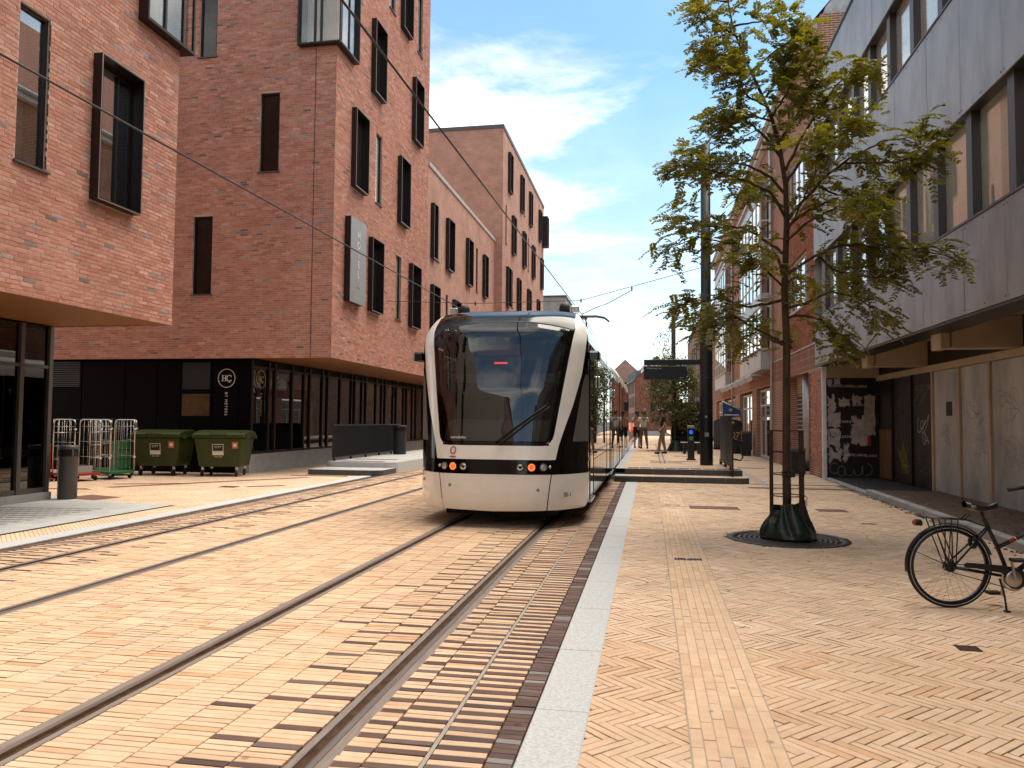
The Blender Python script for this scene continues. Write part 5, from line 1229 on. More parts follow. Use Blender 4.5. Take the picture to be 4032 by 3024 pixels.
for s in (-1, 1):
    X0 = s * 1.322
    bx = lambda x0, x1, *r: MB().box(min(x0, x1), max(x0, x1), *r)
    for (a, b, kd) in bays_t:
        if a < 11.95:
            bx(X0, X0 - s * .02, a + .04, b, .345, .79).build('side_skirt', 'tram_white', tram); bx(X0, X0 - s * .02, a + .04, b, .80, 2.82).build('side_panel', 'tram_black', tram)
            continue
        if kd == 'w':
            bx(X0, X0 - s * .02, a, b, .345, .93).build('side_skirt', 'tram_black', tram)
            bx(X0 - s * .002, X0 - s * .012, a, b, .94, 2.70).build('side_pane', 'tram_pane', tram)
            bx(X0, X0 - s * .02, a, b, 2.71, 2.82).build('cant_rail', 'tram_black', tram)
        else:
            d_ = bx(X0 + s * .006, X0 - s * .01, a, b, .345, 2.78).build('door', 'tram_pane', tram)
            m = MB()
            for u in (a, b - .05): m.box(min(X0 + s * .012, X0 - s * .02), max(X0 + s * .012, X0 - s * .02), u, u + .05, .345, 2.78)
            m.build('door_frame', 'tram_rubber', d_); bx(X0 + s * .03, X0 - s * .06, a, b, .30, .335).build('door_step', 'chrome', d_)
    bx(s * 1.27, s * 1.28, 11.95, 35.15, .34, 2.8).build('inner_lining', 'room_dark', tram) if False else None
    # side camera housing and small lamps
    m = MB(); m.rbox(-.09, .09, -.16, .16, -.07, .07, .03); m.build('camera_housing', 'tram_black', tram, loc=(s * 1.41, 12.05, 2.60))
    MB().box(-.05, .05, -.03, .03, -.025, .025).build('camera_arm', 'tram_black', tram, loc=(s * 1.335, 12.05, 2.60))
    MB().rbox(-.012, .012, -.06, .06, -.03, .03, .008).build('side_marker', 'lamp_amber', tram, loc=(s * 1.326, 12.05, 1.0))
    for yy in (14.2, 20.3): MB().rbox(-.02, .02, -.05, .05, -.1, .1, .01).build('side_camera', 'chrome', tram, loc=(s * 1.345, yy, 2.3))
MB().box(-.85, .85, 11.66, 35, .14, .28).build('underframe_shade_fill', 'tram_dark', tram)  # underframe run on below the nose, dark, filling in for the shadow there
MB().box(-1.26, 1.26, 12.1, 35, .30, .36).build('floor', 'tram_dark', tram)
for yy in (13.8, 15.6, 20.2, 22, 31, 32.8):
    for s in (-1, 1): MB().lathe([(1e-3, -.06), (.26, -.06), (.29, -.05), (.29, .03), (.31, .05), (.1, .06), (1e-3, .06)], (s * .7175, yy, .31), 20, 'x').build('wheel', 'rail_steel', tram)
# roof equipment
for s in (-1, 1):
    MB().lathe([(.09, -.05), (.09, .04), (.07, .09), (1e-3, .11)], (s * .86, 12.75, 3.44), 16).build('roof_horn', 'tram_rubber', tram); MB().rbox(-.07, .07, -.05, .05, 0, .11, .015).build('roof_lamp', 'lamp_clear', tram, loc=(s * 1.04, 12.7, 3.38))
for (a, b) in ((14.2, 16.6), (18.0, 21.5), (26.5, 29.5), (31, 34)): MB().rbox(-.75, .75, a, b, 3.43, 3.64, .05).build('roof_box', 'tram_white', tram) if a > 17.9 else None
# pantograph
pg = MB(); pg.box(-.5, .5, 23.6, 24.4, 3.46, 3.52); pg.build('pantograph_base', 'charcoal_steel', tram)
pg = MB()
for s in (-1, 1): pg.tube([(s * .35, 23.8, 3.5), (s * .30, 25.2, 4.15), (s * .25, 24.3, 4.86)], .022, 6)
pg.tube([(-.3, 25.2, 4.15), (.3, 25.2, 4.15)], .02, 6); pg.build('pantograph_arm', 'charcoal_steel', tram)
pg = MB()
for yy in (24.15, 24.45): pg.tube([(-1.0, yy, 4.72), (-.85, yy, 4.84), (-.6, yy, 4.89), (.6, yy, 4.89), (.85, yy, 4.84), (1.0, yy, 4.72)], .022, 6)
pg.box(-.3, .3, 24.1, 24.5, 4.82, 4.85); pg.build('collector_head', 'charcoal_steel', tram)
# lamps in the black band
def lamp_at(x, kind):
    p = TP(x, .897, .004); q = TP(x + .01, .897, .004); ang = math.atan2(q[1] - p[1], q[0] - p[0])
    e = MB().lathe([(.062, .012), (.062, -.004), (.054, -.010), (.050, .004)], (0, 0, 0), 24, 'y').build('lamp_bezel', 'charcoal_steel', tram, loc=tuple(p), rot=(0, 0, ang))
    if kind == 'red':
        MB().lathe([(.030, -.004), (.036, -.012), (.046, -.012), (.053, -.004)], (0, 0, 0), 24, 'y').build('tail_light', 'lamp_red', e); MB().lathe([(1e-3, -.010), (.028, -.006)], (0, 0, 0), 20, 'y').build('lens', 'lamp_core', e)
    else:
        MB().lathe([(1e-3, -.016), (.03, -.012), (.05, -.002)], (0, 0, 0), 20, 'y').build('lens', 'lamp_clear' if kind == 'white' else 'chrome', e)
        if kind == 'clear': MB().lathe([(1e-3, -.024), (.022, -.018), (.026, -.008)], (0, 0, 0), 16, 'y').build('bulb', 'tram_rubber', e)
for x, k in ((-.76, 'white'), (-.615, 'red'), (-.455, 'clear'), (.40, 'clear'), (.565, 'red'), (.735, 'white')): lamp_at(x, k)
for x in (-.84, .82): p = TP(x, .90, .004); MB().lathe([(1e-3, -.012), (.02, -.008), (.024, .004)], tuple(p), 14, 'y').build('bolt', 'chrome', tram)
for x, z in ((-.66, .62), (.66, .57), (-1.2, .66)): p = TP(x, z, .002); MB().lathe([(1e-3, -.002), (.012, -.002), (.022, -.006), (.026, .002)], tuple(p), 14, 'y').build('towing_plug', 'plastic_grey', tram)
p = TP(-.62, 1.125, .010); q = TP(-.60, 1.125, .010); an = math.atan2(q[1] - p[1], q[0] - p[0]); text('O', 'emblem', .17, 'logo_red', tram, tuple(p), (R(77), 0, an), .003, sx=.8); p = TP(-.62, 1.035, .010); MB().box(-.05, .05, -.004, .004, -.007, .007).build('emblem_bar', 'logo_red', tram, loc=tuple(p), rot=(0, 0, an))
p = TP(1.06, .49, .006); q = TP(1.10, .49, .006); text('05-1', 'fleet_number', .095, 'ink', tram, tuple(p), (R(90), 0, math.atan2(q[1] - p[1], q[0] - p[0])), .001)
p = TP(-.55, 1.325, .006); q = TP(-.53, 1.325, .006); text('variobahn', 'lettering', .062, 'sticker_white', tram, tuple(p), (R(77), 0, math.atan2(q[1] - p[1], q[0] - p[0])), .001)
# wiper
w = MB(); A = [TP(mixf(.02, .74, t), mixf(1.24, 1.80, t), .05) for t in (0, .5, 1)]; w.tube(A, .011, 6)
A2 = [TP(mixf(.06, .76, t) + .03, mixf(1.22, 1.78, t), .04) for t in (0, .5, 1)]; w.tube(A2, .008, 6); w.bar(TP(.42, 1.50, .03), TP(.80, 1.79, .03), .03, .015); w.build('wiper', 'tram_rubber', tram)
# inside the driving cab
d = MB(); d.grid([[(x, yy, z) for x in (-.78, -.70, .72, .80)] for (yy, z) in ((11.22, 1.24), (11.36, 1.48), (11.55, 1.58), (12.0, 1.60), (12.3, 1.45))]); d.build('dashboard', 'interior_grey', tram)
for k in range(26): MB().box(-.008, .008, 0, .22, 0, .006).build('vent_slot', 'tram_rubber', tram, loc=(-.3 + k * .03, 11.62, 1.588)) if k % 2 == 0 else None
for s in (-1, 1):
    MB().box(s * .90 if s < 0 else .86, s * .86 if s < 0 else .90, 11.85, 12.9, 1.25, 2.35).build('cab_side_panel', 'interior_pale', tram)
    MB().tube([(s * .80, 11.75, 1.3), (s * .86, 11.95, 2.3)], .012, 6).build('grab_rail', 'chrome', tram)
    MB().sphere((s * .80, 11.85, 2.22), .10, 10, 7, (.6, .4, 1)).build('cab_mirror', 'interior_grey', tram)
MB().box(-1.05, 1.05, 12.95, 13.0, .36, 2.95).build('cab_partition', 'room_dark', tram); MB().box(-1.05, 1.05, 11.75, 13.0, 2.9, 2.93).build('cab_ceiling', 'tram_dark', tram)
MB().box(-.55, .65, 11.72, 12.2, 2.52, 2.82).build('destination_box', 'interior_grey', tram); MB().box(-.38, .30, 11.70, 11.719, 2.60, 2.76).build('destination_screen', 'shirt_tan', tram)
MB().box(-.9, .9, 11.66, 12.0, 2.16, 2.30).build('sun_blind', 'interior_grey', tram)
MB().box(-.10, .10, 0, .02, 0, .026).build('brake_light', 'led_red', tram, loc=(.03, 11.46, 2.44))
MB().sphere((.09, 11.66, 2.86), .055, 12, 8, (1, .3, 1)).build('cab_lamp', 'sticker_white', tram)
se = MB(); se.rbox(-.28, .28, 12.3, 12.8, 1.0, 1.15, .04); se.rbox(-.26, .26, 12.7, 12.85, 1.15, 2.0, .05); se.build('driver_seat', 'charcoal_steel', tram)
# saloon seats and poles seen through the side glass
for yy in (15, 16.5, 21, 22.2, 23.5, 28.2, 31.5): MB().tube([(.75, yy, .36), (.75, yy, 2.8)], .018, 6).build('grab_pole', 'chrome', tram)
MB().box(-.02, .02, 13.0, 35.1, .4, 2.8).build('centre_divide', 'room_dark', tram)
# ================================================================== STOP PLATFORMS
def platform(name, x0, x1, y0, y1, face, rad, steps, label_parts=None, top='paving_far', kerbside='l', hgt=.30):
    e = empty(name, kind='structure')
    return e
pr = empty('platform', kind='structure')
XP0, XP1 = -.925, 2.40
def rounded(x0, x1, y0, y1, r, corners):
    """footprint with rounded near corners"""
    pts = []
    def cor(cx_, cy_, a0, a1, on, px, py):
        if not on: pts.append((px, py)); return
        for i in range(7): t = R(a0 + (a1 - a0) * i / 6); pts.append((cx_ + r * math.cos(t), cy_ + r * math.sin(t)))
    cor(x0 + r, y0 + r, 180, 270, corners[0], x0, y0); cor(x1 - r, y0 + r, 270, 360, corners[1], x1, y0)
    pts.append((x1, y1)); pts.append((x0, y1)); return pts
def step_block(parent, nm, x0, x1, y0, y1, z0, z1, r, corners, top_mat, face_mat, edge=.07):
    pts = rounded(x0, x1, y0, y1, r, corners)
    MB().prism(pts, 'z', z0, z1 - .004).build(nm, face_mat, parent)
    inn = rounded(x0 + edge, x1 - edge, y0 + edge, y1, max(r - edge, .02), corners)
    MB().prism(inn, 'z', z1 - .01, z1).build('step_top', top_mat, parent)
    b = MB(); n = len(pts); b.add([(p[0], p[1], z1 - .0035) for p in pts] + [(p[0], p[1], z1 - .0035) for p in inn], [(i, (i + 1) % n, n + (i + 1) % n, n + i) for i in range(n - 2)]); b.build('nosing', 'granite', parent)
step_block(pr, 'step_stone', XP0, XP1 + .12, 20.42, 22.4, -.1, .155, .32, (False, True), 'paving_far', 'granite_dark')
step_block(pr, 'platform_kerb', XP0 + .004, XP1, 21.12, 70, -.1, .31, .06, (False, False), 'paving_far', 'granite_dark')
for xx in (-.2, .9, 1.9):
    MB().box(xx - .003, xx + .003, 20.412, 20.419, 0, .15).build('stone_joint', 'cement', pr); MB().box(xx + .297, xx + .303, 21.112, 21.119, .156, .30).build('stone_joint', 'cement', pr)
# granite edge along the tram, joints between stones
y = 20.52
while y < 60:
    MB().rbox(XP0 - .004, XP0 + .26, y + (.6 if y < 21 else 0), y + 1.19, .2, .313, .006).build('edge_stone', 'granite', pr); y += 1.2
MB().rbox(XP0 + .003, XP0 + .26, 20.5, 21.1, .1, .158, .006).build('edge_stone', 'granite', pr)
x = -.60
while x < XP1 - .3:
    MB().rbox(x, x + .30, 21.25, 21.62, .29, .317, .004).build('tactile_slab', 'clay_slab', pr); x += .335
for (x0, x1, yy) in ((.0, 1.0, 24.3), (.0, 1.45, 25.1), (.05, .55, 28.9), (.85, 1.25, 28.9), (-.2, .4, 34.5), (.75, 1.3, 33)):
    xx = x0
    while xx < x1: MB().rbox(xx, xx + .24, yy, yy + .26, .29, .316, .003).build('tactile_slab', 'clay_slab', pr); xx += .25
for k in range(4): MB().box(.30 + k * .07, .33 + k * .07, 24.0, 44, .29, .317).build('guide_rib', 'concrete_pale' if k % 2 else 'clay_slab', pr)
# left platform
pl = empty('left_platform', kind='structure')
step_block(pl, 'step_stone', -9.66, -7.40, 20.55, 22.3, -.1, .155, .30, (True, True), 'concrete_pale', 'granite_dark')
step_block(pl, 'platform_kerb', -9.62, -7.36, 21.75, 70, -.1, .315, .30, (True, True), 'concrete_pale', 'granite')
for yy in (21.95, 23.1): MB().box(-9.2, -7.85, yy, yy + .32, .30, .320).build('tactile_slab', 'clay_slab', pl)

# ---- slatted screen on the left platform: every upright is a part
def railing(name, x, y0, y1, z0, h, pitch, label):
    e = empty(name, (x, y0, z0), label=label, cat='railing')
    L = y1 - y0
    MB().box(-.025, .025, 0, L, h - .04, h).build('top_rail', 'charcoal_steel', e); MB().box(-.02, .02, 0, L, .09, .12).build('bottom_rail', 'charcoal_steel', e)
    pr_ = None; n = int(L / pitch)
    for k in range(n + 1):
        loc = (0, k * L / n, .1)
        if pr_ is None: pr_ = MB().box(-.018, .018, -.008, .008, 0, h - .1).build('upright', 'charcoal_steel', e, loc=loc)
        else: dup(pr_, e, loc)
    for k in range(int(L / 1.3) + 1): MB().box(-.03, .03, k * 1.3 + .1, k * 1.3 + .16, 0, .1).build('foot', 'charcoal_steel', e)
    return e
railing('slatted_railing', -9.42, 21.95, 28.2, .315, 1.1, .075, 'long slatted dark railing along the left platform')
# litter bin by that railing
def round_bin(name, loc, r, h, label, m_='charcoal_steel', slot=True):
    e = empty(name, loc, label=label, cat='bin')
    MB().lathe([(r * .95, 0), (r, .04), (r, h * .78), (r * 1.02, h * .80)], (0, 0, 0), 28).build('body', m_, e)
    c = MB(); c.lathe([(r * 1.02, h * .93), (r * 1.05, h * .94), (r * 1.05, h), (1e-3, h + .01)], (0, 0, 0), 28)
    c.build('cap', m_, e)
    MB().lathe([(r * .93, h * .76), (r * .93, h * .95)], (0, 0, 0), 24).build('liner', 'room_dark', e)
    for a in (25, 155, 205, 335): MB().box(-.02, .02, -.006, .006, h * .78, h * .95).build('stay', m_, e, loc=(r * 1.0 * math.cos(R(a)), r * 1.0 * math.sin(R(a)), 0), rot=(0, 0, R(a + 90)))
    return e
round_bin('litter_bin', (-9.0, 27.0, .315), .235, 1.05, 'round dark litter bin at the end of the left railing')
round_bin('litter_bin', (-11.05, 13.15, 0), .17, 1.03, 'grey cylindrical litter bin at the glazed corner on the far left', 'litter_grey')
# ---- black screen at the end of the right platform
sc_ = empty('platform_screen', (2.12, 20.6, 0), label='solid black slatted screen at the near end of the right platform', cat='screen')
n_ = 30
for k in range(n_): MB().box(-.012, .012, 0, .098, .46, 1.72).build('slat', 'black_steel', sc_, loc=(0, .55 + k * .105, 0))
MB().box(-.03, .03, .5, 3.75, .40, .46).build('bottom_rail', 'black_steel', sc_); MB().box(-.03, .03, .5, 3.75, 1.72, 1.76).build('top_rail', 'black_steel', sc_)
for yy in (.6, 2.1, 3.6): MB().box(-.04, .04, yy, yy + .06, .30, .45).build('foot', 'black_steel', sc_)
n = MB(); n.box(-.02, .02, .18, .50, .15, 1.55); n.build('end_panel', 'black_steel', sc_)
n = MB(); n.tube([(.04, 1.0, 1.15), (.30, 1.0, 1.05), (.34, 1.0, .95), (.34, 1.0, .62), (.28, 1.0, .55), (.04, 1.0, .6)], .022, 8); n.build('handrail', 'black_steel', sc_)
# ---- thick black mast with the display arm
ms_ = empty('catenary_mast', (1.64, 23.45, .31), label='thick black mast carrying the stop display on its arm', cat='mast')
MB().lathe([(.188, 0), (.186, 4.6), (.182, 4.62), (.150, 4.68), (.14, 9.6), (.0001, 9.62)], (0, 0, 0), 32).build('shaft', 'black_steel', ms_)
for z in (2.55, 3.05, 4.0): MB().lathe([(.189, z), (.194, z + .005), (.194, z + .02), (.189, z + .025)], (0, 0, 0), 32).build('collar', 'black_steel', ms_)
MB().rbox(-1.82, -.17, -.06, .06, 2.97, 3.13, .008).build('arm', 'black_steel', ms_)
for (x, z) in ((-.30, 3.08), (-.30, 3.02), (-.45, 3.08), (-.45, 3.02)): MB().disc((x, -.062, z), .014, 'y', 10, .006).build('bolt', 'charcoal_steel', ms_)
for (x, z, w) in ((-.02, 1.42, .035), (.0, .90, .06)): MB().box(x - w, x + w, -.196, -.188, z - w, z + w).build('sticker', 'plastic_grey', ms_)
for z, m_ in ((8.2, 'poster_red'), (7.2, 'poster_red'), (6.7, 'yellow')): MB().box(-.02, .05, -.155, -.146, z, z + .22).build('marker', m_, ms_)
dp = empty('display_board', (1.64, 23.45, .31), label='black departure display hanging under the mast arm', cat='sign')
MB().rbox(-1.83, -.56, -.09, .09, 2.52, 2.93, .01).build('housing', 'black_steel', dp)
for x in (-1.70, -.75): MB().box(x - .015, x + .015, -.02, .02, 2.931, 2.969).build('hanger', 'black_steel', dp)
text('O Tarup Center  2 min', 'display_line', .045, 'sticker_white', dp, (-1.52, -.093, 2.86), FACE_CAM, .0005); text('12:51', 'display_clock', .05, 'sticker_white', dp, (-.72, -.093, 2.58), FACE_CAM, .0005)
m2 = empty('catenary_mast', (1.33, 45, .31), label='more distant grey mast rising behind the bushy street tree', cat='mast')
MB().lathe([(.15, 0), (.115, 7.9), (.0001, 7.95)], (0, 0, 0), 20).build('shaft', 'charcoal_steel', m2)
# ---- validator post
va = empty('ticket_validator', (1.34, 26.3, .31), label='black ticket validator post with a blue disc on the platform', cat='validator')
MB().rbox(-.11, .11, -.08, .08, 0, 1.12, .01).build('post', 'black_steel', va); MB().rbox(-.12, .12, -.09, .09, 1.06, 1.15, .02).build('cap', 'plastic_grey', va)
MB().disc((0, -.084, .93), .062, 'y', 24, .01).build('card_disc', 'blue_lamp', va); MB().box(-.075, .075, -.088, -.082, .66, .79).build('label', 'green_label', va)
text('Check', 'label_text', .04, 'sticker_white', va, (0, -.09, .75), FACE_CAM, .0004); text('ind', 'label_text', .04, 'sticker_white', va, (0, -.09, .70), FACE_CAM, .0004)
MB().rbox(-.15, .15, -.12, .12, 0, .05, .01).build('foot', 'black_steel', va)
# ---- bench, shelter wall
bn = empty('bench', (1.75, 31.3, .31), label='bench with pale slatted seat and back behind the validator', cat='bench')
for k in range(4): MB().box(-.55, .25, -.10 + k * .12, -.005 + k * .12, .44, .47).build('seat_slat', 'white_frame', bn)
for k in range(5): MB().box(.28 + k * .02, .32 + k * .02, -.2, .5, .5 + k * .085, .565 + k * .085).build('back_slat', 'white_frame', bn)
for x in (-.4, .15): MB().box(x - .05, x + .05, -.05, .35, 0, .44).build('leg', 'black_steel', bn)
MB().tube([(.30, -.2, .45), (.42, -.2, .95), (.2, -.2, 1.0)], .025, 6).build('armrest', 'black_steel', bn)
shl = empty('shelter_wall', (.95, 35.6, .31), label='black free standing shelter wall behind the bushy tree', cat='shelter')
MB().box(0, 1.25, -.04, .04, .03, 2.15).build('panel', 'tram_black', shl); MB().box(-.04, -.004, -.05, .05, 0, 2.2).build('post', 'white_frame', shl); MB().box(1.254, 1.29, -.05, .05, 0, 2.2).build('post', 'white_frame', shl)
MB().box(-.05, 1.3, -.35, .04, -.0, .03).build('base', 'granite_dark', shl)
# ---- A-boards and flag
def aboard(loc, h, w, label, face, txt=None, flap=None):
    e = empty('pavement_sign', loc, label=label, cat='sign')
    n = 14; pts = [(-w / 2, .12), (w / 2, .12)] + [(w / 2 * math.cos(t), h - .22 + .22 * math.sin(t)) for t in np.linspace(0, math.pi, n)]
    b = MB(); b.prism(pts, 'y', -.03, .03); b.build('board', face, e)
    MB().box(-w / 2 - .02, w / 2 + .02, -.2, .2, 0, .12).build('base', 'black_steel', e)
    if txt: MB().box(-w / 2 + .04, w / 2 - .04, -.036, -.031, .18, h - .45).build('poster', 'charcoal_steel', e); text(txt, 'poster_number', .42, 'yellow', e, (.02, -.040, h - .80), FACE_CAM, .001)
    if flap: MB().box(-.07, .07, -.036, -.031, h - .24, h - .10).build('emblem', flap, e)
    return e
aboard((4.12, 40.3, 0), 1.72, .92, 'black pavement sign with 107 in yellow outside the shops', 'black_steel', '107', 'yellow')
aboard((4.05, 46, 0), 1.78, .85, 'grey round topped pavement sign behind the black 107 sign', 'litter_grey', None, 'poster_red')
fg = empty('shop_flag', (4.80, 41.5, 2.15), label='blue shop flag on a slanting white pole', cat='flag')
MB().tube([(0, 0, 0), (-1.1, 0, .52)], .03, 8).build('pole', 'white_frame', fg)
P = [[(-1.06 + .9 * i / 8, .03 * math.sin(i * 1.2 + j * .4), .49 - .35 * i / 8 * (1 - j / 6) - (.78 - .0 * i) * j / 6 - (0.0)) for i in range(9)] for j in range(7)]
MB().grid(P).build('cloth', 'blue_flag', fg); MB().box(-.75, -.58, -.05, -.045, .0, .14).build('emblem', 'yellow', fg); MB().box(-1.0, -.25, -.05, -.045, -.22, -.16).build('lettering', 'sticker_white', fg)
# ---- green wheeled waste containers
def container(loc, rz, label):
    e = empty('waste_container', loc, rz, label=label, cat='waste container', group='green waste containers')
    b = MB()
    t = [(-.66, -.50), (.66, -.50), (.66, .50), (-.66, .50)]
    bt = [(-.56, -.40), (.56, -.40), (.56, .40), (-.56, .40)]
    b.add([(x, y, .26) for x, y in bt] + [(x, y, 1.06) for x, y in t], [(3, 2, 1, 0), (4, 5, 6, 7)] + [(i, (i + 1) % 4, 4 + (i + 1) % 4, 4 + i) for i in range(4)])
    o = b.build('body', 'bin_green', e); bevel(o, .05, 3)
    r_ = MB(); r_.rbox(-.70, .70, -.54, .54, 1.05, 1.115, .015); r_.build('rim', 'bin_green', e)
    l = MB(); prof = [(-.55, 1.12), (-.50, 1.17), (-.2, 1.235), (.2, 1.25), (.50, 1.19), (.55, 1.12)]
    l.prism([(y, z) for y, z in prof], 'x', -.685, .685); bevel(l.build('lid', 'bin_green', e), .02, 2)
    for s in (-1, 1):
        for yy in (-.30, .30): MB().rbox(-.045, .045, -.06, .06, -.05, .05, .01).build('lift_lug', 'bin_green', e, loc=(s * .72, yy, 1.07))
    h = MB(); h.tube([(-.2, -.56, 1.15), (-.2, -.61, 1.16), (.2, -.61, 1.16), (.2, -.56, 1.15)], .016, 6); h.build('handle', 'bin_green', e)
    for x in (-.46, .46):
        for yy in (-.33, .33):
            c = MB(); c.box(-.03, .03, -.035, .035, .13, .26); c.disc((.0, 0, .20), .05, 'z', 12, .02); c.build('castor_fork', 'chrome', e, loc=(x, yy, 0))
            MB().lathe([(1e-3, -.022), (.07, -.022), (.09, -.015), (.09, .015), (.07, .022), (1e-3, .022)], (x, yy - .05, .09), 18, 'x').build('castor_wheel', 'rubber', e)
    tilt = math.atan(.1 / .8)
    def plate(x0, x1, z0, z1, m_, lift, nm):
        b = MB(); f = lambda z: -.40 - .10 * (z - .26) / .80 - lift
        b.add([(x0, f(z0), z0), (x1, f(z0), z0), (x1, f(z1), z1), (x0, f(z1), z1)], [(0, 1, 2, 3)]); return b.build(nm, m_, e)
    plate(-.17, .13, .58, .88, 'sticker_white', .004, 'sticker'); plate(-.155, .115, .68, .865, 'sticker_black', .006, 'sticker_panel'); plate(.36, .52, .76, .94, 'sticker_orange', .004, 'sticker')
    text('CITY', 'sticker_text', .085, 'sticker_white', e, (-.02, -.40 - .10 * .54 / .8 - .010, .80), (R(90) + tilt, 0, 0), .0005)
    text('7025 7670', 'sticker_text', .05, 'sticker_white', e, (-.02, -.40 - .10 * .27 / .8 - .008, .535), (R(90) + tilt, 0, 0), .0005)
    sk = MB(); q = random.Random(3); x = -.15
    while x < .11: hh_ = q.uniform(.02, .07); sk.box(x, x + .022, -.004, .0, .66, .66 + hh_); x += .024
    sk.build('sticker_skyline', 'sticker_white', e, loc=(0, -.40 - .10 * .42 / .8 - .004, .025))
    MB().disc((.44, -.40 - .10 * .59 / .8 - .008, .85), .05, 'y', 14, .003).build('sticker_emblem', 'sticker_white', e)
    return e
container((-13.28, 19.4, 0), R(6), 'left green wheeled waste container beside the roll cages')
container((-11.55, 19.55, 0), R(11), 'right green wheeled waste container, nearer the concrete plinth')
# ---- roll cages
def roll_cage(loc, rz, base, label, wide=.72, deep=.82):
    e = empty('roll_cage', loc, rz, label=label, cat='roll cage', group='roll cages by the dark wall')
    MB().rbox(-wide / 2, wide / 2, -deep / 2, deep / 2, .14, .20, .01).build('base_board', base, e)
    for x in (-1, 1):
        for y in (-1, 1):
            MB().lathe([(1e-3, -.018), (.06, -.015), (.06, .015), (1e-3, .018)], (x * (wide / 2 - .08), y * (deep / 2 - .08), .06), 14, 'x').build('castor', 'rubber', e); MB().box(-.02, .02, -.02, .02, .09, .14).build('castor_fork', 'chrome', e, loc=(x * (wide / 2 - .08), y * (deep / 2 - .08), 0))
    H = 1.52
    for s in (-1, 1):
        f = MB(); x = s * (wide / 2 - .01); a = deep / 2 - .02
        pts = [(x, -a, .2), (x, -a, H - .12)] + [(x, -a + .12 - .12 * math.cos(t), H - .12 + .12 * math.sin(t)) for t in np.linspace(.2, math.pi / 2, 5)] + [(x, a - .12 + .12 * math.sin(t), H - .12 + .12 * math.cos(t)) for t in np.linspace(0, math.pi / 2, 5)] + [(x, a, .2)]
        f.tube(pts, .014, 8); f.build('side_frame', 'chrome', e)
        g = MB()
        for k in range(1, 5): g.tube([(x, -a + 2 * a * k / 5, .2), (x, -a + 2 * a * k / 5, H - .01)], .004, 5)
        for k in range(1, 4): g.tube([(x, -a, .2 + (H - .3) * k / 3.2), (x, a, .2 + (H - .3) * k / 3.2)], .005, 5)
        g.build('side_mesh', 'chrome', e)
        for z in (.55, 1.28): MB().box(-.02, .02, -.025, .025, -.02, .02).build('clip', 'sticker_white', e, loc=(x, -a, z))
    g = MB(); y = deep / 2 - .02
    for k in range(0, 6): g.tube([(-wide / 2 + wide * k / 5, y, .2), (-wide / 2 + wide * k / 5, y, H)], .004, 5)
    for k in range(1, 5): g.tube([(-wide / 2, y, .2 + (H - .2) * k / 4), (wide / 2, y, .2 + (H - .2) * k / 4)], .006, 5)
    g.build('back_mesh', 'chrome', e)
    return e
roll_cage((-14.05, 17.0, 0), R(76), 'plastic_red', 'leftmost roll cage, on a red base')
roll_cage((-13.72, 17.85, 0), R(74), 'crate_green', 'middle roll cage, on a green base')
roll_cage((-14.45, 18.95, 0), R(66), 'crate_green', 'roll cage standing behind, half hidden by the left waste container')
cr = empty('plastic_crate', (-13.98, 17.0, .205), R(-20), label='grey plastic crate lying in the red based roll cage', cat='crate')
for (a, b, c, d) in ((-.28, .28, -.18, -.165), (-.28, .28, .165, .18), (-.28, -.265, -.165, .165), (.265, .28, -.165, .165)): MB().box(a, b, c, d, 0, .17).build('side', 'plastic_grey', cr)
MB().box(-.265, .265, -.165, .165, 0, .012).build('bottom', 'plastic_grey', cr)
gc = empty('plastic_crate', (-14.25, 18.9, .205), R(-26), label='green crate stack in the rear roll cage beside the container', cat='crate')
for k in range(3):
    for (a, b, c, d) in ((-.24, .24, -.16, -.145), (-.24, .24, .145, .16), (-.24, -.225, -.145, .145), (.225, .24, -.145, .145)): MB().box(a, b, c, d, k * .25, k * .25 + .23).build('side', 'crate_green', gc)
tr = empty('hand_truck', (-14.65, 16.55, 0), R(65), label='red hand truck at the left of the roll cages', cat='hand truck')
b = MB()
for s in (-1, 1): b.tube([(s * .2, 0, .1), (s * .2, .02, .9), (s * .17, .10, 1.02)], .018, 8)
for z in (.3, .6): b.tube([(-.2, .005, z), (.2, .005, z)], .015, 6)
b.tube([(-.17, .10, 1.02), (.17, .10, 1.02)], .018, 6); b.build('frame', 'plastic_red', tr); MB().box(-.24, .24, -.25, 0, .05, .065).build('toe_plate', 'plastic_red', tr)
for s in (-1, 1): MB().lathe([(1e-3, -.03), (.11, -.025), (.11, .025), (1e-3, .03)], (s * .26, .03, .11), 16, 'x').build('wheel', 'rubber', tr)
# bike stand on the left platform
for (xx, yy) in ((-9.85, 23.3),):
    e = empty('bike_stand', (xx, yy, 0), label='low steel bike hoop in front of the hotel glazing', cat='bike stand'); b = MB(); b.tube([(0, -.3, 0), (0, -.3, .55), (0, -.22, .68), (0, 0, .72), (0, .22, .68), (0, .3, .55), (0, .3, 0)], .02, 8); b.build('hoop', 'chrome', e)
# far clutter at the end of the street
for k, (x, y) in enumerate(((-3.1, 110), (-2.3, 112), (-1.7, 111))):
    e = empty('traffic_cone', (x, y, 0), label=['left orange and white road barrier drum far down the street', 'middle orange and white road barrier drum far down the street', 'right orange and white road barrier drum far down the street'][k], cat='barrier'); MB().lathe([(.45, 0), (.45, .5), (.4, .5), (.38, 1.4), (1e-3, 1.42)], (0, 0, 0), 12).build('drum', 'orange_cone', e); MB().lathe([(.395, .7), (.392, 1.0)], (0, 0, 0), 12).build('band', 'sticker_white', e)

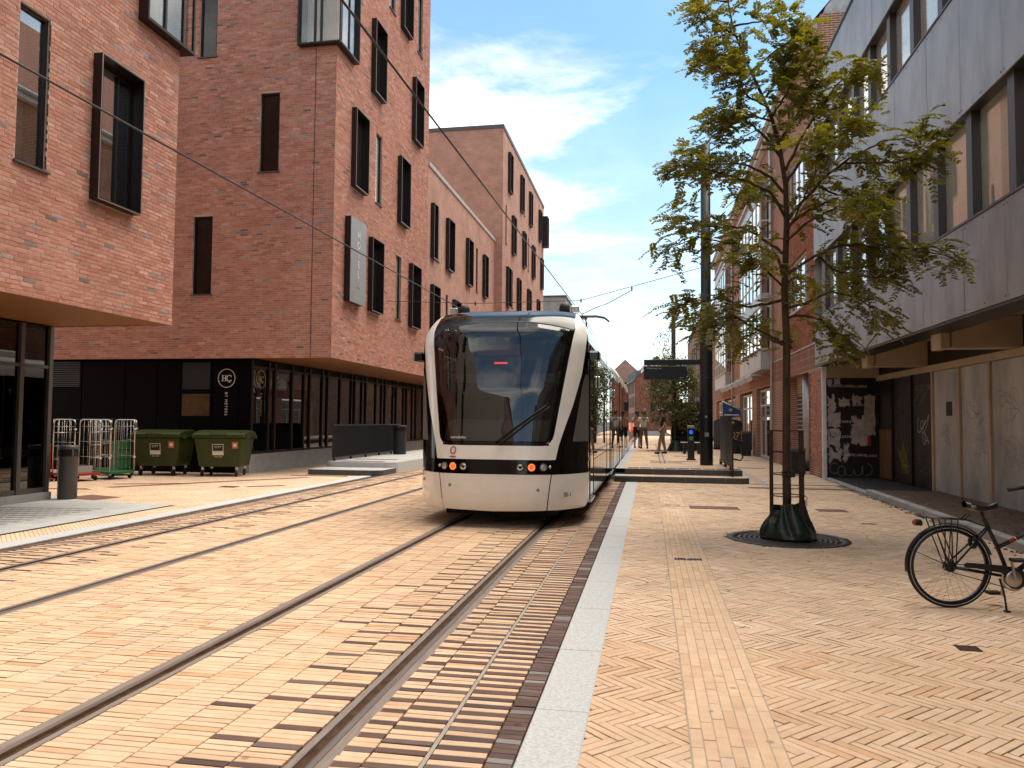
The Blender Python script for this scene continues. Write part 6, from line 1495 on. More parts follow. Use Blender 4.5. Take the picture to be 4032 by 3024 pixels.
# ================================================================== OVERHEAD WIRES
def wire(name, pts, r, label, sag=0.):
    P = []
    for (a, b) in zip(pts[:-1], pts[1:]):
        for i in range(12): t = i / 12; P.append([a[k] + (b[k] - a[k]) * t - (sag * 4 * t * (1 - t) if k == 2 else 0) for k in range(3)])
    P.append(pts[-1]); return MB().tube(P, r, 6).build(name, 'wire', label=label, cat='wire')
wire('contact_wire', [(-2.60, -20, 4.95), (-2.44, 5.7, 4.95), (-2.12, 24.3, 4.95), (-2.4, 70, 4.95), (-2.3, 140, 4.95)], .012, 'overhead contact wire above the tram')
wire('contact_wire', [(-6.2, -20, 4.95), (-5.95, 6, 4.95), (-5.62, 24, 4.95), (-5.9, 70, 4.95), (-5.9, 140, 4.95)], .012, 'overhead contact wire of the empty left track, crossing the brick fronts')
wire('span_wire', [(-8.8, 24.8, 5.6), (-5.6, 24.3, 5.38), (-2.15, 24.0, 5.36), (1.5, 23.5, 6.2)], .010, 'cross wire strung from the brick front to the black mast')
b = MB(); b.tube([(-.55, 23.8, 5.62), (-1.3, 24.0, 5.25), (-1.65, 24.1, 5.15), (-2.12, 24.3, 4.97)], .012, 6); b.build('steady_arm', 'wire', label='bent steady arm pulling the contact wire beside the mast', cat='steady arm')
b = MB(); b.tube([(-2.13, 24.0, 5.36), (-2.13, 24.0, 5.2), (-2.25, 22.5, 4.96)], .005, 5); b.tube([(-2.13, 24.0, 5.2), (-2.12, 24.6, 4.96)], .005, 5); b.build('hanger_wire', 'wire', label='thin hanger wires dropping to the contact wire near the pantograph', cat='wire')
for (p, l) in (((-2.13, 24.0, 5.36), 'small insulator on the cross wire over the tram'), ((-.55, 23.8, 5.66), 'insulator on the cross wire where the steady arm hangs'), ((-5.6, 24.3, 5.38), 'insulator on the cross wire over the left track')):
    b = MB(); b.lathe([(1e-3, -.07), (.03, -.05), (.018, -.02), (.03, 0), (.018, .03), (.03, .05), (1e-3, .07)], p, 10); b.build('insulator', 'litter_grey', label=l, cat='insulator')
# ================================================================== FOREGROUND TREE
TX, TY = 1.84, 11.05
tg = empty('tree_grate', (TX, TY, 0), label='round cast iron tree grate with ring slots under the watering bag', cat='tree grate')
MB().lathe([(.69, -.03), (.69, .007), (.80, .007), (.80, -.03)], (0, 0, 0), 64).build('frame_ring', 'cast_iron', tg)
for k in range(7):
    r0 = .20 + k * .068
    MB().lathe([(r0, -.02), (r0, .004), (r0 + .046, .004), (r0 + .046, -.02)], (0, 0, 0), 56).build('ring', 'cast_iron', tg)
for k in range(8):
    b = MB(); b.box(.2, .76, -.016, .016, -.02, .001); b.build('spoke', 'cast_iron', tg, rot=(0, 0, R(45 * k + 12)))
MB().lathe([(1e-3, -.04), (.76, -.04)], (0, 0, 0), 48).build('soil', 'room_dark', tg)
gd = empty('tree_guard', (TX, TY, 0), label='rusty steel tree guard of flat posts and rings round the locust trunk', cat='tree guard')
for a, w in ((182, .05), (325, .068), (75, .06)):
    b = MB(); b.box(-w / 2, w / 2, -.006, .006, .02, 1.48); b.build('post', 'rust', gd, loc=(.205 * math.cos(R(a)), .205 * math.sin(R(a)), 0))
for z in (1.47, 1.18, .88, .59):
    MB().lathe([(.205, z - .006), (.230, z - .006), (.230, z + .006), (.205, z + .006), (.205, z - .006)], (0, 0, 0), 40).build('ring', 'rust', gd)
MB().rbox(-.055, .10, -.065, .10, .84, .92, .01).build('strap', 'rubber', gd)
bg_ = empty('watering_bag', (TX + .02, TY, 0), label='dark green plastic watering bag slumped round the foot of the locust tree', cat='watering bag')
na, nz = 72, 26; P = []
q = random.Random(8); fold = [(q.uniform(0, 6.28), q.choice([3, 4, 5, 7, 9, 11]), q.uniform(.006, .02)) for _ in range(9)]
for j in range(nz + 1):
    t = j / nz; row = []
    for i in range(na + 1):
        a = 2 * math.pi * i / na
        r_ = lerp_tab(t, [(0, .345), (.05, .372), (.25, .36), (.5, .31), (.75, .235), (.9, .195), (1, .18)])
        w_ = 0
        for (ph, f, am) in fold: w_ += am * math.sin(f * a + ph + 2.2 * t * (1 if f % 2 else -1))
        sharp = (1 - abs(math.sin(2.5 * a + 1.5 * t + .6))) ** 3 * .05 * (t * (1.15 - t) * 3)
        r_ += w_ * (.35 + .9 * t) - sharp
        z = .46 * t + (.03 * math.sin(3 * a + 1) + .05 * math.sin(a + 2.0)) * t * t
        row.append((r_ * math.cos(a) * 1.0, r_ * math.sin(a) * .95, max(z, .004)))
    P.append(row)
o = MB().grid(P).build('bag', 'bag_green', bg_); sm_ = o.modifiers.new('s', 'SUBSURF'); sm_.levels = 1; sm_.render_levels = 1
b = MB(); b.tube([(.16, -.02, .42), (.24, -.03, .56), (.20, .02, .60), (.15, .04, .46)], .012, 6, flat=.4); b.build('strap', 'bag_green', bg_)
MB().box(.19, .215, -.16, -.14, .47, .53).build('tag', 'sticker_white', bg_)

LZ = lambda b_: 1.58 + (1974 - b_) * .00294
LX = lambda a_: TX + (a_ - 556) * .00294
tree = empty('locust_tree', (0, 0, 0), label='young locust tree with feathery leaves standing in the rusty steel guard', cat='tree')
trunk = [(1.84, TY, 0), (1.835, TY, 1.2), (LX(560), TY, LZ(1600)), (LX(552), TY, LZ(1350)), (LX(566), TY + .02, LZ(1050)), (LX(562), TY, LZ(850)), (LX(532), TY - .03, LZ(660)), (LX(500), TY, LZ(520)), (LX(450), TY + .05, LZ(380)), (LX(390), TY + .08, LZ(230)), (LX(330), TY + .1, LZ(60)), (LX(300), TY + .1, LZ(-120)), (LX(290), TY + .1, LZ(-300))]
tr_r = [.060, .054, .050, .045, .039, .034, .030, .026, .022, .018, .013, .009, .005]
limbs = [  # z5 points, depth offset at the end
    ([(548, 1600), (450, 1560), (330, 1490), (230, 1500), (170, 1540)], -.5), ([(548, 1610), (500, 1585), (440, 1540), (350, 1560)], .5),
    ([(548, 1400), (470, 1410), (380, 1420), (270, 1370), (150, 1390), (60, 1400)], .4), ([(550, 1300), (520, 1200), (440, 1150), (300, 1130), (160, 1110), (10, 1160)], -.3),
    ([(556, 1180), (470, 1090), (380, 1020), (240, 1000), (120, 960), (60, 900)], .8), ([(560, 1000), (480, 900), (360, 860), (220, 820), (90, 800), (40, 830)], -.8),
    ([(562, 900), (500, 800), (380, 720), (270, 690), (180, 690), (160, 640)], .6), ([(545, 720), (470, 650), (390, 590), (300, 560), (250, 590)], -.7),
    ([(505, 540), (430, 500), (330, 480), (230, 480)], .3), ([(480, 470), (400, 440), (330, 380), (300, 350)], -.4),
    ([(400, 250), (330, 200), (250, 170), (200, 150)], .2), ([(380, 220), (300, 270), (250, 250)], -.4), ([(410, 290), (500, 200), (600, 120), (660, 60)], .4), ([(350, 120), (250, 60), (150, 10)], -.3), ([(330, 60), (450, 20), (580, -30)], .4), ([(310, -60), (200, -120)], .2), ([(300, -100), (420, -180)], -.2),
    ([(556, 1480), (640, 1470), (720, 1490), (790, 1570), (830, 1600)], .2), ([(556, 1440), (640, 1420), (740, 1380), (840, 1410), (930, 1500)], -.5),
    ([(558, 1280), (680, 1200), (800, 1150), (960, 1170), (1120, 1190), (1260, 1230)], -.2), ([(800, 1150), (900, 1130), (1010, 1140), (1100, 1150)], .5), ([(700, 1190), (780, 1250), (880, 1280), (1050, 1290)], .3),
    ([(564, 1050), (680, 960), (800, 900), (920, 920), (1040, 1000)], .6), ([(566, 1020), (700, 860), (830, 760), (960, 700), (1150, 690)], -.4), ([(830, 760), (920, 790), (1020, 810), (1110, 800)], -.6), ([(700, 860), (820, 880), (930, 860), (1060, 830)], .9),
    ([(562, 840), (660, 700), (760, 620), (860, 530), (920, 510)], .5), ([(560, 780), (640, 620), (720, 500), (790, 410), (870, 400)], -.4), ([(530, 650), (600, 540), (660, 430), (700, 360), (760, 370)], .5), ([(500, 520), (560, 430), (620, 320), (680, 220)], -.2), ([(470, 430), (520, 340), (540, 260), (600, 220)], .5),
    ([(566, 1080), (620, 960), (650, 860), (640, 760)], -1.0), ([(560, 960), (500, 860), (470, 780), (430, 760)], 1.1), ([(562, 1120), (640, 1060), (740, 1030), (840, 1060)], -1.0), ([(552, 1340), (470, 1290), (400, 1250), (330, 1240)], -1.0), ([(552, 1320), (640, 1260), (720, 1290)], 1.0)]
wood = MB(); wood.tube(trunk, tr_r, 12)
tw = []     # twig anchor: point, direction, weight
q = random.Random(21)
def v3(p, y): return Vector((LX(p[0]), y, LZ(p[1])))
for pts, dep in limbs:
    n = len(pts); P = []
    for i, p in enumerate(pts): t = i / (n - 1); P.append(v3(p, TY + dep * t + (0 if i == 0 else q.uniform(-.05, .05))))
    # finer path
    F = []
    for a, b in zip(P[:-1], P[1:]):
        for k in range(5): F.append(a.lerp(b, k / 5) + Vector((q.uniform(-.01, .01), q.uniform(-.01, .01), q.uniform(-.01, .01))))
    F.append(P[-1])
    m = len(F); r0 = .022 if n > 4 else .015
    wood.tube(F, [r0 * (1 - .85 * i / (m - 1)) + .002 for i in range(m)], 6)
    for i in range(int(m * .22), m):
        d = (F[min(i + 1, m - 1)] - F[max(i - 1, 0)]).normalized()
        k = 2 if i < m * .4 else 5
        for _ in range(k): tw.append((F[i], d, i / m))
    [tw.append((F[-1], (F[-1] - F[-3]).normalized(), 1.2)) for _ in range(5)]
for i in range(7, 13):
    for _ in range(12): t = q.random(); a, b = Vector(trunk[i - 1]), Vector(trunk[i]); tw.append((a.lerp(b, t), Vector((q.uniform(-1, 1), q.uniform(-1, 1), .5)).normalized(), .7))
LV, LF, LC = [], [], []
def leaflet(base, along, side, l, w, tone):
    n0 = len(LV); nrm = along.cross(side).normalized() * (w * .18)
    a, b = base, base + along * l
    m1, m2 = base + along * (l * .35), base + along * (l * .75)
    LV.extend([a, m1 + side * w * .5 + nrm, m2 + side * w * .42 + nrm, b, m1 - side * w * .5 + nrm, m2 - side * w * .42 + nrm])
    LF.append((n0, n0 + 1, n0 + 2, n0 + 3)); LF.append((n0, n0 + 3, n0 + 5, n0 + 4)); LC.extend([tone, tone])
def compound(p, d, L, tone):
    up = Vector((q.uniform(-.3, .3), q.uniform(-.3, .3), 1)).normalized()
    side = d.cross(up)
    if side.length < .1: side = Vector((1, 0, 0))
    side.normalize(); up = side.cross(d).normalized()
    n = q.randint(6, 9); path = []
    for i in range(n + 1):
        t = i / n; path.append(p + d * (L * t) - Vector((0, 0, 1)) * (L * .30 * t * t))
    wood.tube(path[::2] + [path[-1]], .0016, 3, cap=False)
    for i in range(1, n + 1):
        c = path[i]; dd = (path[i] - path[i - 1]).normalized(); s0 = dd.cross(up).normalized()
        for s in (-1, 1):
            al = (s0 * s * .85 + dd * .5 + Vector((q.uniform(-.2, .2), q.uniform(-.2, .2), q.uniform(-.35, .15)))).normalized()
            sd = al.cross(up).normalized()
            leaflet(c, al, sd, q.uniform(.050, .074), q.uniform(.026, .036), tone + q.uniform(-.12, .12))
    dd = (path[-1] - path[-2]).normalized(); leaflet(path[-1], dd, dd.cross(up).normalized(), .055, .026, tone)
for (p, d, wgt) in tw:
    if wgt < .45 and q.random() < .25: continue
    for _ in range(1 if wgt < .8 else (2 if q.random() < .35 else 1)):
        dd = (d * q.uniform(.3, .9) + Vector((q.uniform(-1, 1), q.uniform(-1, 1), q.uniform(-.55, .55)))).normalized()
        compound(p + Vector((q.gauss(0, .10), q.gauss(0, .2), q.gauss(0, .10))), dd, q.uniform(.18, .29), q.uniform(.05, .75) if dd.z < .3 else q.uniform(.3, 1.0))
wood.build('trunk', 'bark', tree)
LC_ = np.clip(np.array(LC), 0, 1)[:, None].repeat(3, 1)
me = np_mesh('crown', np.array([tuple(v) for v in LV]), np.array(LF), 'leaf_locust', LC_); link(bpy.data.objects.new('crown', me), tree)

# ---- small bushy street tree on the platform
def bushy_tree(loc, cw, z0, z1, n, label, q, seeds):
    e = empty('street_tree', loc, label=label, cat='tree'); w = MB()
    w.tube([(0, 0, 0), (.03, 0, 1.0), (0, .02, 2.0), (.04, 0, z1 * .8)], [.055, .05, .04, .01], 8)
    V, F, C = [], [], []
    for k in range(seeds):
        t = q.random() ** .8; a = q.uniform(0, 6.28); z = z0 + (z1 - z0) * t
        rr = cw * (.35 + .65 * math.sin(math.pi * min(1, .15 + t * .85)) ** .7) * q.uniform(.55, 1.05)
        c = Vector((rr * math.cos(a), rr * math.sin(a), z + q.uniform(-.1, .1)))
        if k % 3 == 0: w.tube([(0, 0, max(.9, z - .5)), tuple(c * .6 + Vector((0, 0, z * .4))), tuple(c)], [.016, .010, .004], 5)
        tone = q.uniform(.1, 1)
        for _ in range(n):
            p = c + Vector((q.gauss(0, .17), q.gauss(0, .17), q.gauss(0, .14))); d = Vector((q.uniform(-1, 1), q.uniform(-1, 1), q.uniform(-1.1, .3))).normalized(); s = d.cross(Vector((q.uniform(-1, 1), q.uniform(-1, 1), 1))).normalized()
            l = q.uniform(.10, .18); i0 = len(V); V.extend([p, p + d * l * .5 + s * l * .22, p + d * l, p + d * l * .5 - s * l * .22]); F.append((i0, i0 + 1, i0 + 2, i0 + 3)); C.append(min(1, max(0, tone + q.uniform(-.2, .2))))
    w.build('trunk', 'bark', e); m = np_mesh('crown', np.array([tuple(v) for v in V]), np.array(F), 'leaf_bush', np.array(C)[:, None].repeat(3, 1)); link(bpy.data.objects.new('crown', m), e); return e
bushy_tree((1.05, 34.6, .31), 1.25, 1.05, 4.0, 40, 'bushy street tree on the platform behind the dark shirted man', random.Random(4), 190)
bushy_tree((.75, 45.5, .31), .75, 3.2, 6.4, 12, 'thin feathery street tree rising behind the departure display', random.Random(9), 60)
pb = empty('planter_bag', (1.15, 34.4, .31), label='dark watering bag slumped at the foot of the bushy platform tree', cat='watering bag')
P = [[((.42 - .22 * j / 5 + .03 * math.sin(4 * i)) * math.cos(2 * math.pi * i / 20), (.36 - .2 * j / 5) * math.sin(2 * math.pi * i / 20), .01 + .09 * j) for i in range(21)] for j in range(6)]
MB().grid(P).build('bag', 'bag_green', pb)
# fallen twigs, litter
for (x, y, s, m_, nm, lab) in ((3.55, 20.3, .10, 'leaf_bush', 'fallen_twig', 'small fallen leafy twig by the foot of the poster wall'), (3.35, 12.9, .1, 'dirt', 'fallen_twig', 'thin dry twig lying on the footway right of the tree')):
    b = MB(); b.tube([(x - s, y, .006), (x, y + .02, .012), (x + s, y - .03, .006)], .004, 4)
    for k in range(4): b.add([(x - s + k * s * .6, y, .01), (x - s + k * s * .6 + .04, y + .05, .015), (x - s + k * s * .6 + .07, y + .01, .012)], [(0, 1, 2)])
    b.build(nm, 'dirt', label=lab, cat='twig')
b = MB(); q2 = random.Random(5)
for k in range(90):
    a = q2.uniform(0, 6.28); d = abs(q2.gauss(0, 1.9)) + .5; x, y = TX + d * math.cos(a), TY + d * 1.3 * math.sin(a)
    if not (-.2 < x < 4.3 and 4 < y < 19): continue
    t = q2.uniform(0, 3.14); l, w = q2.uniform(.014, .026), q2.uniform(.006, .011); c_, s_ = math.cos(t), math.sin(t)
    b.col = (q2.random(),) * 3
    b.add([(x - l * c_, y - l * s_, .004), (x + w * s_, y - w * c_, .009), (x + l * c_, y + l * s_, .005), (x - w * s_, y + w * c_, .010)], [(0, 1, 2, 3)])
b.build('fallen_leaves', 'leaf_locust', label='tiny fallen leaflets scattered over the pavers round the locust tree', cat='leaves', kind='stuff')
MB().rbox(2.95, 3.10, 21.6, 21.72, .001, .02, .005).build('paper_scrap', 'sticker_white', label='white paper scrap on the footway beside the platform screen', cat='litter')

# ================================================================== BICYCLE
bk = empty('bicycle', (2.543, 7.275, 0), R(5.9), label='black city bicycle cut by the right edge of the picture', cat='bicycle')
def wheel(cx_, nm):
    R0 = .335
    t = MB(); t.torus((cx_, 0, .352), R0, .0185, 'y', 64, 10); o = t.build(nm, 'rubber', bk)
    r_ = MB(); r_.lathe([(.300, -.012), (.318, -.013), (.318, .013), (.300, .012), (.300, -.012)], (cx_, 0, .352), 56, 'y'); r_.build('rim', 'bike_black', o)
    l = MB(); l.torus((cx_, -.0175, .352), R0 - .006, .0028, 'y', 64, 5); l.build('reflex_line', 'tyre_wall', o)
    h = MB(); h.lathe([(1e-3, -.05), (.012, -.05), (.016, -.035), (.045, -.03), (.047, -.02), (.03, -.015), (.03, .02), (.045, .03), (.012, .05), (1e-3, .05)], (cx_, 0, .352), 22, 'y'); h.build('hub', 'bike_black', o)
    s = MB()
    for k in range(32):
        a = 2 * math.pi * k / 32; sd = -1 if k % 2 else 1; off = R(58) * (1 if (k // 2) % 2 else -1); b_ = a + off
        s.tube([(cx_ + .042 * math.cos(b_), sd * .024, .352 + .042 * math.sin(b_)), (cx_ + .305 * math.cos(a), 0, .352 + .305 * math.sin(a))], .0013, 4)
    s.build('spokes', 'alu', o)
    return o
wheel(0, 'rear_wheel'); wheel(1.09, 'front_wheel')
bb = Vector((.50, 0, .265)); seatc = Vector((.325, 0, .70)); head_t, head_b = Vector((.93, 0, .86)), Vector((.97, 0, .66))
f = MB(); f.tube([bb, (.40, 0, .53), seatc, (.30, 0, .76)], .017, 12); f.build('seat_tube', 'bike_black', bk)
f = MB(); f.tube([bb + Vector((.0, 0, .01)), head_b], .021, 12); f.build('down_tube', 'bike_black', bk)
f = MB(); f.tube([(.405, 0, .52), head_t - Vector((.0, 0, .06))], .018, 12); f.build('top_tube', 'bike_black', bk)
for (x, m_) in ((.505, 'poster_red'), (.525, 'poster_red'), (.545, 'yellow')):
    t0 = Vector((.405, 0, .52)); t1 = head_t - Vector((0, 0, .06)); u = (t1 - t0).normalized(); c = t0 + u * ((x - .405) / u.x)
    MB().tube([c, c + u * .011], .0187, 12).build('frame_band', m_, bk)
f = MB(); f.tube([head_t + Vector((-.01, 0, .03)), head_b + Vector((.01, 0, -.02))], .022, 12); f.build('head_tube', 'bike_black', bk)
f = MB()
for s in (-1, 1):
    f.tube([(0, s * .062, .352), (.16, s * .05, .325), bb + Vector((-.03, s * .028, .01))], .0095, 8); f.tube([(0, s * .062, .352), seatc + Vector((0, s * .018, -.01))], .0085, 8)
f.build('rear_stays', 'bike_black', bk)
f = MB()
for s in (-1, 1): f.tube([(1.09, s * .055, .352), (1.03, s * .05, .55), (.985, s * .03, .66)], .011, 8)
f.build('fork', 'bike_black', bk)
text('VON', 'frame_lettering', .055, 'sticker_white', bk, (.665, -.0225, .405), (R(90), R(-52), 0), .0004)
sp = MB(); sp.tube([(.30, 0, .75), (.275, 0, .83)], .0135, 10); sp.build('seat_post', 'bike_black', bk)
# saddle: broad rear, narrow nose
P = []
for i in range(13):
    t = i / 12; x = .135 + .275 * t; hw = lerp_tab(t, [(0, .045), (.08, .075), (.25, .078), (.5, .05), (.7, .026), (.95, .02), (1, .012)]); zt = .875 + .018 * math.cos(t * 5.5) - .006
    P.append([(x, hw * math.cos(a), zt + .028 * math.sin(a) * (1 if math.sin(a) > 0 else 1.1)) for a in np.linspace(-math.pi, math.pi, 15)])
MB().grid(P).build('saddle', 'bike_black', bk)
b = MB()
for s in (-1, 1): b.tube([(.17, s * .03, .85), (.22, s * .022, .832), (.33, s * .02, .836), (.38, s * .01, .855)], .0035, 5)
b.build('saddle_rails', 'alu', bk); MB().rbox(.16, .20, -.079, -.07, .862, .885, .004).build('saddle_badge', 'alu', bk)
# mudguard
P = []
for i in range(37):
    a = R(188 - 172 * i / 36); rr2 = .372
    P.append([(rr2 * math.cos(a) * (1 - .03 * abs(c_)), c_ * .028, .352 + rr2 * math.sin(a) * (1 - .03 * abs(c_))) for c_ in (-1, -.6, 0, .6, 1)])
MB().grid(P).build('mudguard', 'bike_black', bk)
MB().tube([(0, -.06, .352), (-.335, -.03, .50)], .0025, 5).build('mudguard_stay', 'bike_black', bk); MB().tube([(0, .06, .352), (-.335, .03, .50)], .0025, 5).build('mudguard_stay', 'bike_black', bk)
# carrier
c = MB()
for s in (-1, -.35, .35, 1): c.tube([(-.235, s * .055, .772), (.16, s * .055, .755)], .005, 6)
for x in (-.235, -.13, -.02, .08, .16): c.tube([(x, -.055, .772 - .043 * (x + .235)), (x, .055, .772 - .043 * (x + .235))], .005, 6)
c.tube([(.12, -.03, .76), (.165, -.03, .80), (.165, .03, .80), (.12, .03, .76)], .005, 6); c.tube([(-.24, -.04, .775), (-.27, -.03, .785), (-.27, .03, .785), (-.24, .04, .775)], .004, 6)
c.tube([(.14, -.02, .755), (.30, -.02, .70)], .005, 6); c.tube([(.14, .02, .755), (.30, .02, .70)], .005, 6); c.build('carrier', 'bike_black', bk)
c = MB()
for s in (-1, 1):
    for (x0, x1) in ((-.165, -.02), (-.11, .02), (.0, .0), (.055, .025)): c.tube([(x0, s * .055, .765), (x0 * .6 + x1 * .4, s * .062, .60), (x1, s * .066, .365)], .0055, 6)
c.build('carrier_struts', 'bike_black', bk)
lt = MB(); lt.rbox(-.285, -.225, -.035, .035, .70, .75, .012); o = lt.build('rear_light', 'bike_black', bk); MB().rbox(-.292, -.286, -.03, .03, .707, .735, .002).build('lens', 'poster_red', o)
# chain guard, crank, pedals, chain, kickstand
P = [(.09, .375), (.12, .395), (.30, .385), (.42, .375), (.50, .365), (.57, .345), (.605, .30), (.61, .25), (.58, .205), (.53, .18), (.48, .185), (.44, .22), (.43, .29), (.40, .315), (.22, .345), (.11, .355)]
b = MB(); b.prism(P, 'y', -.062, -.045); b.build('chain_guard', 'bike_black', bk)
b = MB(); b.lathe([(1e-3, -.074), (.02, -.074), (.05, -.068), (.068, -.066), (.07, -.062), (1e-3, -.06)], (bb.x, 0, bb.z), 26, 'y'); b.build('chainring_cover', 'alu', bk)
b = MB(); b.lathe([(.085, -.058), (.10, -.058), (.10, -.05), (.085, -.05), (.085, -.058)], (bb.x, 0, bb.z), 30, 'y'); b.build('chainring', 'alu', bk)
b = MB(); b.bar((bb.x, -.085, bb.z), (bb.x - .035, -.09, bb.z + .165), .02, .013); b.build('crank', 'alu', bk); b = MB(); b.rbox(-.055, .055, -.045, .045, -.012, .012, .004); b.build('pedal', 'rubber', bk, loc=(bb.x - .005, -.14, bb.z + .175))
b = MB(); b.bar((bb.x, .075, bb.z), (bb.x + .0 - .03, .08, bb.z - .165), .02, .013); b.build('crank', 'alu', bk); b = MB(); b.rbox(-.055, .055, -.045, .045, -.012, .012, .004); b.build('pedal', 'rubber', bk, loc=(bb.x - .07, .13, bb.z - .155))
b = MB(); b.tube([(0, -.052, .31), (.25, -.052, .245), (bb.x, -.054, .17)], .004, 5); b.tube([(0, -.052, .385), (.2, -.052, .365)], .004, 5); b.build('chain', 'bike_black', bk)
b = MB(); b.tube([(.40, -.03, .26), (.415, -.06, .16), (.41, -.10, .06), (.405, -.115, .012)], .009, 8); b.rbox(.385, .43, -.14, -.10, 0, .014, .004); b.build('kickstand', 'bike_black', bk)
b = MB(); b.tube([(.93, 0, .88), (.915, 0, 1.0), (.95, 0, 1.03)], .013, 8); b.tube([(.95, 0, 1.03), (.92, -.15, 1.04), (.80, -.27, 1.02), (.70, -.29, 1.0)], .011, 8); b.tube([(.95, 0, 1.03), (.92, .15, 1.04), (.80, .27, 1.02), (.70, .29, 1.0)], .011, 8); b.build('handlebar', 'bike_black', bk)
for s in (-1, 1): MB().tube([(.80, s * .27, 1.02), (.66, s * .295, .99)], .017, 8).build('grip', 'rubber', bk)
# frame lock on the rear stays
b = MB(); b.torus((.20, 0, .565), .045, .018, 'x', 18, 8, arc=(R(200), R(520))); b.build('ring_lock', 'bike_black', bk)

# ================================================================== PEOPLE
def skin_obj(name, verts, edges, radii, material, parent, sub=2, root=0):
    bm = bmesh.new(); ly = bm.verts.layers.skin.verify(); vs_ = []
    for p, r_ in zip(verts, radii):
        v = bm.verts.new(p); v[ly].radius = (r_, r_) if not hasattr(r_, '__len__') else r_; vs_.append(v)
    for a, b in edges: bm.edges.new((vs_[a], vs_[b]))
    vs_[root][ly].use_root = True
    me = bpy.data.meshes.new(name); bm.to_mesh(me); bm.free(); me.materials.append(M[material])
    o = bpy.data.objects.new(name, me); link(o, parent); m = o.modifiers.new('skin', 'SKIN'); m.use_smooth_shade = True; m.use_x_symmetry = False
    s = o.modifiers.new('sub', 'SUBSURF'); s.levels = sub; s.render_levels = sub; return o
def person(loc, rz, label, J, shirt, trousers, shoes='rubber', shorts=False, hair=True, beard=False, glasses=False, scale=1.):
    """J: joint positions; the figure faces -Y before turning"""
    e = empty('person', loc, rz, label=label, cat='person'); e.scale = (scale,) * 3
    V = [J['pelvis'], J['waist'], J['chest'], J['neck'], J['head0'], J['head1'], J['head2']]; Rr = [(.125, .10), (.115, .085), (.15, .10), .052, .068, .098, .070]
    E = [(0, 1), (1, 2), (2, 3), (3, 4), (4, 5), (5, 6)]
    def chain(start, pts, rs):
        k = start
        for p, r_ in zip(pts, rs): V.append(p); Rr.append(r_); E.append((k, len(V) - 1)); k = len(V) - 1
        return k
    for s in 'LR':
        sg_ = 1 if s == 'L' else -1
        k = chain(2, [J['sh' + s], J['el' + s], J['wr' + s]], [.058, .043, .030]); w = Vector(J['wr' + s]); el = Vector(J['el' + s]); d = (w - el).normalized()
        palm = w + d * .06; kp = chain(k, [tuple(palm)], [(.036, .018)])
        side = d.cross(Vector((0, 1, 0))); side = side.normalized() if side.length > .1 else Vector((1, 0, 0))
        for j, (o_, l_) in enumerate(((-.026, .062), (-.009, .075), (.009, .078), (.026, .068))): b0 = palm + side * o_ + d * .035; chain(kp, [tuple(b0), tuple(b0 + d * l_ * .5), tuple(b0 + d * l_ * .95 + Vector((0, -.012, 0)))], [.0095, .009, .0075])
        tb = w + d * .025 + side * .03 * sg_; chain(k, [tuple(tb), tuple(tb + d * .04 + side * .018 * sg_)], [.011, .009])
        chain(0, [J['hip' + s], J['kn' + s], J['an' + s], J['to' + s]], [.088, .058, .042, .034])
    skin_obj('body', V, E, Rr, 'skin', e)
    # shirt
    sl = .55
    SV = [J['pelvis'], J['waist'], J['chest'], tuple(Vector(J['neck']) * .6 + Vector(J['chest']) * .4)]; SR = [(.140, .118), (.135, .105), (.168, .12), (.085, .07)]; SE = [(0, 1), (1, 2), (2, 3)]
    SV[0] = tuple(Vector(J['pelvis']) + Vector((0, 0, -.02)))
    for s in 'LR': a, b = Vector(J['sh' + s]), Vector(J['el' + s]); n = len(SV); SV += [tuple(a), tuple(a.lerp(b, sl * .6)), tuple(a.lerp(b, sl * 1.25))]; SR += [.078, .068, .066]; SE += [(2, n), (n, n + 1), (n + 1, n + 2)]
    skin_obj('shirt', SV, SE, SR, shirt, e)
    TV = [tuple(Vector(J['pelvis']) + Vector((0, 0, .02)))]; TR = [(.135, .112)]; TE = []
    for s in 'LR':
        n = len(TV); a, b, c = Vector(J['hip' + s]), Vector(J['kn' + s]), Vector(J['an' + s])
        if shorts: TV += [tuple(a), tuple(a.lerp(b, .55)), tuple(a.lerp(b, 1.0))]; TR += [.105, .095, .088]; TE += [(0, n), (n, n + 1), (n + 1, n + 2)]
        else: TV += [tuple(a), tuple(a.lerp(b, .5)), tuple(b), tuple(b.lerp(c, .5)), tuple(c + Vector((0, 0, .02)))]; TR += [.104, .088, .072, .064, .052]; TE += [(0, n), (n, n + 1), (n + 1, n + 2), (n + 2, n + 3), (n + 3, n + 4)]
    skin_obj('trousers', TV, TE, TR, trousers, e)
    for s in 'LR':
        a, t = Vector(J['an' + s]), Vector(J['to' + s]); h_ = a + (a - t).normalized() * .06
        skin_obj('shoe', [tuple(Vector((h_.x, h_.y, .045))), tuple(a.lerp(t, .3) + Vector((0, 0, -.02))), tuple(Vector((t.x, t.y, .042)))], [(0, 1), (1, 2)], [(.048, .043), (.050, .046), (.048, .036)], shoes, e)
    hc = Vector(J['head1']); fd = Vector(J.get('face', (0, -1, 0))).normalized()
    if hair:
        m = MB(); m.sphere((0, 0, 0), .112, 18, 12, (1, 1.08, 1.05)); m.v = [p for p in m.v]
        o = m.build('hair', 'hair', e, loc=tuple(hc - fd * .022 + Vector((0, 0, .038))))
    if beard: MB().sphere((0, 0, 0), .07, 12, 8, (1, .8, .7)).build('beard', 'hair', e, loc=tuple(hc + fd * .045 - Vector((0, 0, .075))))
    sd = Vector((-fd.y, fd.x, 0))
    MB().sphere((0, 0, 0), .018, 8, 6, (1, 1, 1.5)).build('nose', 'skin', e, loc=tuple(hc + fd * .105 - Vector((0, 0, .01))))
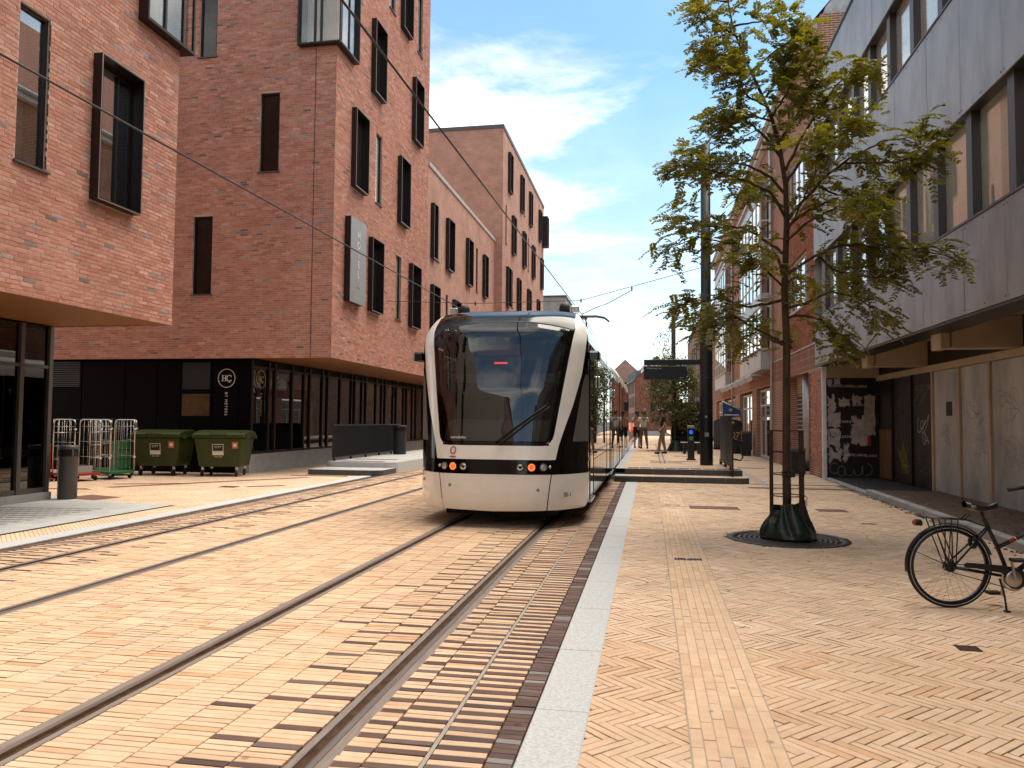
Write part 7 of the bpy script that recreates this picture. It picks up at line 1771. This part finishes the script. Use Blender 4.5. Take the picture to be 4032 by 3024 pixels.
    for s in (-1, 1):
        MB().sphere((0, 0, 0), .010, 8, 6).build('eye', 'hair', e, loc=tuple(hc + fd * .088 + sd * s * .033 + Vector((0, 0, .018)))); MB().sphere((0, 0, 0), .026, 8, 6, (.5, .8, 1.2)).build('ear', 'skin', e, loc=tuple(hc + sd * s * .098 - fd * .0))
    MB().sphere((0, 0, 0), .022, 8, 5, (1.2, 1.2, .35)).build('mouth', 'plastic_red', e, loc=tuple(hc + fd * .086 - Vector((0, 0, .055)))) if not beard else None
    if glasses:
        for s in (-1, 1): MB().torus((0, 0, 0), .024, .004, 'y', 14, 5).build('glasses', 'bike_black', e, loc=tuple(hc + fd * .104 + sd * s * .034 + Vector((0, 0, .018))), rot=(0, 0, math.atan2(fd.y, fd.x) + R(90)))
    return e
def joints(**kw):
    J = dict(pelvis=(0, 0, .97), waist=(0, 0, 1.12), chest=(0, .01, 1.34), neck=(0, -.005, 1.50), head0=(0, -.02, 1.56), head1=(0, -.03, 1.65), head2=(0, -.02, 1.74),
             shL=(.185, .01, 1.42), elL=(.235, .03, 1.14), wrL=(.24, -.06, .90), shR=(-.185, .01, 1.42), elR=(-.235, .03, 1.14), wrR=(-.24, -.06, .90),
             hipL=(.095, 0, .92), knL=(.105, -.02, .51), anL=(.11, .02, .085), toL=(.13, -.15, .04), hipR=(-.095, 0, .92), knR=(-.105, -.02, .51), anR=(-.11, .02, .085), toR=(-.13, -.15, .04))
    J.update(kw); return J
# dark shirt, facing left, feet apart
person((.50, 31.0, .31), R(-82), 'man in black shirt and khaki trousers facing the tram, feet apart', joints(knL=(.12, -.13, .53), anL=(.17, -.20, .085), toL=(.19, -.37, .04), knR=(-.13, .03, .51), anR=(-.22, .14, .085), toR=(-.25, -.02, .04), chest=(0, -.02, 1.34), head0=(0, -.03, 1.56), head1=(0, -.045, 1.65), head2=(0, -.04, 1.74), wrL=(.25, -.16, .93), wrR=(-.26, .02, .90)), 'shirt_black', 'trouser_khaki', beard=True, glasses=True)
person((-.30, 36.6, .31), R(195), 'man in white T-shirt with his back half turned to the camera', joints(knL=(.10, -.06, .52), anL=(.10, -.02, .085), toL=(.11, -.19, .04), knR=(-.12, .06, .51), anR=(-.15, .14, .085), toR=(-.17, -.03, .04), wrL=(.20, -.18, .98), elL=(.25, .04, 1.16), wrR=(-.27, -.10, .95), face=(.5, -.85, 0)), 'shirt_white', 'trouser_grey')
person((-.62, 37.6, .31), R(20), 'bearded man in beige top and dark shorts, hands raised, behind the white T-shirt', joints(elL=(.27, -.12, 1.22), wrL=(.12, -.20, 1.45), elR=(-.28, -.10, 1.20), wrR=(-.16, -.16, 1.46)), 'shirt_tan', 'shirt_black', shorts=True, beard=True)
